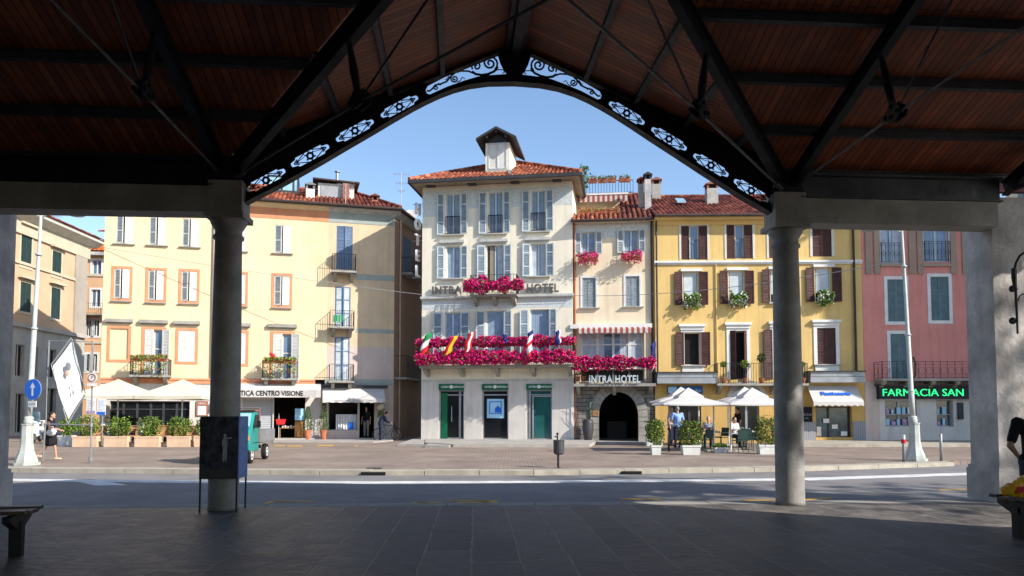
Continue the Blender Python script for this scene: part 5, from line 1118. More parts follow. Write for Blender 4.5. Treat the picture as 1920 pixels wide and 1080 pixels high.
o = text('FARMACIA SAN', .50, M['neon'], 'glowing_letters', t, Matrix.Translation((E.L(1655, 736, .3)[0]-a, -.32, (d-c)*.47)), .02, bold=-.004, align='LEFT'); vs = [v.co.x for v in o.data.vertices]; o.data.transform(Matrix.Translation((-min(vs), 0, 0))); vs = [v.co.x for v in o.data.vertices]; o.data.transform(Matrix.Diagonal(((E.L(1806, 736, .3)[0]-E.L(1655, 736, .3)[0])/max(vs), 1, 1, 1)))
for h in (s1, s2, s3):
    w = window(E, h, 'zinc', 'glass_shop', y=.28, mull=(.5,) if h is s1 else (), fw=.06, hole=False); s = MB(); s.mi = 0
    for i in range(int((h[1]-h[0])/.28)):
        for zz in (h[2]+.08, h[2]+.62):
            s.mi = R.choice((0, 0, 1, 2, 3)); x = h[0]+.12+i*.27; ww = R.uniform(.09, .2); s.box(x, x+ww, .18, .25, zz, zz+R.uniform(.15, .38))
    E.part('window_display', s, [M['plastic_white'], M['lightblue'], M['purple'], M['wood']], w); E.part('display_shelf', MB().box(h[0]+.05, h[1]-.05, .1, .26, h[2]+.58, h[2]+.61), M['zinc'], w)
a, b, c, d = E.r(1797, 755, 1806, 786, .1); tag(MB().box(a, b, -.14, 0, c, d).build('wall_cabinet', M['eave'], None, E.T), 'small dark cabinet on the pharmacy wall by the right pier', 'wall cabinet')

# ================================================================== F, G: houses down the left street
Fb = Bld('corner_house', 'tan and grey corner house with dark green shutters at the far left', 'house', Vector((-30.6, 36, 0)), Vector((-31.2, 54.3, 0)))
zF = Fb.L(110, 438)[1]
def frect(x0, x1, y0, y1): 
    a = Fb.L(x0, y0)[0]; b = Fb.L(x1, y0)[0]; return (min(a, b), max(a, b), Fb.L((x0+x1)/2, y1)[1], Fb.L((x0+x1)/2, y0)[1])
zm1, zm2 = Fb.L(110, 512)[1], Fb.L(110, 622)[1]
for (x0, x1, y0, y1) in ((98,115,472,518), (96,113,540,598), (40,60,430,500), (38,58,530,585)):
    rc = frect(x0, x1, y0, y1); w = window(Fb, rc, 'cream_frame', 'glass_dark', y=.15, mull=()); um = (rc[0]+rc[1])/2; shutter(Fb, w, rc[0], um, rc[2], rc[3], .02, 'shut_green'); shutter(Fb, w, um, rc[1], rc[2], rc[3], .02, 'shut_green'); surround(Fb, w, rc, .16, 'F_band', .04, True); Fb.part('hood', MB().box(rc[0]-.3, rc[1]+.3, -.3, 0, rc[3]+.22, rc[3]+.36), M['F_band'], w)
for (x0, x1, y0, y1) in ((30,46,646,706), (88,106,655,708), (64,72,650,705), (86,106,728,812), (30,46,738,812)):
    rc = frect(x0, x1, y0, y1); w = window(Fb, rc, 'F_low', 'glass_dark', y=.2, mull=(.5,)); 
wall(Fb, 'wall', 0, Fb.W, zm2, zF, 'F_wall'); wall(Fb, 'ground_floor_wall', 0, Fb.W, 0, zm2, 'F_low')
Fb.part('string_course', MB().box(0, Fb.W, -.2, 0, zm2-.15, zm2+.1), M['F_low']); Fb.part('string_course', MB().box(0, Fb.W, -.1, 0, zm1-.2, zm1-.02), M['F_band'])
Fb.part('corner_pilaster', MB().box(Fb.W-1.6, Fb.W-.1, -.12, 0, zm2+.1, zF-.4), M['F_stone']); Fb.part('frieze', MB().box(0, Fb.W+.2, -.14, 0, zF-1.0, zF-.1), M['F_band'])
Fb.part('cornice', MB().poly([(0, 0, zF-.1), (0, -.2, zF-.1), (0, -.8, zF+.25), (0, -.85, zF+.45), (0, 0, zF+.45)], (Fb.W+.8, 0, 0)), M['cream_frame'])
shell(Fb, 0, Fb.W, 9, zF, 'F_wall'); backing(Fb, .3, Fb.W-.3, 0.2, zF-.2)
tiles(Fb, 'roof', [(-.2, -.9, zF+.5), (Fb.W+.9, -.9, zF+.5), (Fb.W-4, 4.5, zF+2.6), (-.2, 4.5, zF+2.6)], 'tile_r', tw=.3, tl=.5); tiles(Fb, 'roof', [(Fb.W+.9, -.9, zF+.5), (Fb.W+.9, 9.5, zF+.5), (Fb.W-4, 4.5, zF+2.6)], 'tile_r', tw=.3, tl=.5)
Gb = Bld('orange_house', 'narrow orange house with bright red tile roof closing the left street', 'house', Vector((at(128, 790, 60).x, 60, 0)), Vector((at(215, 790, 60).x, 60.5, 0)))
zG = Gb.L(170, 474)[1]
for (x0, x1, y0, y1, k) in ((173,190,488,514,0), (141,150,488,514,0), (171,188,543,575,0), (140,148,542,573,0), (160,171,600,630,1), (174,186,600,630,1), (160,170,664,696,1), (172,182,664,696,1)):
    rc = Gb.r(x0, y0, x1, y1); w = window(Gb, rc, 'white', 'glass_blue' if not k else 'glass_dark', y=.15); surround(Gb, w, rc, .15, 'white', .03)
    if k: a = rc[1]-rc[0]; shutter(Gb, w, rc[0]-.05, rc[0]+a*.35, rc[2], rc[3], -.04, 'shut_pale')
wall(Gb, 'wall', 0, Gb.W, 0, zG, 'G_wall'); shell(Gb, 0, Gb.W, 8, zG, 'G_wall'); backing(Gb, .3, Gb.W-.3, .2, zG-.2)
for y in (508+8, 642): z = Gb.L(170, y)[1]; Gb.part('string_course', MB().box(0, Gb.W, -.08, 0, z-.1, z+.1), M['F_band'])
a, b, c, d = Gb.r(150, 568, 192, 588, .8); balcony(Gb, a, b, c, .8, d, 'stone', .15)
tiles(Gb, 'roof', [(-.3, -.6, zG+.1), (Gb.W, -.6, zG+.1), (Gb.W, 3.2, zG+1.9), (1.4, 3.2, zG+1.9)], 'tile_bright', tw=.3, tl=.5); Gb.part('cornice', MB().box(-.1, Gb.W, -.55, 0, zG-.25, zG+.05), M['pier'])
tiles(Gb, 'roof', [(1.2, 1.5, zG+2.2), (Gb.W, 1.5, zG+2.2), (Gb.W, 5, zG+3.3), (2.6, 5, zG+3.3)], 'tile_bright', tw=.3, tl=.5); Gb.part('attic', MB().box(1.6, Gb.W, 2.2, 6, zG, zG+2.2), M['pier'])
antenna('small antenna group on the dark roof edge of the far left corner house', 100, 428, 405, 50)
# ------------------------------------------------------------------ raised footways
def step(name, px, z=.12, m='slab'):
    P = [gp(x, y) for x, y in px]; s = MB(); s.poly([(p.x, p.y, .0) for p in P], (0, 0, z)); o = struct(name, s, M[m]); return o
step('footway', [(512, 830), (700, 830.5), (737, 827), (737, 822), (512, 822)], .05)
step('footway', [(745, 836.5), (795, 837), (800, 821), (790, 821)], .1); 
step('footway', [(850, 838.5), (1105, 839), (1118, 832), (1118, 824), (798, 821), (797, 835)], .13)
step('ramp', [(796, 839), (842, 839.5), (860, 832), (815, 831)], .10)
step('footway', [(1120, 832), (1225, 832), (1228, 823), (1118, 822)], .05)
step('footway', [(1470, 838), (2100, 838), (2100, 822), (1460, 822)], .13, 'kerb')
def g3(px, py): return gp(px, py)

# ------------------------------------------------------------------ lamp posts
def lamp_post(label, x, y, topx, flip=1, collar=795):
    b = g3(x, y); t = thing('street_lamp', label, 'street lamp', b, 0, 'cast iron street lamps')
    top = at(topx, 420, b.y)-b; lx = top.x/top.z; k = 1600/F/ (b.y and 1)
    def z_(py): return at(x, py, b.y).z
    T = Matrix.Shear('XY', 4, (lx, 0)); 
    s = MB(); s.lathe([(.36,0),(.36,.08)], n=8, sq=1).lathe([(.30,.08),(.29,.16),(.20,.40),(.165,.62),(.15,1.15),(.17,1.17),(.17,1.2)], n=8, sq=1); s.build('pedestal', M['lampgreen'], t)
    def sh(z): return Vector((lx*z, 0, z))
    s = MB(); s.smooth = True; s.tube([sh(1.2), sh(1.24), sh(1.28), sh(1.32), sh(1.38), sh(1.42)], [.15,.12,.15,.11,.13,.09], 14); s.build('collar', M['lampgreen'], t)
    s = MB(); s.smooth = True; s.tube([sh(1.42), sh(2.2), sh(2.21), sh(4.0), sh(4.02), sh(6.2), sh(6.22), sh(8.2)], [.085,.085,.075,.07,.06,.052,.045,.04], 12)
    for z in (2.2, 4.0, 6.2): s.tube([sh(z-.03), sh(z), sh(z+.03)], [.09, .10, .08], 12)
    s.build('pole', M['lampgreen'], t)
    s = MB(); e = sh(7.3); s.tube([e, e+Vector((flip*.5, 0, .25)), e+Vector((flip*.95, 0, .24))], .03, 6); s.build('lamp_arm', M['lampgreen'], t)
    s = MB(); s.smooth = True; s.lathe([(.02,.12),(.12,.08),(.26,0),(.2,-.04),(.02,-.05)], e+Vector((flip*1.05, 0, .1)), 16); s.build('lamp_head', M['zinc'], t); return t, b
t1, b1 = lamp_post('tall pale grey street lamp carrying the blue arrow sign at the left kerb', 49, 872, 76)
t2, b2 = lamp_post('tall pale green street lamp on the kerb in front of the pharmacy', 1716, 864, 1690, -1)
s = MB(); s.tube([Vector((.0, .09, 2.5)), Vector((.13, .1, 2.7)), Vector((.15, .1, 3.1)), Vector((.08, .1, 3.3))], .03, 6); s.build('cable_loop', M['iron'], t2)
# blue arrow sign
sg = thing('arrow_sign', 'round blue traffic sign with a white upward arrow on the left street lamp', 'traffic sign', at(62, 730, b1.y-.14), rad(-17))
s = MB(); s.lathe([(.30, 0), (.30, .02)], n=32, T=Matrix.Rotation(rad(90), 3, 'X')); s.build('sign_plate', [M['blue']], sg)
s = MB(); s.lathe([(.305, 0), (.305, .004)], (0, .012, 0), n=32, T=Matrix.Rotation(rad(90), 3, 'X')); s.build('rim', M['plastic_white'], sg)
s = MB(); s.poly([(-.03, -.024, -.19), (.03, -.024, -.19), (.03, -.024, .06), (.10, -.024, .04), (0, -.024, .20), (-.10, -.024, .04), (-.03, -.024, .06)], (0, .003, 0)); s.build('arrow', M['plastic_white'], sg)
s = MB(); s.box(-.15, .15, -.02, 0, -.52, -.34); q = s.build('small_plate', M['plastic_white'], sg); text('AUTO', .09, M['cloth_grey'], 'lettering', q, Matrix.Translation((0, -.022, -.43)), .001)
# ------------------------------------------------------------------ banner frame
bf = g3(170, 868); t = thing('pole_stand', 'thin metal pole frame standing on the kerb behind the left street lamp', 'pole stand', bf); p = lambda x, y: at(x, y, bf.y)-bf
s = MB(); s.tube([p(170, 868), p(174, 640)], .024, 8).tube([p(170, 858)+Vector((0,0,-.1)), p(170, 858)], .06, 8); s.build('pole', M['zinc'], t)
s = MB(); s.tube([p(80, 864), p(85, 796)], .024, 8).tube([p(90, 690), p(92, 638)], .024, 8).tube([p(86, 796), p(89, 690)], .018, 8); s.build('pole', M['zinc'], t)
MB().tube([p(92, 639), p(174, 641)], .012, 5).build('top_wire', M['zinc'], t); MB().tube([p(82, 795), p(171, 797)], .02, 6).tube([p(80, 795)+Vector((0,0,-.05)), p(80,795)+Vector((0,0,.06))], .05, 6).tube([p(171, 797)+Vector((0,0,-.05)), p(171,797)+Vector((0,0,.06))], .05, 6).build('cross_bar', M['zinc'], t)
bn = thing('banner', 'white diamond-shaped banner with a small portrait drawing, slanting in the pole frame', 'banner', bf+p(128, 720)); o = bf+p(128, 720); pb = lambda x, y, d=0: at(x, y, bf.y+d)-o
s = MB(); cs = [pb(134, 640, .0), pb(97, 686, -.15), pb(127, 786, 0), pb(158, 742, .15)]; n = 8; vs = []; fs = []
for i in range(n+1):
    for j in range(n+1):
        a = cs[0].lerp(cs[1], i/n); b = cs[3].lerp(cs[2], i/n); q = a.lerp(b, j/n); vs.append(q+Vector((0, .06*math.sin(j/n*5+i/n*2), 0)))
for i in range(n):
    for j in range(n): fs.append((i*(n+1)+j, (i+1)*(n+1)+j, (i+1)*(n+1)+j+1, i*(n+1)+j+1))
s.smooth = True; s.add(vs, fs); s.build('cloth', M['cloth_white'], bn)
MB().tube([pb(134, 633), pb(96, 684, -.15)], .025, 8).tube([pb(159, 740, .15), pb(127, 795, 0)], .025, 8).tube([pb(135, 636), pb(160, 738, .15)], .012, 6).tube([pb(96, 684, -.15), pb(126, 792)], .012, 6).build('rod', M['zinc'], bn)
s = MB(); c = pb(128, 687, -.1); s.ell(c, .09, .02, .13, 12, 6); s.build('portrait', M['cloth_grey'], bn); s = MB(); s.ell(pb(126, 700, -.1), .07, .012, .1, 12, 6); s.build('portrait_face', M['planter_c'], bn)
for (x, y, w_) in ((135, 722, .02), (137, 735, .025), (145, 730, .012), (132, 670, .01)): MB().ell(pb(x, y, -.1), w_, .01, w_*3, 6, 4).build('drawing_mark', M['cloth_grey'], bn)
t = thing('round_sign', 'small round white sign with a dark ring on the right pole of the banner frame', 'traffic sign', at(173, 708, bf.y-.06))
s = MB(); s.lathe([(.155, 0), (.155, .012)], n=24, T=Matrix.Rotation(rad(90), 3, 'X')); s.build('sign_plate', M['plastic_white'], t); s = MB(); s.tube([(.11*math.cos(k*math.pi/10), -.018, .11*math.sin(k*math.pi/10)) for k in range(21)], .015, 5, False); s.build('ring', M['redbrick'], t); text('P', .14, M['redbrick'], 'lettering', t, Matrix.Translation((0, -.016, 0)), .002); MB().box(-.15, .15, -.014, 0, -.26, -.17).build('plate', M['plastic_white'], t)
# ------------------------------------------------------------------ bins and bollards
b = g3(1048, 877); t = thing('litter_bin', 'small dark grey litter bin on a post alone on the square before the hotel', 'litter bin', b)
MB().tube([(-.02,0,0), (-.02,0,.4)], .03, 8).lathe([(.05,0),(.05,.02)], n=10).build('post', M['iron'], t); s = MB(); s.smooth = False; s.lathe([(.08,.36),(.145,.40),(.155,.74),(.165,.76),(.15,.77)], (0,0,0), 16); s.build('bin', M['steelg'], t); MB().tube([(-.04,0,.75), (-.04,0,.93)], .02, 6).tube([(-.04,0,.86), (-.12,0,.86)], .018, 6).tube([(-.04,0,.92), (-.04,0,.97)], .035, 8).build('clamp', M['iron'], t)
for (x, y, yt, lb, red) in ((1695, 866, 816, 'white-topped bollard with a red band left of the right street lamp', 1), (1765, 864, 813, 'plain grey steel bollard right of the right street lamp', 0)):
    b = g3(x, y); t = thing('bollard', lb, 'bollard', b); h = at(x, yt, b.y).z
    s = MB(); s.smooth = True; s.tube([(0,0,0), (0,0,h-.02), (0,0,h)], [.045,.045,.02], 12); s.build('post', M['zinc'], t)
    if red: MB().tube([(0,0,h-.24), (0,0,h-.13)], .075, 12).build('red_band', M['red'], t); MB().tube([(0,0,h-.125), (0,0,h+.01)], .055, 12).build('white_band', M['plastic_white'], t)
MB_ = None
# ------------------------------------------------------------------ poster stand
kz = g3(418, 956.5); kp = thing('poster_stand', 'dark four-legged poster stand with a blue side panel before the left column', 'poster stand', kz, YAW)
kw, kd = .28, .25
s = MB()
for x in (-kw, kw): 
    for y in (-kd, kd): s.box(x-.012, x+.012, y-.012, y+.012, 0, 1.5)
s.build('frame', M['steelg'], kp)
MB().box(-kw-.015, kw+.015, -kd-.02, -kd+.0, .52, 1.50).build('front_panel', M['poster_dark'], kp); MB().box(kw, kw+.02, -kd+.003, kd+.01, .52, 1.49).build('side_panel', M['poster_blue'], kp); MB().box(-kw-.02, -kw, -kd+.003, kd+.01, .52, 1.49).build('side_panel', M['poster_blue'], kp); MB().box(-kw, kw, -kd+.003, kd, 1.48, 1.5).build('top_panel', M['steel'], kp)
q = MB().box(-kw-.013, kw+.013, -kd-.024, -kd-.021, .53, .67).build('lower_strip', M['steelg'], kp)
s = MB(); s.smooth = True; s.ell((.09, -kd-.024, 1.20), .025, .003, .03); s.ell((.09, -kd-.024, 1.08), .045, .003, .10); s.ell((.075, -kd-.024, .90), .02, .003, .12); s.ell((.11, -kd-.024, .90), .02, .003, .12); s.ell((.14, -kd-.024, 1.16), .06, .003, .014); s.build('poster_figure', M['ghost'], kp)
s = MB(); s.smooth = True; s.ell((.05, -kd-.023, .74), .2, .002, .09); s.build('poster_shape', M['poster_dark'], kp)
s = MB()
for i in range(26):
    z = 1.42-i*.033
    if i in (4, 5, 13): continue
    s.box(kw+.021, kw+.0225, -kd+.05, -kd+.05+R.uniform(.12, .4), z, z+.010)
s.build('printed_lines', M['cloth_blue'], kp)
# ------------------------------------------------------------------ benches
def bench(label, px, py, rz, flip):
    b = g3(px, py); t = thing('bench', label, 'bench', b, rz, 'hall benches')
    for x in (0.0, flip*1.5): MB().poly([(x-.06, -.05, 0), (x+.06, -.05, 0), (x+.065, -.05, .38), (x-.065, -.05, .38)], (0, .10, 0)).poly([(x-.04, -.30, .40), (x-.04, -.08, .30), (x-.04, .08, .30), (x-.04, .30, .40), (x-.04, .30, .46), (x-.04, -.30, .46)], (.08, 0, 0)).build('leg', M['iron'], t)
    for i in range(4):
        y = -.27+i*.145; x0, x1 = sorted((-flip*.16, flip*1.75)); dz = .03*((y+.05)/.27)**2
        MB().box(x0, x1, y, y+.13, .462+dz, .50+dz).build('seat_board', M['bench'], t)
    return t
bench('dark wooden bench cut off by the left edge of the photo', 30, 1043, rad(14), -1)
bench('dark bench carrying the yellow bag at the right edge of the photo', 1912, 1008, rad(8), 1)
t = thing('shopping_bag', 'yellow and orange crumpled bag lying on the right bench', 'bag', g3(1912, 1008)+Vector((.0, -.02, .51))); s = MB()
s.ell((-.04,0,.085), .19, .11, .085); s.ell((.2,.02,.095), .2, .12, .095); s.ell((.02,0,.16), .09, .06, .07); s.ell((.07,.0,.22), .03, .05, .06)
bg_ = remeshed(s, 'bag', M['bagyellow'], t, .015); 
dg_ = bg_.data
for v in dg_.vertices: 
    nn_ = abs(noise.noise(v.co*11+Vector((0,0,3))))-.25+.5*abs(noise.noise(v.co*27)); v.co += v.normal*nn_*.045
s = MB(); s.poly([(-.12, -.135, .06), (.02, -.155, .08), (.03, -.155, .15), (-.11, -.14, .14)], (0, .01, 0)); s.build('printed_patch', M['red'], t)
# ------------------------------------------------------------------ people
def person(label, loc, rz, J, top, legs, h=1.72, skirt=None, hair='hair', shoes='cloth_black', vox=.013, sleeve=True, hold=None, extra=None, bare_legs=False, hairlen=0, seated=False):
    t = thing('person', label, 'person', loc, rz); k = h/1.72
    def V(n): return Vector(J[n])*k
    body = MB(); b = body
    def seg(x, y, r0, r1, mb=None, g=0): (mb or body).cap(V(x), (r0+g)*k, V(y), (r1+g)*k)
    sL, sR = V('shL'), V('shR'); pel = V('pel'); ch = V('chest'); nk = V('neck'); hd = V('head')
    def torso(mb, g, low=0):
        mb.cap(pel+Vector((-.07, 0, 0))*k, (.105+g)*k, pel+Vector((.07, 0, 0))*k, (.105+g)*k); mb.cap(pel, (.125+g)*k, ch, (.135+g)*k); mb.cap(ch.lerp(sL, .45), (.09+g)*k, ch.lerp(sR, .45), (.09+g)*k)
        mb.cap(sL, (.055+g)*k, ch.lerp(sL, .2)+Vector((0,0,.03)), (.08+g)*k); mb.cap(sR, (.055+g)*k, ch.lerp(sR, .2)+Vector((0,0,.03)), (.08+g)*k)
    torso(body, 0); seg('chest', 'neck', .07, .055); body.cap(nk, .055*k, hd+Vector((0, 0, -.06))*k, .05*k)
    body.ell(hd, .075*k, .092*k, .115*k); f = Vector((0, .09, 0)).normalized()
    body.ell(hd+Vector((0, .095, -.012))*k, .014*k, .02*k, .022*k); body.ell(hd+Vector((0, .07, -.085))*k, .04*k, .035*k, .03*k)
    for sx in (-1, 1): body.ell(hd+Vector((sx*.078, 0, -.01))*k, .012*k, .02*k, .03*k)
    for s_ in 'LR':
        seg('sh'+s_, 'el'+s_, .047, .038); seg('el'+s_, 'wr'+s_, .038, .026); seg('hip'+s_, 'kn'+s_, .082, .054); seg('kn'+s_, 'an'+s_, .052, .034)
        an = V('an'+s_); body.cap(an+Vector((0, -.02, -.04))*k, .034*k, an+Vector((0, .13, -.055))*k, .026*k)
        wr = V('wr'+s_); d = (wr-V('el'+s_)).normalized(); x = d.cross(Vector((0, 1, 0) if abs(d.y) < .8 else (0, 0, 1))).normalized(); y = d.cross(x)
        body.cap(wr, .026*k, wr+d*.07*k, .03*k)
        for i in range(4): c = wr+d*.085*k+x*(i-1.5)*.019*k; L = (.06, .072, .068, .052)[i]*k; body.cap(c, .0105*k, c+d*L*.6+y*.008*k, .0098*k, 6); body.cap(c+d*L*.6+y*.008*k, .0098*k, c+d*L+y*.03*k, .009*k, 6)
        body.cap(wr+d*.03*k+x*.025*k, .013*k, wr+d*.075*k+x*.055*k+y*.01*k, .010*k, 6)
    remeshed(body, 'body', M['skin'], t, vox)
    c = MB(); torso(c, .016); 
    if sleeve: [c.cap(V('sh'+s_), .066*k, V('sh'+s_).lerp(V('el'+s_), .75 if sleeve is True else 1), .058*k) for s_ in 'LR']
    if sleeve == 'long': [c.cap(V('el'+s_), .055*k, V('wr'+s_), .038*k) for s_ in 'LR']
    remeshed(c, 'shirt', M[top], t, vox)
    c = MB(); c.cap(pel+Vector((-.07, 0, -.02))*k, .125*k, pel+Vector((.07, 0, -.02))*k, .125*k)
    for s_ in 'LR':
        if skirt: c.cap(V('hip'+s_), .11*k, V('hip'+s_).lerp(V('kn'+s_), .75), .125*k)
        else: c.cap(V('hip'+s_), .10*k, V('kn'+s_), .07*k); c.cap(V('kn'+s_), .07*k, V('an'+s_), .055*k)
    if skirt: c.cap(V('hipL').lerp(V('knL'), .75), .12*k, V('hipR').lerp(V('knR'), .75), .12*k)
    remeshed(c, 'skirt' if skirt else 'trousers', M[legs], t, vox)
    for s_ in 'LR': an = V('an'+s_); c = MB(); c.smooth = True; c.cap(an+Vector((0, -.03, -.055))*k, .042*k, an+Vector((0, .14, -.065))*k, .034*k); c.build('shoe', M[shoes], t)
    c = MB(); c.ell(hd+Vector((0, -.022, .03))*k, .084*k, .095*k, .105*k); 
    if hairlen: c.ell(hd+Vector((0, -.10, .02+.03*(hairlen < 0)))*k, .045*k, .05*k, .05*k)
    remeshed(c, 'hair', M[hair], t, vox)
    c = MB(); 
    for sx in (-1, 1): c.ell(hd+Vector((sx*.03, .082, .012))*k, .012*k, .008*k, .007*k, 6, 4)
    c.build('eyes', M['cloth_black'], t); MB().ell(hd+Vector((0, .088, -.052))*k, .022*k, .008*k, .006*k, 6, 4).build('mouth', M['redbrick'], t)
    return t
STAND = dict(pel=(0,0,.93), chest=(0,.0,1.25), neck=(0,-.01,1.46), head=(0,.02,1.60), shL=(-.18,0,1.40), shR=(.18,0,1.40), elL=(-.24,-.02,1.12), elR=(.24,-.02,1.12), wrL=(-.25,.05,.87), wrR=(.25,.05,.87), hipL=(-.09,0,.90), hipR=(.09,0,.90), knL=(-.10,.02,.50), knR=(.10,.02,.50), anL=(-.10,0,.09), anR=(.10,0,.09))
def pose(**k): d = dict(STAND); d.update(k); return d
SEAT = pose(pel=(0,0,.52), chest=(0,.0,.84), neck=(0,0,1.06), head=(0,.03,1.20), shL=(-.18,0,1.0), shR=(.18,0,1.0), elL=(-.23,.04,.74), elR=(.23,.04,.74), wrL=(-.15,.28,.76), wrR=(.15,.28,.76), hipL=(-.09,.03,.49), hipR=(.09,.03,.49), knL=(-.12,.43,.49), knR=(.12,.43,.49), anL=(-.12,.42,.09), anR=(.12,.42,.09))
WALK = pose(knL=(-.09,.13,.52), anL=(-.08,.20,.10), knR=(.09,-.02,.50), anR=(.08,-.36,.20), elR=(.24,.06,1.13), wrR=(.16,.28,1.08), elL=(-.22,.06,1.12), wrL=(-.12,.30,1.06), head=(0,.06,1.58), neck=(0,.02,1.45), chest=(0,.02,1.25))
wl = person('woman in a black dress walking right behind the left street lamp', g3(92, 862.5), rad(-78), WALK, 'cloth_black', 'cloth_black', 1.56, skirt=True, hairlen=-1, sleeve=False, shoes='planter_c')
t = thing('handbag', 'white handbag held by the walking woman in black', 'bag', wl.location+Vector((.14, -.17, .88))); s = MB(); s.ell((0,0,0), .16, .08, .11); s.ell((.08,0,.04), .1, .06, .08); remeshed(s, 'bag', M['cloth_white'], t, .015); MB().tube([(-.1,0,.08),(-.05,0,.2),(.05,0,.2),(.1,0,.08)], .01, 5).build('handle', M['cloth_white'], t)
pc = g3(1271, 838); person('man in a light blue shirt seen from behind at the cafe', g3(1271, 839), rad(8), pose(elL=(-.27,.02,1.14), wrL=(-.13,.20,1.05), elR=(.27,.02,1.14), wrR=(.2,.22,1.1)), 'cloth_blue', 'cloth_navy', 1.76, hair='hair_g', vox=.016)
person('man in a grey shirt standing just left of the man in the blue shirt', g3(1258, 836), rad(-120), pose(), 'cloth_grey', 'cloth_navy', 1.76, hair='hair_g', vox=.016)
person('grey-haired guest in a pale shirt seated at a cafe table near the left parasol pole', g3(1329, 838), rad(160), SEAT, 'cloth_grey', 'cloth_navy', 1.74, hair='hair_g', vox=.016)
person('man in a dark shirt standing between the two parasol poles by the cafe tables', g3(1384, 834), rad(100), pose(wrR=(.2,.25,1.1), elR=(.26,.04,1.14)), 'cloth_black', 'cloth_black', 1.72, vox=.016)
person('waiting person with a white top sitting behind the right cafe table', g3(1377, 838), rad(-150), SEAT, 'cloth_white', 'cloth_black', 1.7, vox=.016)
person('person in a dark blue jacket bending over a bicycle at the alley corner', g3(713, 827), rad(-70), pose(chest=(0,.12,1.20), neck=(0,.24,1.36), head=(0,.34,1.46), shL=(-.18,.2,1.32), shR=(.18,.2,1.32), elL=(-.2,.32,1.06), elR=(.2,.32,1.06), wrL=(-.18,.5,.98), wrR=(.18,.5,.98)), 'cloth_navy', 'cloth_navy', 1.66, sleeve='long', vox=.016)
person('dim figure in light trousers inside the shop doorway left of the alley', A.wp(A.L(688, 790)[0], -.5, .1), rad(170), pose(), 'cloth_black', 'hair_g', 1.7, vox=.016)
person('guest in white seen between the shrubs at the left terrace', g3(263, 833), rad(150), SEAT, 'cloth_white', 'jeans', 1.7, vox=.016)
person('guest in dark clothes seated behind the second terrace planter', g3(199, 833), rad(200), SEAT, 'cloth_white', 'jeans', 1.68, vox=.016)
person('man in a black T-shirt standing at the right edge of the photo by the bench', g3(1947, 1004), rad(-8), pose(elL=(-.33,-.08,1.12), wrL=(-.17,.06,.98), shL=(-.20,0,1.41)), 'cloth_black', 'jeans', 1.76, vox=.009)
# ------------------------------------------------------------------ bicycle and scooter
bk = thing('bicycle', 'black bicycle held by the person in dark blue at the alley corner', 'bicycle', g3(727, 826.5), rad(12))
def wheel(par, c, r, name='wheel', ax='y', w_=.02, m='rubber', spokes=True, hub='zinc'):
    s = MB(); s.smooth = True
    pts = [(c[0]+r*math.cos(a), c[1], c[2]+r*math.sin(a)) for a in [k*math.pi/12 for k in range(25)]]; s.tube(pts, w_, 6, False); wh = s.build(name, M[m], par)
    if spokes:
        s = MB()
        for k in range(8): a = k*math.pi/4; s.bar(c, (c[0]+r*math.cos(a), c[1], c[2]+r*math.sin(a)), .006)
        s.build('spokes', M[hub], wh)
    return wh
wheel(bk, (-.5,0,.33), .31); wheel(bk, (.5,0,.33), .31)
s = MB(); P = dict(a=(-.5,0,.33), b=(-.18,0,.80), c=(-.08,0,.30), d=(.36,0,.78), e=(.5,0,.33), h=(.33,0,.98))
for x, y in ('ab','ac','bc','bd','cd','de','dh'): s.tube([P[x], P[y]], .016, 6)
s.build('frame', M['cloth_black'], bk); MB().tube([(.30,-.28,.98),(.36,-.1,1.0),(.33,0,.98),(.36,.1,1.0),(.30,.28,.98)], .012, 6).build('handlebar', M['zinc'], bk); MB().ell((-.2,0,.87), .13, .07, .03).build('saddle', M['cloth_black'], bk)
sc = thing('scooter', 'white and blue scooter with a clear windscreen parked behind the left street lamp', 'scooter', g3(69, 829), rad(-70))
for x in (-.62, .62): w_ = wheel(sc, (x,0,.24), .19, w_=.06, spokes=False); MB().tube([(x,-.05,.24),(x,.05,.24)], .13, 12).build('hub', M['zinc'], w_)
s = MB(); s.cap((-.55,0,.62), .2, (-.1,0,.66), .17); s.cap((-.1,0,.4), .13, (.3,0,.36), .12); s.cap((.3,0,.4), .16, (.42,0,.9), .17); s.cap((.62,0,.48), .1, (.45,0,.7), .12); remeshed(s, 'body', M['plastic_white'], sc, .02)
MB().ell((-.35,0,.83), .4, .15, .07).build('seat', M['cloth_black'], sc); MB().tube([(.4,-.33,1.03),(.36,0,1.0),(.4,.33,1.03)], .02, 6).build('handlebar', M['cloth_black'], sc); MB().ell((.52,0,.95), .08, .1, .07).build('headlight', M['glass_sky'], sc)
s = MB(); s.smooth = True; n = 8; vs = [(.5+.1*(j/4)*-1-.05*((i/n-.5)**2)*4, (i/n-.5)*.46*(1-.25*j/4), 1.0+j*.13) for j in range(5) for i in range(n+1)]; s.add(vs, [(j*(n+1)+i, j*(n+1)+i+1, (j+1)*(n+1)+i+1, (j+1)*(n+1)+i) for j in range(4) for i in range(n)]); s.build('windscreen', M['glass_shop'], sc)
MB().box(-.1,.3,-.14,-.125,.42,.6).box(-.1,.3,.125,.14,.42,.6).build('blue_panel', M['blue'], sc); MB().box(-.95,-.6,-.2,.2,.78,1.08).build('top_box', M['plastic_white'], sc)
# ------------------------------------------------------------------ teal three-quarter truck
tk = thing('small_truck', 'small teal flatbed truck parked on the square behind the poster stand', 'truck', g3(444, 866), rad(-84))
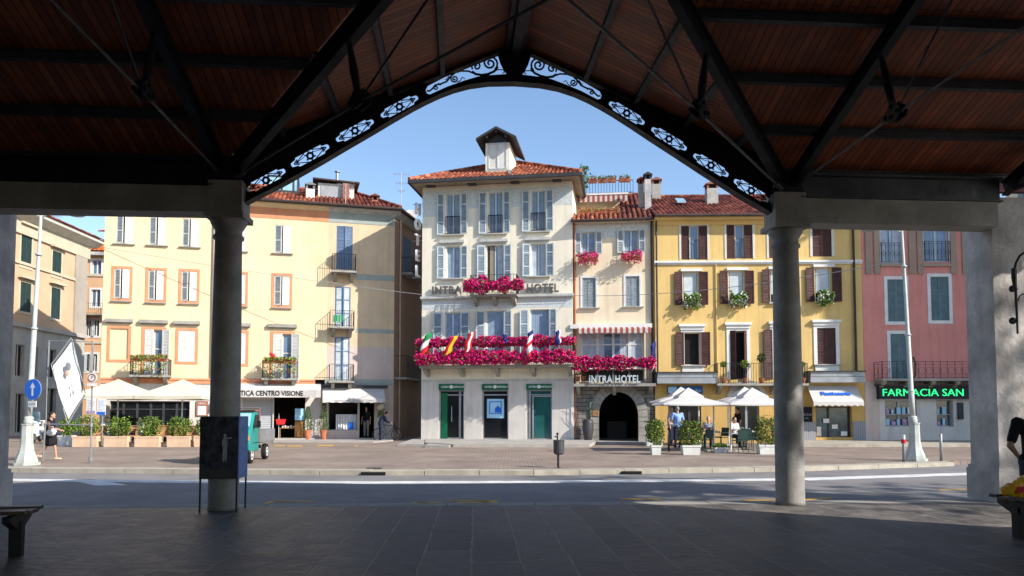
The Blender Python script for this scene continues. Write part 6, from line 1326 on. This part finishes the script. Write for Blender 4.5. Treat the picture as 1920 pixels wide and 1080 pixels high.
# local: x forward (towards us), y left/right
def prof(pts, y0, y1): return [(x, y0, z) for x, z in pts], (0, y1-y0, 0)
HWI = .66
s = MB(); a, d = prof([(0,.34),(.0,1.2),(.10,1.52),(.62,1.55),(.95,1.08),(1.12,.98),(1.16,.60),(1.12,.34)], -HWI, HWI); s.poly(a, d); cb = s.build('cab', M['teal'], tk); md = cb.modifiers.new('b', 'BEVEL'); md.width = .06; md.segments = 3; md.limit_method = 'ANGLE'
MB().poly([(.0,-HWI-.02,1.55),(.66,-HWI-.02,1.58),(.70,-HWI-.02,1.60),(-.02,-HWI-.02,1.60)], (0, 2*HWI+.04, 0)).build('roof_rim', M['redbrick'], tk)
MB().poly([(.652,-HWI+.08,1.50),(.652,HWI-.08,1.50),(.945,HWI-.07,1.105),(.945,-HWI+.07,1.105)], (.014, 0, .01)).build('windscreen', M['glass_sky'], tk)
for sy in (-1, 1):
    y = sy*(HWI+.004); MB().poly([(.12,y,1.46),(.58,y,1.46),(.84,y,1.10),(.80,y,1.06),(.08,y,1.06)], (0, sy*.008, 0)).build('side_window', M['glass_dark'], tk)
    s = MB(); s.tube([(1.12, sy*.46, .78), (1.175, sy*.46, .78)], .10, 16); s.build('headlight', M['plastic_white'], tk); MB().box(1.08, 1.17, sy*.57-.06, sy*.57+.06, .70, .84).build('indicator', M['orange'], tk)
    MB().tube([(.78, sy*HWI, 1.12), (.84, sy*(HWI+.14), 1.14)], .012, 5).box(.80, .86, sy*(HWI+.17)-.05, sy*(HWI+.17)+.05, 1.08, 1.28).build('wing_mirror', M['cloth_black'], tk)
    MB().box(.05, .052+.0, sy*HWI, sy*(HWI+.003), .4, 1.0).box(.1, .8, sy*HWI, sy*(HWI+.006), .60, .62).build('door_line', M['cloth_black'], tk)
    for x, n_ in ((.78, 'wheel'), (-1.25, 'wheel')):
        s = MB(); s.smooth = False; s.lathe([(.15,-.07),(.235,-.075),(.255,-.05),(.255,.05),(.235,.075),(.15,.07)], (x, sy*.57, .255), 22, Matrix.Rotation(rad(90), 3, 'X')); wh = s.build('wheel', M['rubber'], tk); s = MB(); s.lathe([(.03,-.08),(.07,-.06),(.14,-.078),(.15,-.07),(.15,.07),(.14,.078),(.07,.06),(.03,.08)], (x, sy*.57, .255), 18, Matrix.Rotation(rad(90), 3, 'X')); s.build('rim', M['plastic_white'], wh)
MB().box(-1.9, -.05, -.30, .30, .34, .44).build('chassis', M['cloth_black'], tk); MB().box(-1.98, -.06, -.70, .70, .56, .62).build('bed_floor', M['zinc'], tk)
for nm, q in (('side_board', (-1.98,-.06,-.72,-.70)), ('side_board', (-1.98,-.06,.70,.72)), ('tail_board', (-2.0,-1.98,-.72,.72)), ('head_board', (-.06,-.04,-.72,.72))):
    s = MB().box(q[0], q[1], q[2], q[3], .60, .98); s.build(nm, M['zinc'], tk)
MB().box(1.12, 1.20, -.64, .64, .34, .42).build('bumper', M['cloth_black'], tk); MB().box(1.12, 1.145, -.2, .2, .84, .94).build('front_badge_plate', M['cloth_black'], tk); MB().tube([(-.03,-.66,.6),(-.03,-.66,1.66),(-.03,.66,1.66),(-.03,.66,.6)], .025, 6).build('rack', M['redbrick'], tk)

# ------------------------------------------------------------------ left terrace: umbrellas, planters, chairs
def big_umbrella(label, cx, cy, w2, z0, zt, group, m='canvas', k=8, loc=None, vent=False, off=None):
    t = thing('parasol', label, 'parasol', loc, 0, group); s = MB(); s.smooth = False; vs = []; N = 4; SEG = 6; ring = []
    for r_i in range(SEG+1):
        f = r_i/SEG; row = []
        for c in range(4):
            a0 = Vector(((-1,1,1,-1)[c], (-1,-1,1,1)[c], 0)); a1 = Vector(((1,1,-1,-1)[c], (-1,1,1,-1)[c], 0))
            for j in range(6):
                p = a0.lerp(a1, j/6)*w2*f; sag = -.10*math.sin(math.pi*(j/6))*f*f*.6; z = zt+(z0-zt)*(f**.92)+sag*(-1 if f < .99 else 1)*.5; row.append(Vector((p.x, p.y, z)))
        ring.append(row)
    vs = [p for row in ring for p in row]; n = 24; fs = []
    for i in range(SEG):
        for j in range(n): fs.append((i*n+j, i*n+(j+1) % n, (i+1)*n+(j+1) % n, (i+1)*n+j))
    s.add(vs, fs)
    row = ring[-1]; s.add(row+[p-Vector((0,0,.05 if vent else .16)) for p in row], [(j, (j+1) % n, n+(j+1) % n, n+j) for j in range(n)])
    c_ = s.build('canopy', M[m], t)
    if vent:
        s = MB(); q = w2*.40; zv = z0+(zt-z0)*.72; s.add([(-q,-q,zv),(q,-q,zv),(q,q,zv),(-q,q,zv),(0,0,zt+.24)], [(0,1,4),(1,2,4),(2,3,4),(3,0,4)]); s.add([(-q,-q,zv),(q,-q,zv),(q,q,zv),(-q,q,zv)]+[(-q,-q,zv-.06),(q,-q,zv-.06),(q,q,zv-.06),(-q,q,zv-.06)], [(0,1,5,4),(1,2,6,5),(2,3,7,6),(3,0,4,7)]); s.build('vent_canopy', M[m], c_)
    px = off or 0
    MB().tube([(px,0,0), (px,0,(z0 if off else zt-.05))], .035, 8).build('pole', M['plastic_white'], t)
    s = MB()
    for sx in (-1, 1):
        for sy in (-1, 1): s.bar((0,0,zt-.08), (sx*w2*.97, sy*w2*.97, z0-.02), .025)
    s.build('ribs', M['wood'], t); MB().box(px-.35, px+.35, -.35, .35, 0, .06).build('base', M['slab'], t)
    if off: MB().tube([(px,0,z0), (px*.5,0,z0+.05), (0,0,zt-.12)], .03, 6).build('arm', M['plastic_white'], t)
    return t
for i, (cx, yb, lb) in enumerate(((219, 832, 'big square cream parasol over the left end of the terrace'), (340, 832, 'big square cream parasol next to the left column'))):
    b = g3(cx, yb); z0 = at(cx, 748, b.y-1.4).z+.16; zt = at(cx, 711, b.y).z; big_umbrella(lb, 0, 0, 1.55, z0, zt, 'cream terrace parasols', loc=b)
TERR = []
def planter(label, x0, x1, yb, ytop, ht, group, box='planter_c', cols=None, bh=.46, dp=.40, kind='planter', taper=0, n=900, fall=.0, roundish=False, size=.085, wide=1.1):
    p0, p1 = g3(x0, yb), g3(x1, yb); c = (p0+p1)/2; w2 = (p1-p0).length/2; t = thing(kind, label, 'planter', c+Vector((0, dp/2, 0)), 0, group)
    s = MB(); q = w2*(1-taper); s.add([(-q,-dp/2,0),(q,-dp/2,0),(q,dp/2,0),(-q,dp/2,0),(-w2,-dp/2-.02,bh),(w2,-dp/2-.02,bh),(w2,dp/2+.02,bh),(-w2,dp/2+.02,bh)], [(0,3,2,1),(0,1,5,4),(1,2,6,5),(2,3,7,6),(3,0,4,7),(4,5,6,7)]); s.box(-w2-.015, w2+.015, -dp/2-.035, -dp/2-.0201, bh-.06, bh+.004); s.build('box', M[box], t)
    s = MB(); [s.tube([(R.uniform(-w2,w2)*.7, 0, bh-.05), (R.uniform(-w2,w2)*.7, R.uniform(-.08,.08), bh+ht*.7)], .012, 4) for _ in range(7)]; s.build('stems', M['bark'], t)
    seed = R.uniform(0, 50)
    def ps():
        while True:
            x, y, z = R.uniform(-1, 1), R.uniform(-1, 1), R.uniform(-1, 1); rr_ = (abs(x)**3+abs(y)**3+abs(z)**3)**(1/3) if roundish else math.sqrt(x*x*.8+y*y+z*z*.9)
            lim = .92+.30*noise.noise(Vector((x*1.8+seed, y*1.8, z*1.8)))
            if rr_ < lim and rr_ > lim*.45 or (R.random() < .04 and rr_ < 1.3): return (x*w2*wide, y*dp*.75, bh-.04+ht*(z+1)*.5)
    MB().leaves(n, ps, size, .6, [(i, m[1]) for i, m in enumerate(cols)]).build('shrub', [M[m[0]] for m in cols], t); return t
GL = [('leaf_l', .55), ('leaf', .35), ('leaf_d', .1)]
WH = ['mostly behind the walking woman', 'behind the right banner pole', 'third from the left', 'fourth from the left', 'fifth from the left', 'half hidden by the poster stand']
for i, (x0, x1) in enumerate(((108,133), (135,181), (194,238), (252,298), (313,355), (364,398))):
    planter('leafy shrub trough on the left terrace, '+WH[i], x0, x1, 838 if i else 836, 780, .92 if i != 1 else 1.0, 'terrace troughs', 'planter_w' if i == 0 else 'planter_c', GL, n=1100)
def chair(loc, rz):
    t = thing('wicker_chair', None, 'chair', loc, rz, 'wicker terrace chairs')
    s = MB(); s.smooth = True; n = 10; vs = []
    for j, z in enumerate((.42, .62, .86)):
        for i in range(n+1): a = math.pi*(.02+.96*i/n)+math.pi; vs.append((.29*math.cos(a), .27*math.sin(a)-.02*j, z-(.2 if i in (0, n) and j == 2 else 0)))
    s.add(vs, [(j*(n+1)+i, j*(n+1)+i+1, (j+1)*(n+1)+i+1, (j+1)*(n+1)+i) for j in range(2) for i in range(n)]); s.tube(vs[-(n+1):], .03, 6); s.build('backrest', M['wicker'], t)
    MB().box(-.27, .27, -.26, .26, .38, .44).build('seat', M['wicker'], t)
    for x in (-.23, .23):
        for y in (-.23, .23): MB().tube([(x,y,0),(x,y,.4)], .022, 6).build('leg', M['wicker'], t)
    return t
ch0 = None
CL = ['wicker chair between the first and second terrace troughs', 'wicker chair right of the banner frame pole, in the gap before the third trough', 'wicker chair in the gap between the third and fourth troughs', 'wicker chair in the gap between the fourth and fifth troughs', 'wicker chair in the gap left of the poster stand', 'wicker chair behind the second trough', 'wicker chair behind the fifth trough']
for i, (x, y, a) in enumerate(((186, 834, 200), (188, 831, 20), (245, 834, 150), (305, 834, 190), (359, 834, 170), (160, 833, 90), (338, 833, 200))):
    if ch0 is None: ch0 = chair(g3(x, y), rad(a)); c_ = ch0
    else: c_ = dup(ch0, g3(x, y), rad(a))
    c_['label'] = CL[i]
def info_board(x0, x1, y0, y1, lb, hd_, body):
    b = g3((x0+x1)/2, 835); a = at(x0, y1, b.y)-b; c = at(x1, y0, b.y)-b; t = thing('info_board', lb, 'notice board', b); MB().box(a.x, c.x, -.03, 0, a.z, c.z).build('board', M['plastic_white'], t); MB().tube([(0,.02,0),(0,.02,a.z+.3)], .025, 6).build('post', M['zinc'], t); s = MB()
    for k in range(8): z = c.z-.1-k*.075; s.box(a.x+.05, a.x+.05+R.uniform(.1, .34), -.034, -.031, z, z+.02)
    s.build('printed_lines', M[body], t); MB().box(a.x+.01, c.x-.01, -.035, -.031, a.z+.01, a.z+.14).build('coloured_strip', M[hd_], t)
info_board(162, 180, 747, 776, 'white and purple notice board just left of the banner frame pole', 'purple', 'purple'); info_board(182, 199, 748, 778, 'white notice board with a blue foot strip right of the banner frame pole', 'blue', 'cloth_blue')
# potted cypresses, straw hat, display table, small things by the shops
for (x, yb, zt_, lb) in ((577, 823, 764, 'slim potted conifer left of the white shop pillar'), (607, 823, 757, 'slim potted conifer right of the white shop pillar')):
    b = A.wp(A.L(x, 800, .5)[0], .5, .05); t = thing('potted_conifer', lb, 'potted tree', b); MB().lathe([(.13,0),(.19,.42),(.21,.42),(.21,.5),(.17,.5)], n=18).build('pot', M['terracotta'], t); h = at(x, zt_, b.y).z; MB().tube([(0,0,.4),(0,0,h*.9)], .025, 5).build('trunk', M['bark'], t)
    def ps(): z = R.random(); r_ = (.24*(1-z)**.6+.05)*R.uniform(.6, 1.05); a = R.uniform(0, 6.28); return (r_*math.cos(a), r_*math.sin(a), .5+(h-.5)*z)
    MB().leaves(900, ps, .07, .5, [(0, .6), (1, .4)]).build('foliage', [M['leaf'], M['leaf_d']], t)
b = A.wp(A.L(713, 762, .3)[0], .35, A.L(713, 762, .3)[1]); t = thing('straw_hat', 'large pale straw disc hanging at the shop corner above the bicycle', 'straw hat', b); s = MB(); s.smooth = True; s.lathe([(.02,.08),(.12,.07),(.14,.02),(.24,0),(.02,-.01)], n=20, T=Matrix.Rotation(rad(75), 3, 'X')); s.build('brim', M['canvas'], t)
t = thing('hanging_plant', 'green hanging plant under the straw disc at the shop corner', 'plant', b+Vector((.05, .1, -.25))); MB().leaves(200, lambda: (R.gauss(0,.12), R.gauss(0,.1), R.gauss(-.1,.16)), .07).build('leaves', M['leaf'], t)
def onA(px, py, off): u, z = A.L(px, py, off); return A.wp(u, off, z)
t = thing('display_table', 'small orange wooden table with glasses on display at the optician door', 'table', A.wp(A.L(539, 815)[0], -.4, .12), A.rz); w_ = .42; MB().box(-w_, w_, -.2, .2, .50, .54).build('tabletop', M['wood'], t)
for x in (-w_+.03, w_-.03):
    for y in (-.17, .17): MB().box(x-.02, x+.02, y-.02, y+.02, 0, .5).build('leg', M['wood'], t)
s = MB(); [s.box(-.3+i*.14, -.22+i*.14, -.1, .1, .545, .545+R.uniform(.05,.12)) for i in range(5)]; tag(s.build('display_goods', M['plastic_white'], None, t.matrix_world if False else Matrix.Translation(t.location) @ Matrix.Rotation(A.rz, 4, 'Z')), 'row of small white goods lying on the optician display table', 'goods')
t = thing('red_container', 'red basket on a stand inside the optician doorway', 'basket', A.wp(A.L(526, 815)[0], -.1, .12), A.rz); MB().tube([(-.1,0,0),(-.1,0,1.3)], .015, 5).build('stand', M['plastic_white'], t); MB().poly([(-.2,-.15,.72),(.2,-.15,.72),(.26,-.15,1.0),(-.26,-.15,1.0)], (0, .3, 0)).build('basket', M['red'], t)
t = thing('red_cloth', 'red cloth hanging over the left end of the planted balcony near the left column', 'cloth', onA(512, 668, .72), A.rz); s = MB(); s.smooth = True; s.ell((0,0,-.1), .14, .05, .24); s.ell((-.1,0,.12), .1, .05, .08); s.build('fabric', M['red'], t)
t = thing('green_laundry', 'green cloths drying on the middle blue-shuttered balcony', 'laundry', onA(634, 592, .78), A.rz); s = MB(); [s.box(-.25+i*.13, -.15+i*.13, -.03-.01*i, -.01-.01*i, -.35+.05*(i%2), .03) for i in range(4)]; s.build('cloths', M['green'], t)
# balcony greenery of the cream house
BG = [('leaf_l', .42), ('leaf', .35), ('leaf_r', .13), ('redflower', .1)]
for (x0, x1, y, off, lb, k) in ((246,314,674,.78,'trailing flower trough on the balcony above the cream parasols', 3), (494,555,678,.78,'green trailing flower trough on the balcony with the red cloth', 3)):
    for i in range(k):
        u0, z = A.L(x0+(x1-x0)*i/k, y, off); u1 = A.L(x0+(x1-x0)*(i+1)/k, y, off)[0]; flowerbox(A, u0, u1, off+.05, z-.1, lb, lb.split(' on ')[1], BG, 300, .2, .85, size=.09)['label'] = lb+', '+('leftmost', 'middle', 'rightmost')[i]
# ------------------------------------------------------------------ right terrace
RL = ['round-topped', 'wide', 'tall']
GR = [('leaf', .42), ('leaf_l', .30), ('leaf_r', .20), ('leaf_d', .08)]
planter('round-topped shrub in a narrow white pot at the left of the cafe terrace', 1222, 1240, 853, 789, .98, None, 'planter_w', GR, bh=.34, dp=.34, taper=.12, n=1500, roundish=True, size=.07, wide=2.0)
planter('wide clipped shrub in a white pot before the two men at the cafe', 1280, 1314, 853, 792, .95, None, 'planter_w', GR, bh=.34, dp=.38, taper=.1, n=1900, roundish=True, size=.07, wide=1.42)
planter('tall reddish-green shrub in a white pot left of the right column', 1424, 1462, 852, 780, 1.12, None, 'planter_w', GR, bh=.34, dp=.40, taper=.08, n=1900, roundish=True, size=.07, wide=1.25)
planter('low white trough of pale green leaves between the two parasol poles', 1341, 1363, 849, 833, .2, None, 'planter_w', [('leaf_l', .8), ('leaf', .2)], bh=.2, dp=.25, n=420, size=.07, wide=1.3)
planter('dark leafy shrub behind the round-topped one by the arch', 1213, 1243, 836, 775, .95, None, 'planter_w', [('leaf_d', .8), ('leaf', .2)], bh=.3, dp=.35, n=700, size=.09)
for i, (cx, ex, off, lb) in enumerate(((1292, 1353, .98, 'white square parasol in front at the left of the cafe terrace'), (1412, 1473, -.86, 'white square parasol of the cafe half behind the right column'))):
    b = g3(cx, 846); z0 = at(cx, 762, b.y-1.1).z+.1; zt = at(cx, 738, b.y).z; big_umbrella(lb, 0, 0, 1.22, z0, zt, 'front cafe parasols', 'canvas_w', loc=b, vent=True, off=off)
    b = g3(cx-14, 835); z0 = at(cx-20, 757, b.y-1.1).z+.1; zt = at(cx-16, 735, b.y).z; big_umbrella('white parasol behind the front one at the %s of the cafe terrace' % ('left' if i == 0 else 'right'), 0, 0, 1.25, z0, zt, 'rear cafe parasols', 'canvas_w', loc=b, vent=True, off=off*.2+.6*(1 if off > 0 else -1))
def cchair(loc, rz):
    t = thing('cafe_chair', None, 'chair', loc, rz, 'dark cafe chairs'); MB().box(-.22,.22,-.22,.22,.43,.46).build('seat', M['greendark'], t); MB().poly([(-.22,-.24,.5),(.22,-.24,.5),(.2,-.29,.86),(-.2,-.29,.86)], (0,.02,0)).build('backrest', M['greendark'], t)
    for x in (-.2, .2):
        MB().tube([(x,.2,0),(x,.2,.44)], .014, 5).build('leg', M['greendark'], t); MB().tube([(x,-.27,0),(x,-.22,.45),(x,-.28,.86)], .014, 5).build('leg', M['greendark'], t); MB().tube([(x,-.22,.64),(x,.18,.64),(x,.2,.44)], .014, 5).build('armrest', M['greendark'], t)
    return t
cc = None
for i, (x, y, a) in enumerate(((1322, 846, 30), (1338, 838, -60), (1352, 840, 120), (1388, 848, 10), (1402, 846, 170), (1412, 840, 90), (1396, 838, -160), (1306, 840, 80))):
    lb = ['left of the pole of the left parasol', 'behind the low pale trough', 'right behind the low pale trough', 'at the front of the right table', 'at the right side of the right table', 'behind the tall reddish shrub', 'behind the right table', 'behind the wide clipped shrub'][i]
    if cc is None: cc = cchair(g3(x, y), rad(a)); q = cc
    else: q = dup(cc, g3(x, y), rad(a))
    q['label'] = 'dark green cafe chair '+lb
for i, (x, y) in enumerate(((1332, 843), (1399, 843))):
    t = thing('cafe_table', ('small round cafe table near the pole of the left parasol', 'small round cafe table with pale cloth near the right column')[i], 'table', g3(x, y)); MB().lathe([(.38,.72),(.38,.75)], n=20).build('tabletop', M['zinc'] if i == 0 else M['cloth_grey'], t); MB().tube([(0,0,0),(0,0,.72)], .03, 8).lathe([(.22,0),(.2,.03)], n=12).build('pedestal', M['iron'], t)
    tag(MB().lathe([(.03,0),(.035,.11)], n=10).lathe([(.06,0),(.07,.02)], (.12,.05,0), 10).build('cup', M['plastic_white'], None, Matrix.Translation(g3(x, y)+Vector((.1,-.1,.752)))), 'white cup and saucer on the %s cafe table' % ('left' if i == 0 else 'right'), 'cup')
bt = thing('bicycle', 'pale bicycle leaning between the clipped shrubs at the cafe', 'bicycle', g3(1254, 846), rad(80)); wheel(bt, (-.5,0,.33), .31); wheel(bt, (.5,0,.33), .31); s = MB()
for x, y in ('ab','ac','bc','bd','cd','de','dh'): s.tube([P[x], P[y]], .018, 6)
s.build('frame', M['zinc'], bt); MB().tube([(.30,-.28,.98),(.36,-.1,1.0),(.33,0,.98),(.36,.1,1.0),(.30,.28,.98)], .014, 6).build('handlebar', M['plastic_white'], bt); MB().ell((-.2,0,.87), .13, .07, .03).build('saddle', M['cloth_black'], bt)
# tall dark urn by the arch
b = C.wp(C.L(1103, 815)[0], .45, .05); t = thing('tall_urn', 'tall dark urn with thin leaning stems left of the stone arch', 'plant pot', b); s = MB(); s.smooth = True; s.lathe([(.16,0),(.2,.1),(.27,.6),(.27,.95),(.22,1.1)], n=20); s.build('urn', M['steelg'], t); s = MB(); [s.tube([(R.uniform(-.08,.08), 0, 1.0), (R.uniform(-.25,.25), R.uniform(-.1,.1), 1.6), (R.uniform(-.45,.45), R.uniform(-.2,.2), R.uniform(1.9, 2.4))], .008, 4) for _ in range(14)]; s.build('stems', M['leaf_d'], t)
for (px, lb) in ((1083, 'terracotta pot with reddish plant at the left end of the annex balcony'), (1094, 'terracotta pot with a thin climber on the annex balcony, left of the letters')):
    u, z = C.L(px, 716, .5); t = thing('pot_plant', lb, 'pot plant', C.wp(u, .5, z+.02)); MB().lathe([(.1,0),(.14,.26)], n=12).build('pot', M['terracotta'], t); MB().leaves(140, lambda: (R.gauss(0,.1), R.gauss(0,.08), .3+abs(R.gauss(0,.22))), .08).build('leaves', M['leaf_r'], t)
# ------------------------------------------------------------------ cables over the square
def cable(label, pts, r=.014):
    a, b, sag = pts; n = 24; s = MB(); P_ = [a.lerp(b, i/n)+Vector((0, 0, -sag*4*(i/n)*(1-i/n))) for i in range(n+1)]; s.tube(P_, r, 5); tag(s.build('overhead_cable', M['cloth_grey'], None), label, 'cable')
cable('thin pale cable sagging from the cream house to the left corner of the hotel', (A.wp(A.L(190, 463, .05)[0], .05, A.L(190, 463, .05)[1]), H.wp(.02, .1, H.L(790, 553)[1]), .12), .012)
tp = at(1691, 488, b2.y); cable('long pale cable from the hotel ledge to the right street lamp', (H.wp(H.W, .15, H.L(1076, 555)[1]), tp, .35), .013)
cable('pale cable running along the hotel front under the small flower balcony', (H.wp(.02, .2, H.L(790, 553)[1]), H.wp(H.W, .2, H.L(1076, 556)[1]), .10), .01)

# ------------------------------------------------------------------ plane trees beside the hall, whose shade dapples the right side
def tree(label, loc, H_, R_, n, seed):
    t = thing('plane_tree', label, 'tree', loc, 0, 'plane trees beside the hall'); rr_ = random.Random(seed)
    MB().tube([(0,0,0), (.1,0,H_*.25), (0,.1,H_*.5), (.1,0,H_*.8)], [.32,.26,.2,.08], 10).build('trunk', M['bark'], t)
    cl = []; s = MB()
    for i in range(26):
        a = rr_.uniform(0, 6.28); z = rr_.uniform(.38, 1.0); r_ = R_*math.sqrt(max(.05, 1-((z-.62)/.45)**2))*rr_.uniform(.35, 1); c = Vector((r_*math.cos(a), r_*math.sin(a), H_*z)); cl.append(c); s.tube([(0,0,H_*(z*.6)), tuple(c*.6+Vector((0,0,H_*z*.3))), tuple(c)], [.09,.05,.02], 5)
    s.build('limbs', M['bark'], t)
    def ps(): c = rr_.choice(cl); v = Vector((rr_.gauss(0,1), rr_.gauss(0,1), rr_.gauss(0,.8))).normalized()*rr_.uniform(.2, 1)**.5*R_*.32; return c+v
    MB().leaves(n, ps, .34, .8, [(0, .6), (1, .4)]).build('crown', [M['leaf'], M['leaf_l']], t)
tree('leafy plane tree out beyond the right end of the hall', (26.5, 2.9, -.15), 18.5, 4.2, 1500, 3)

# tall house on the right side of the square: its shade lies over the pharmacy
cor = Vector((31.6, 27.4, 0)); S_ = Bld('square_house', 'tall pale house closing the right side of the square', 'house', cor+Vector((1.5, 22, 0)), cor)
zz = 22.5
for k in range(6):
    for i in range(6):
        u0 = 2+i*3.4; rc = (u0, u0+1.1, 1.2+k*3.5, 3.2+k*3.5); w = window(S_, rc, 'white', 'glass_dark', y=.15)
        if k: shutter(S_, w, rc[0]-.55, rc[0], rc[2], rc[3], -.03, 'shut_grey'); shutter(S_, w, rc[1], rc[1]+.55, rc[2], rc[3], -.03, 'shut_grey')
wall(S_, 'wall', 0, S_.W, 0, zz, 'annex'); backing(S_, .3, S_.W-.3, .2, zz-.2)
MB().box(0, .3, .3, 12, 0, zz).box(S_.W-.3, S_.W, .3, 12, 0, zz).box(.3, S_.W-.3, 11.7, 12, 0, zz).build('side_wall', M['annex'], S_.root)
tiles(S_, 'roof', [(-.5, -.7, zz), (S_.W+.5, -.7, zz), (S_.W-4, 6, zz+2.6), (4, 6, zz+2.6)], 'tile_r', tw=.5, tl=.7); tiles(S_, 'roof', [(S_.W+.5, 12.6, zz), (-.5, 12.6, zz), (4, 6, zz+2.6), (S_.W-4, 6, zz+2.6)], 'tile_r', tw=.5, tl=.7)

# drains, manhole and marks in the square
def flat(name, label, cat, px, m, z0=.004, h=.006):
    P = [gp(x, y, z0) for x, y in px]; tag(MB().poly([(q.x, q.y, z0) for q in P], (0, 0, h)).build(name, M[m]), label, cat)
flat('manhole_cover', 'dark rectangular iron manhole cover in the square near the kerb, left of the hotel', 'manhole cover', ((686, 879.4), (717, 879.4), (714, 876.8), (688, 876.8)), 'steelg')
P_ = gp(700, 891.5, -.12); tag(MB().box(P_.x-.32, P_.x+.32, P_.y-.02, P_.y+.10, -.119, -.03).build('kerb_drain', M['black']), 'black drain opening in the kerb face left of the litter bin', 'drain')
P_ = gp(1185, 889.5, -.12); tag(MB().box(P_.x-.26, P_.x+.26, P_.y-.02, P_.y+.10, -.119, -.04).build('kerb_drain', M['black']), 'black drain opening in the kerb face in front of the cafe terrace', 'drain')
for i, (x, y, w_) in enumerate(((525, 836, 9), (553, 836.5, 14), (610, 835.5, 16), (668, 836, 4))):
    s = MB(); P = [gp(a, b, .004) for a, b in ((x-w_, y+.7), (x+w_, y+.7), (x+w_, y-.7), (x-w_, y-.7))]; s.poly([(q.x, q.y, .004) for q in P], (0, 0, .004)); struct('worn_yellow_mark', s, M['paint_y'])
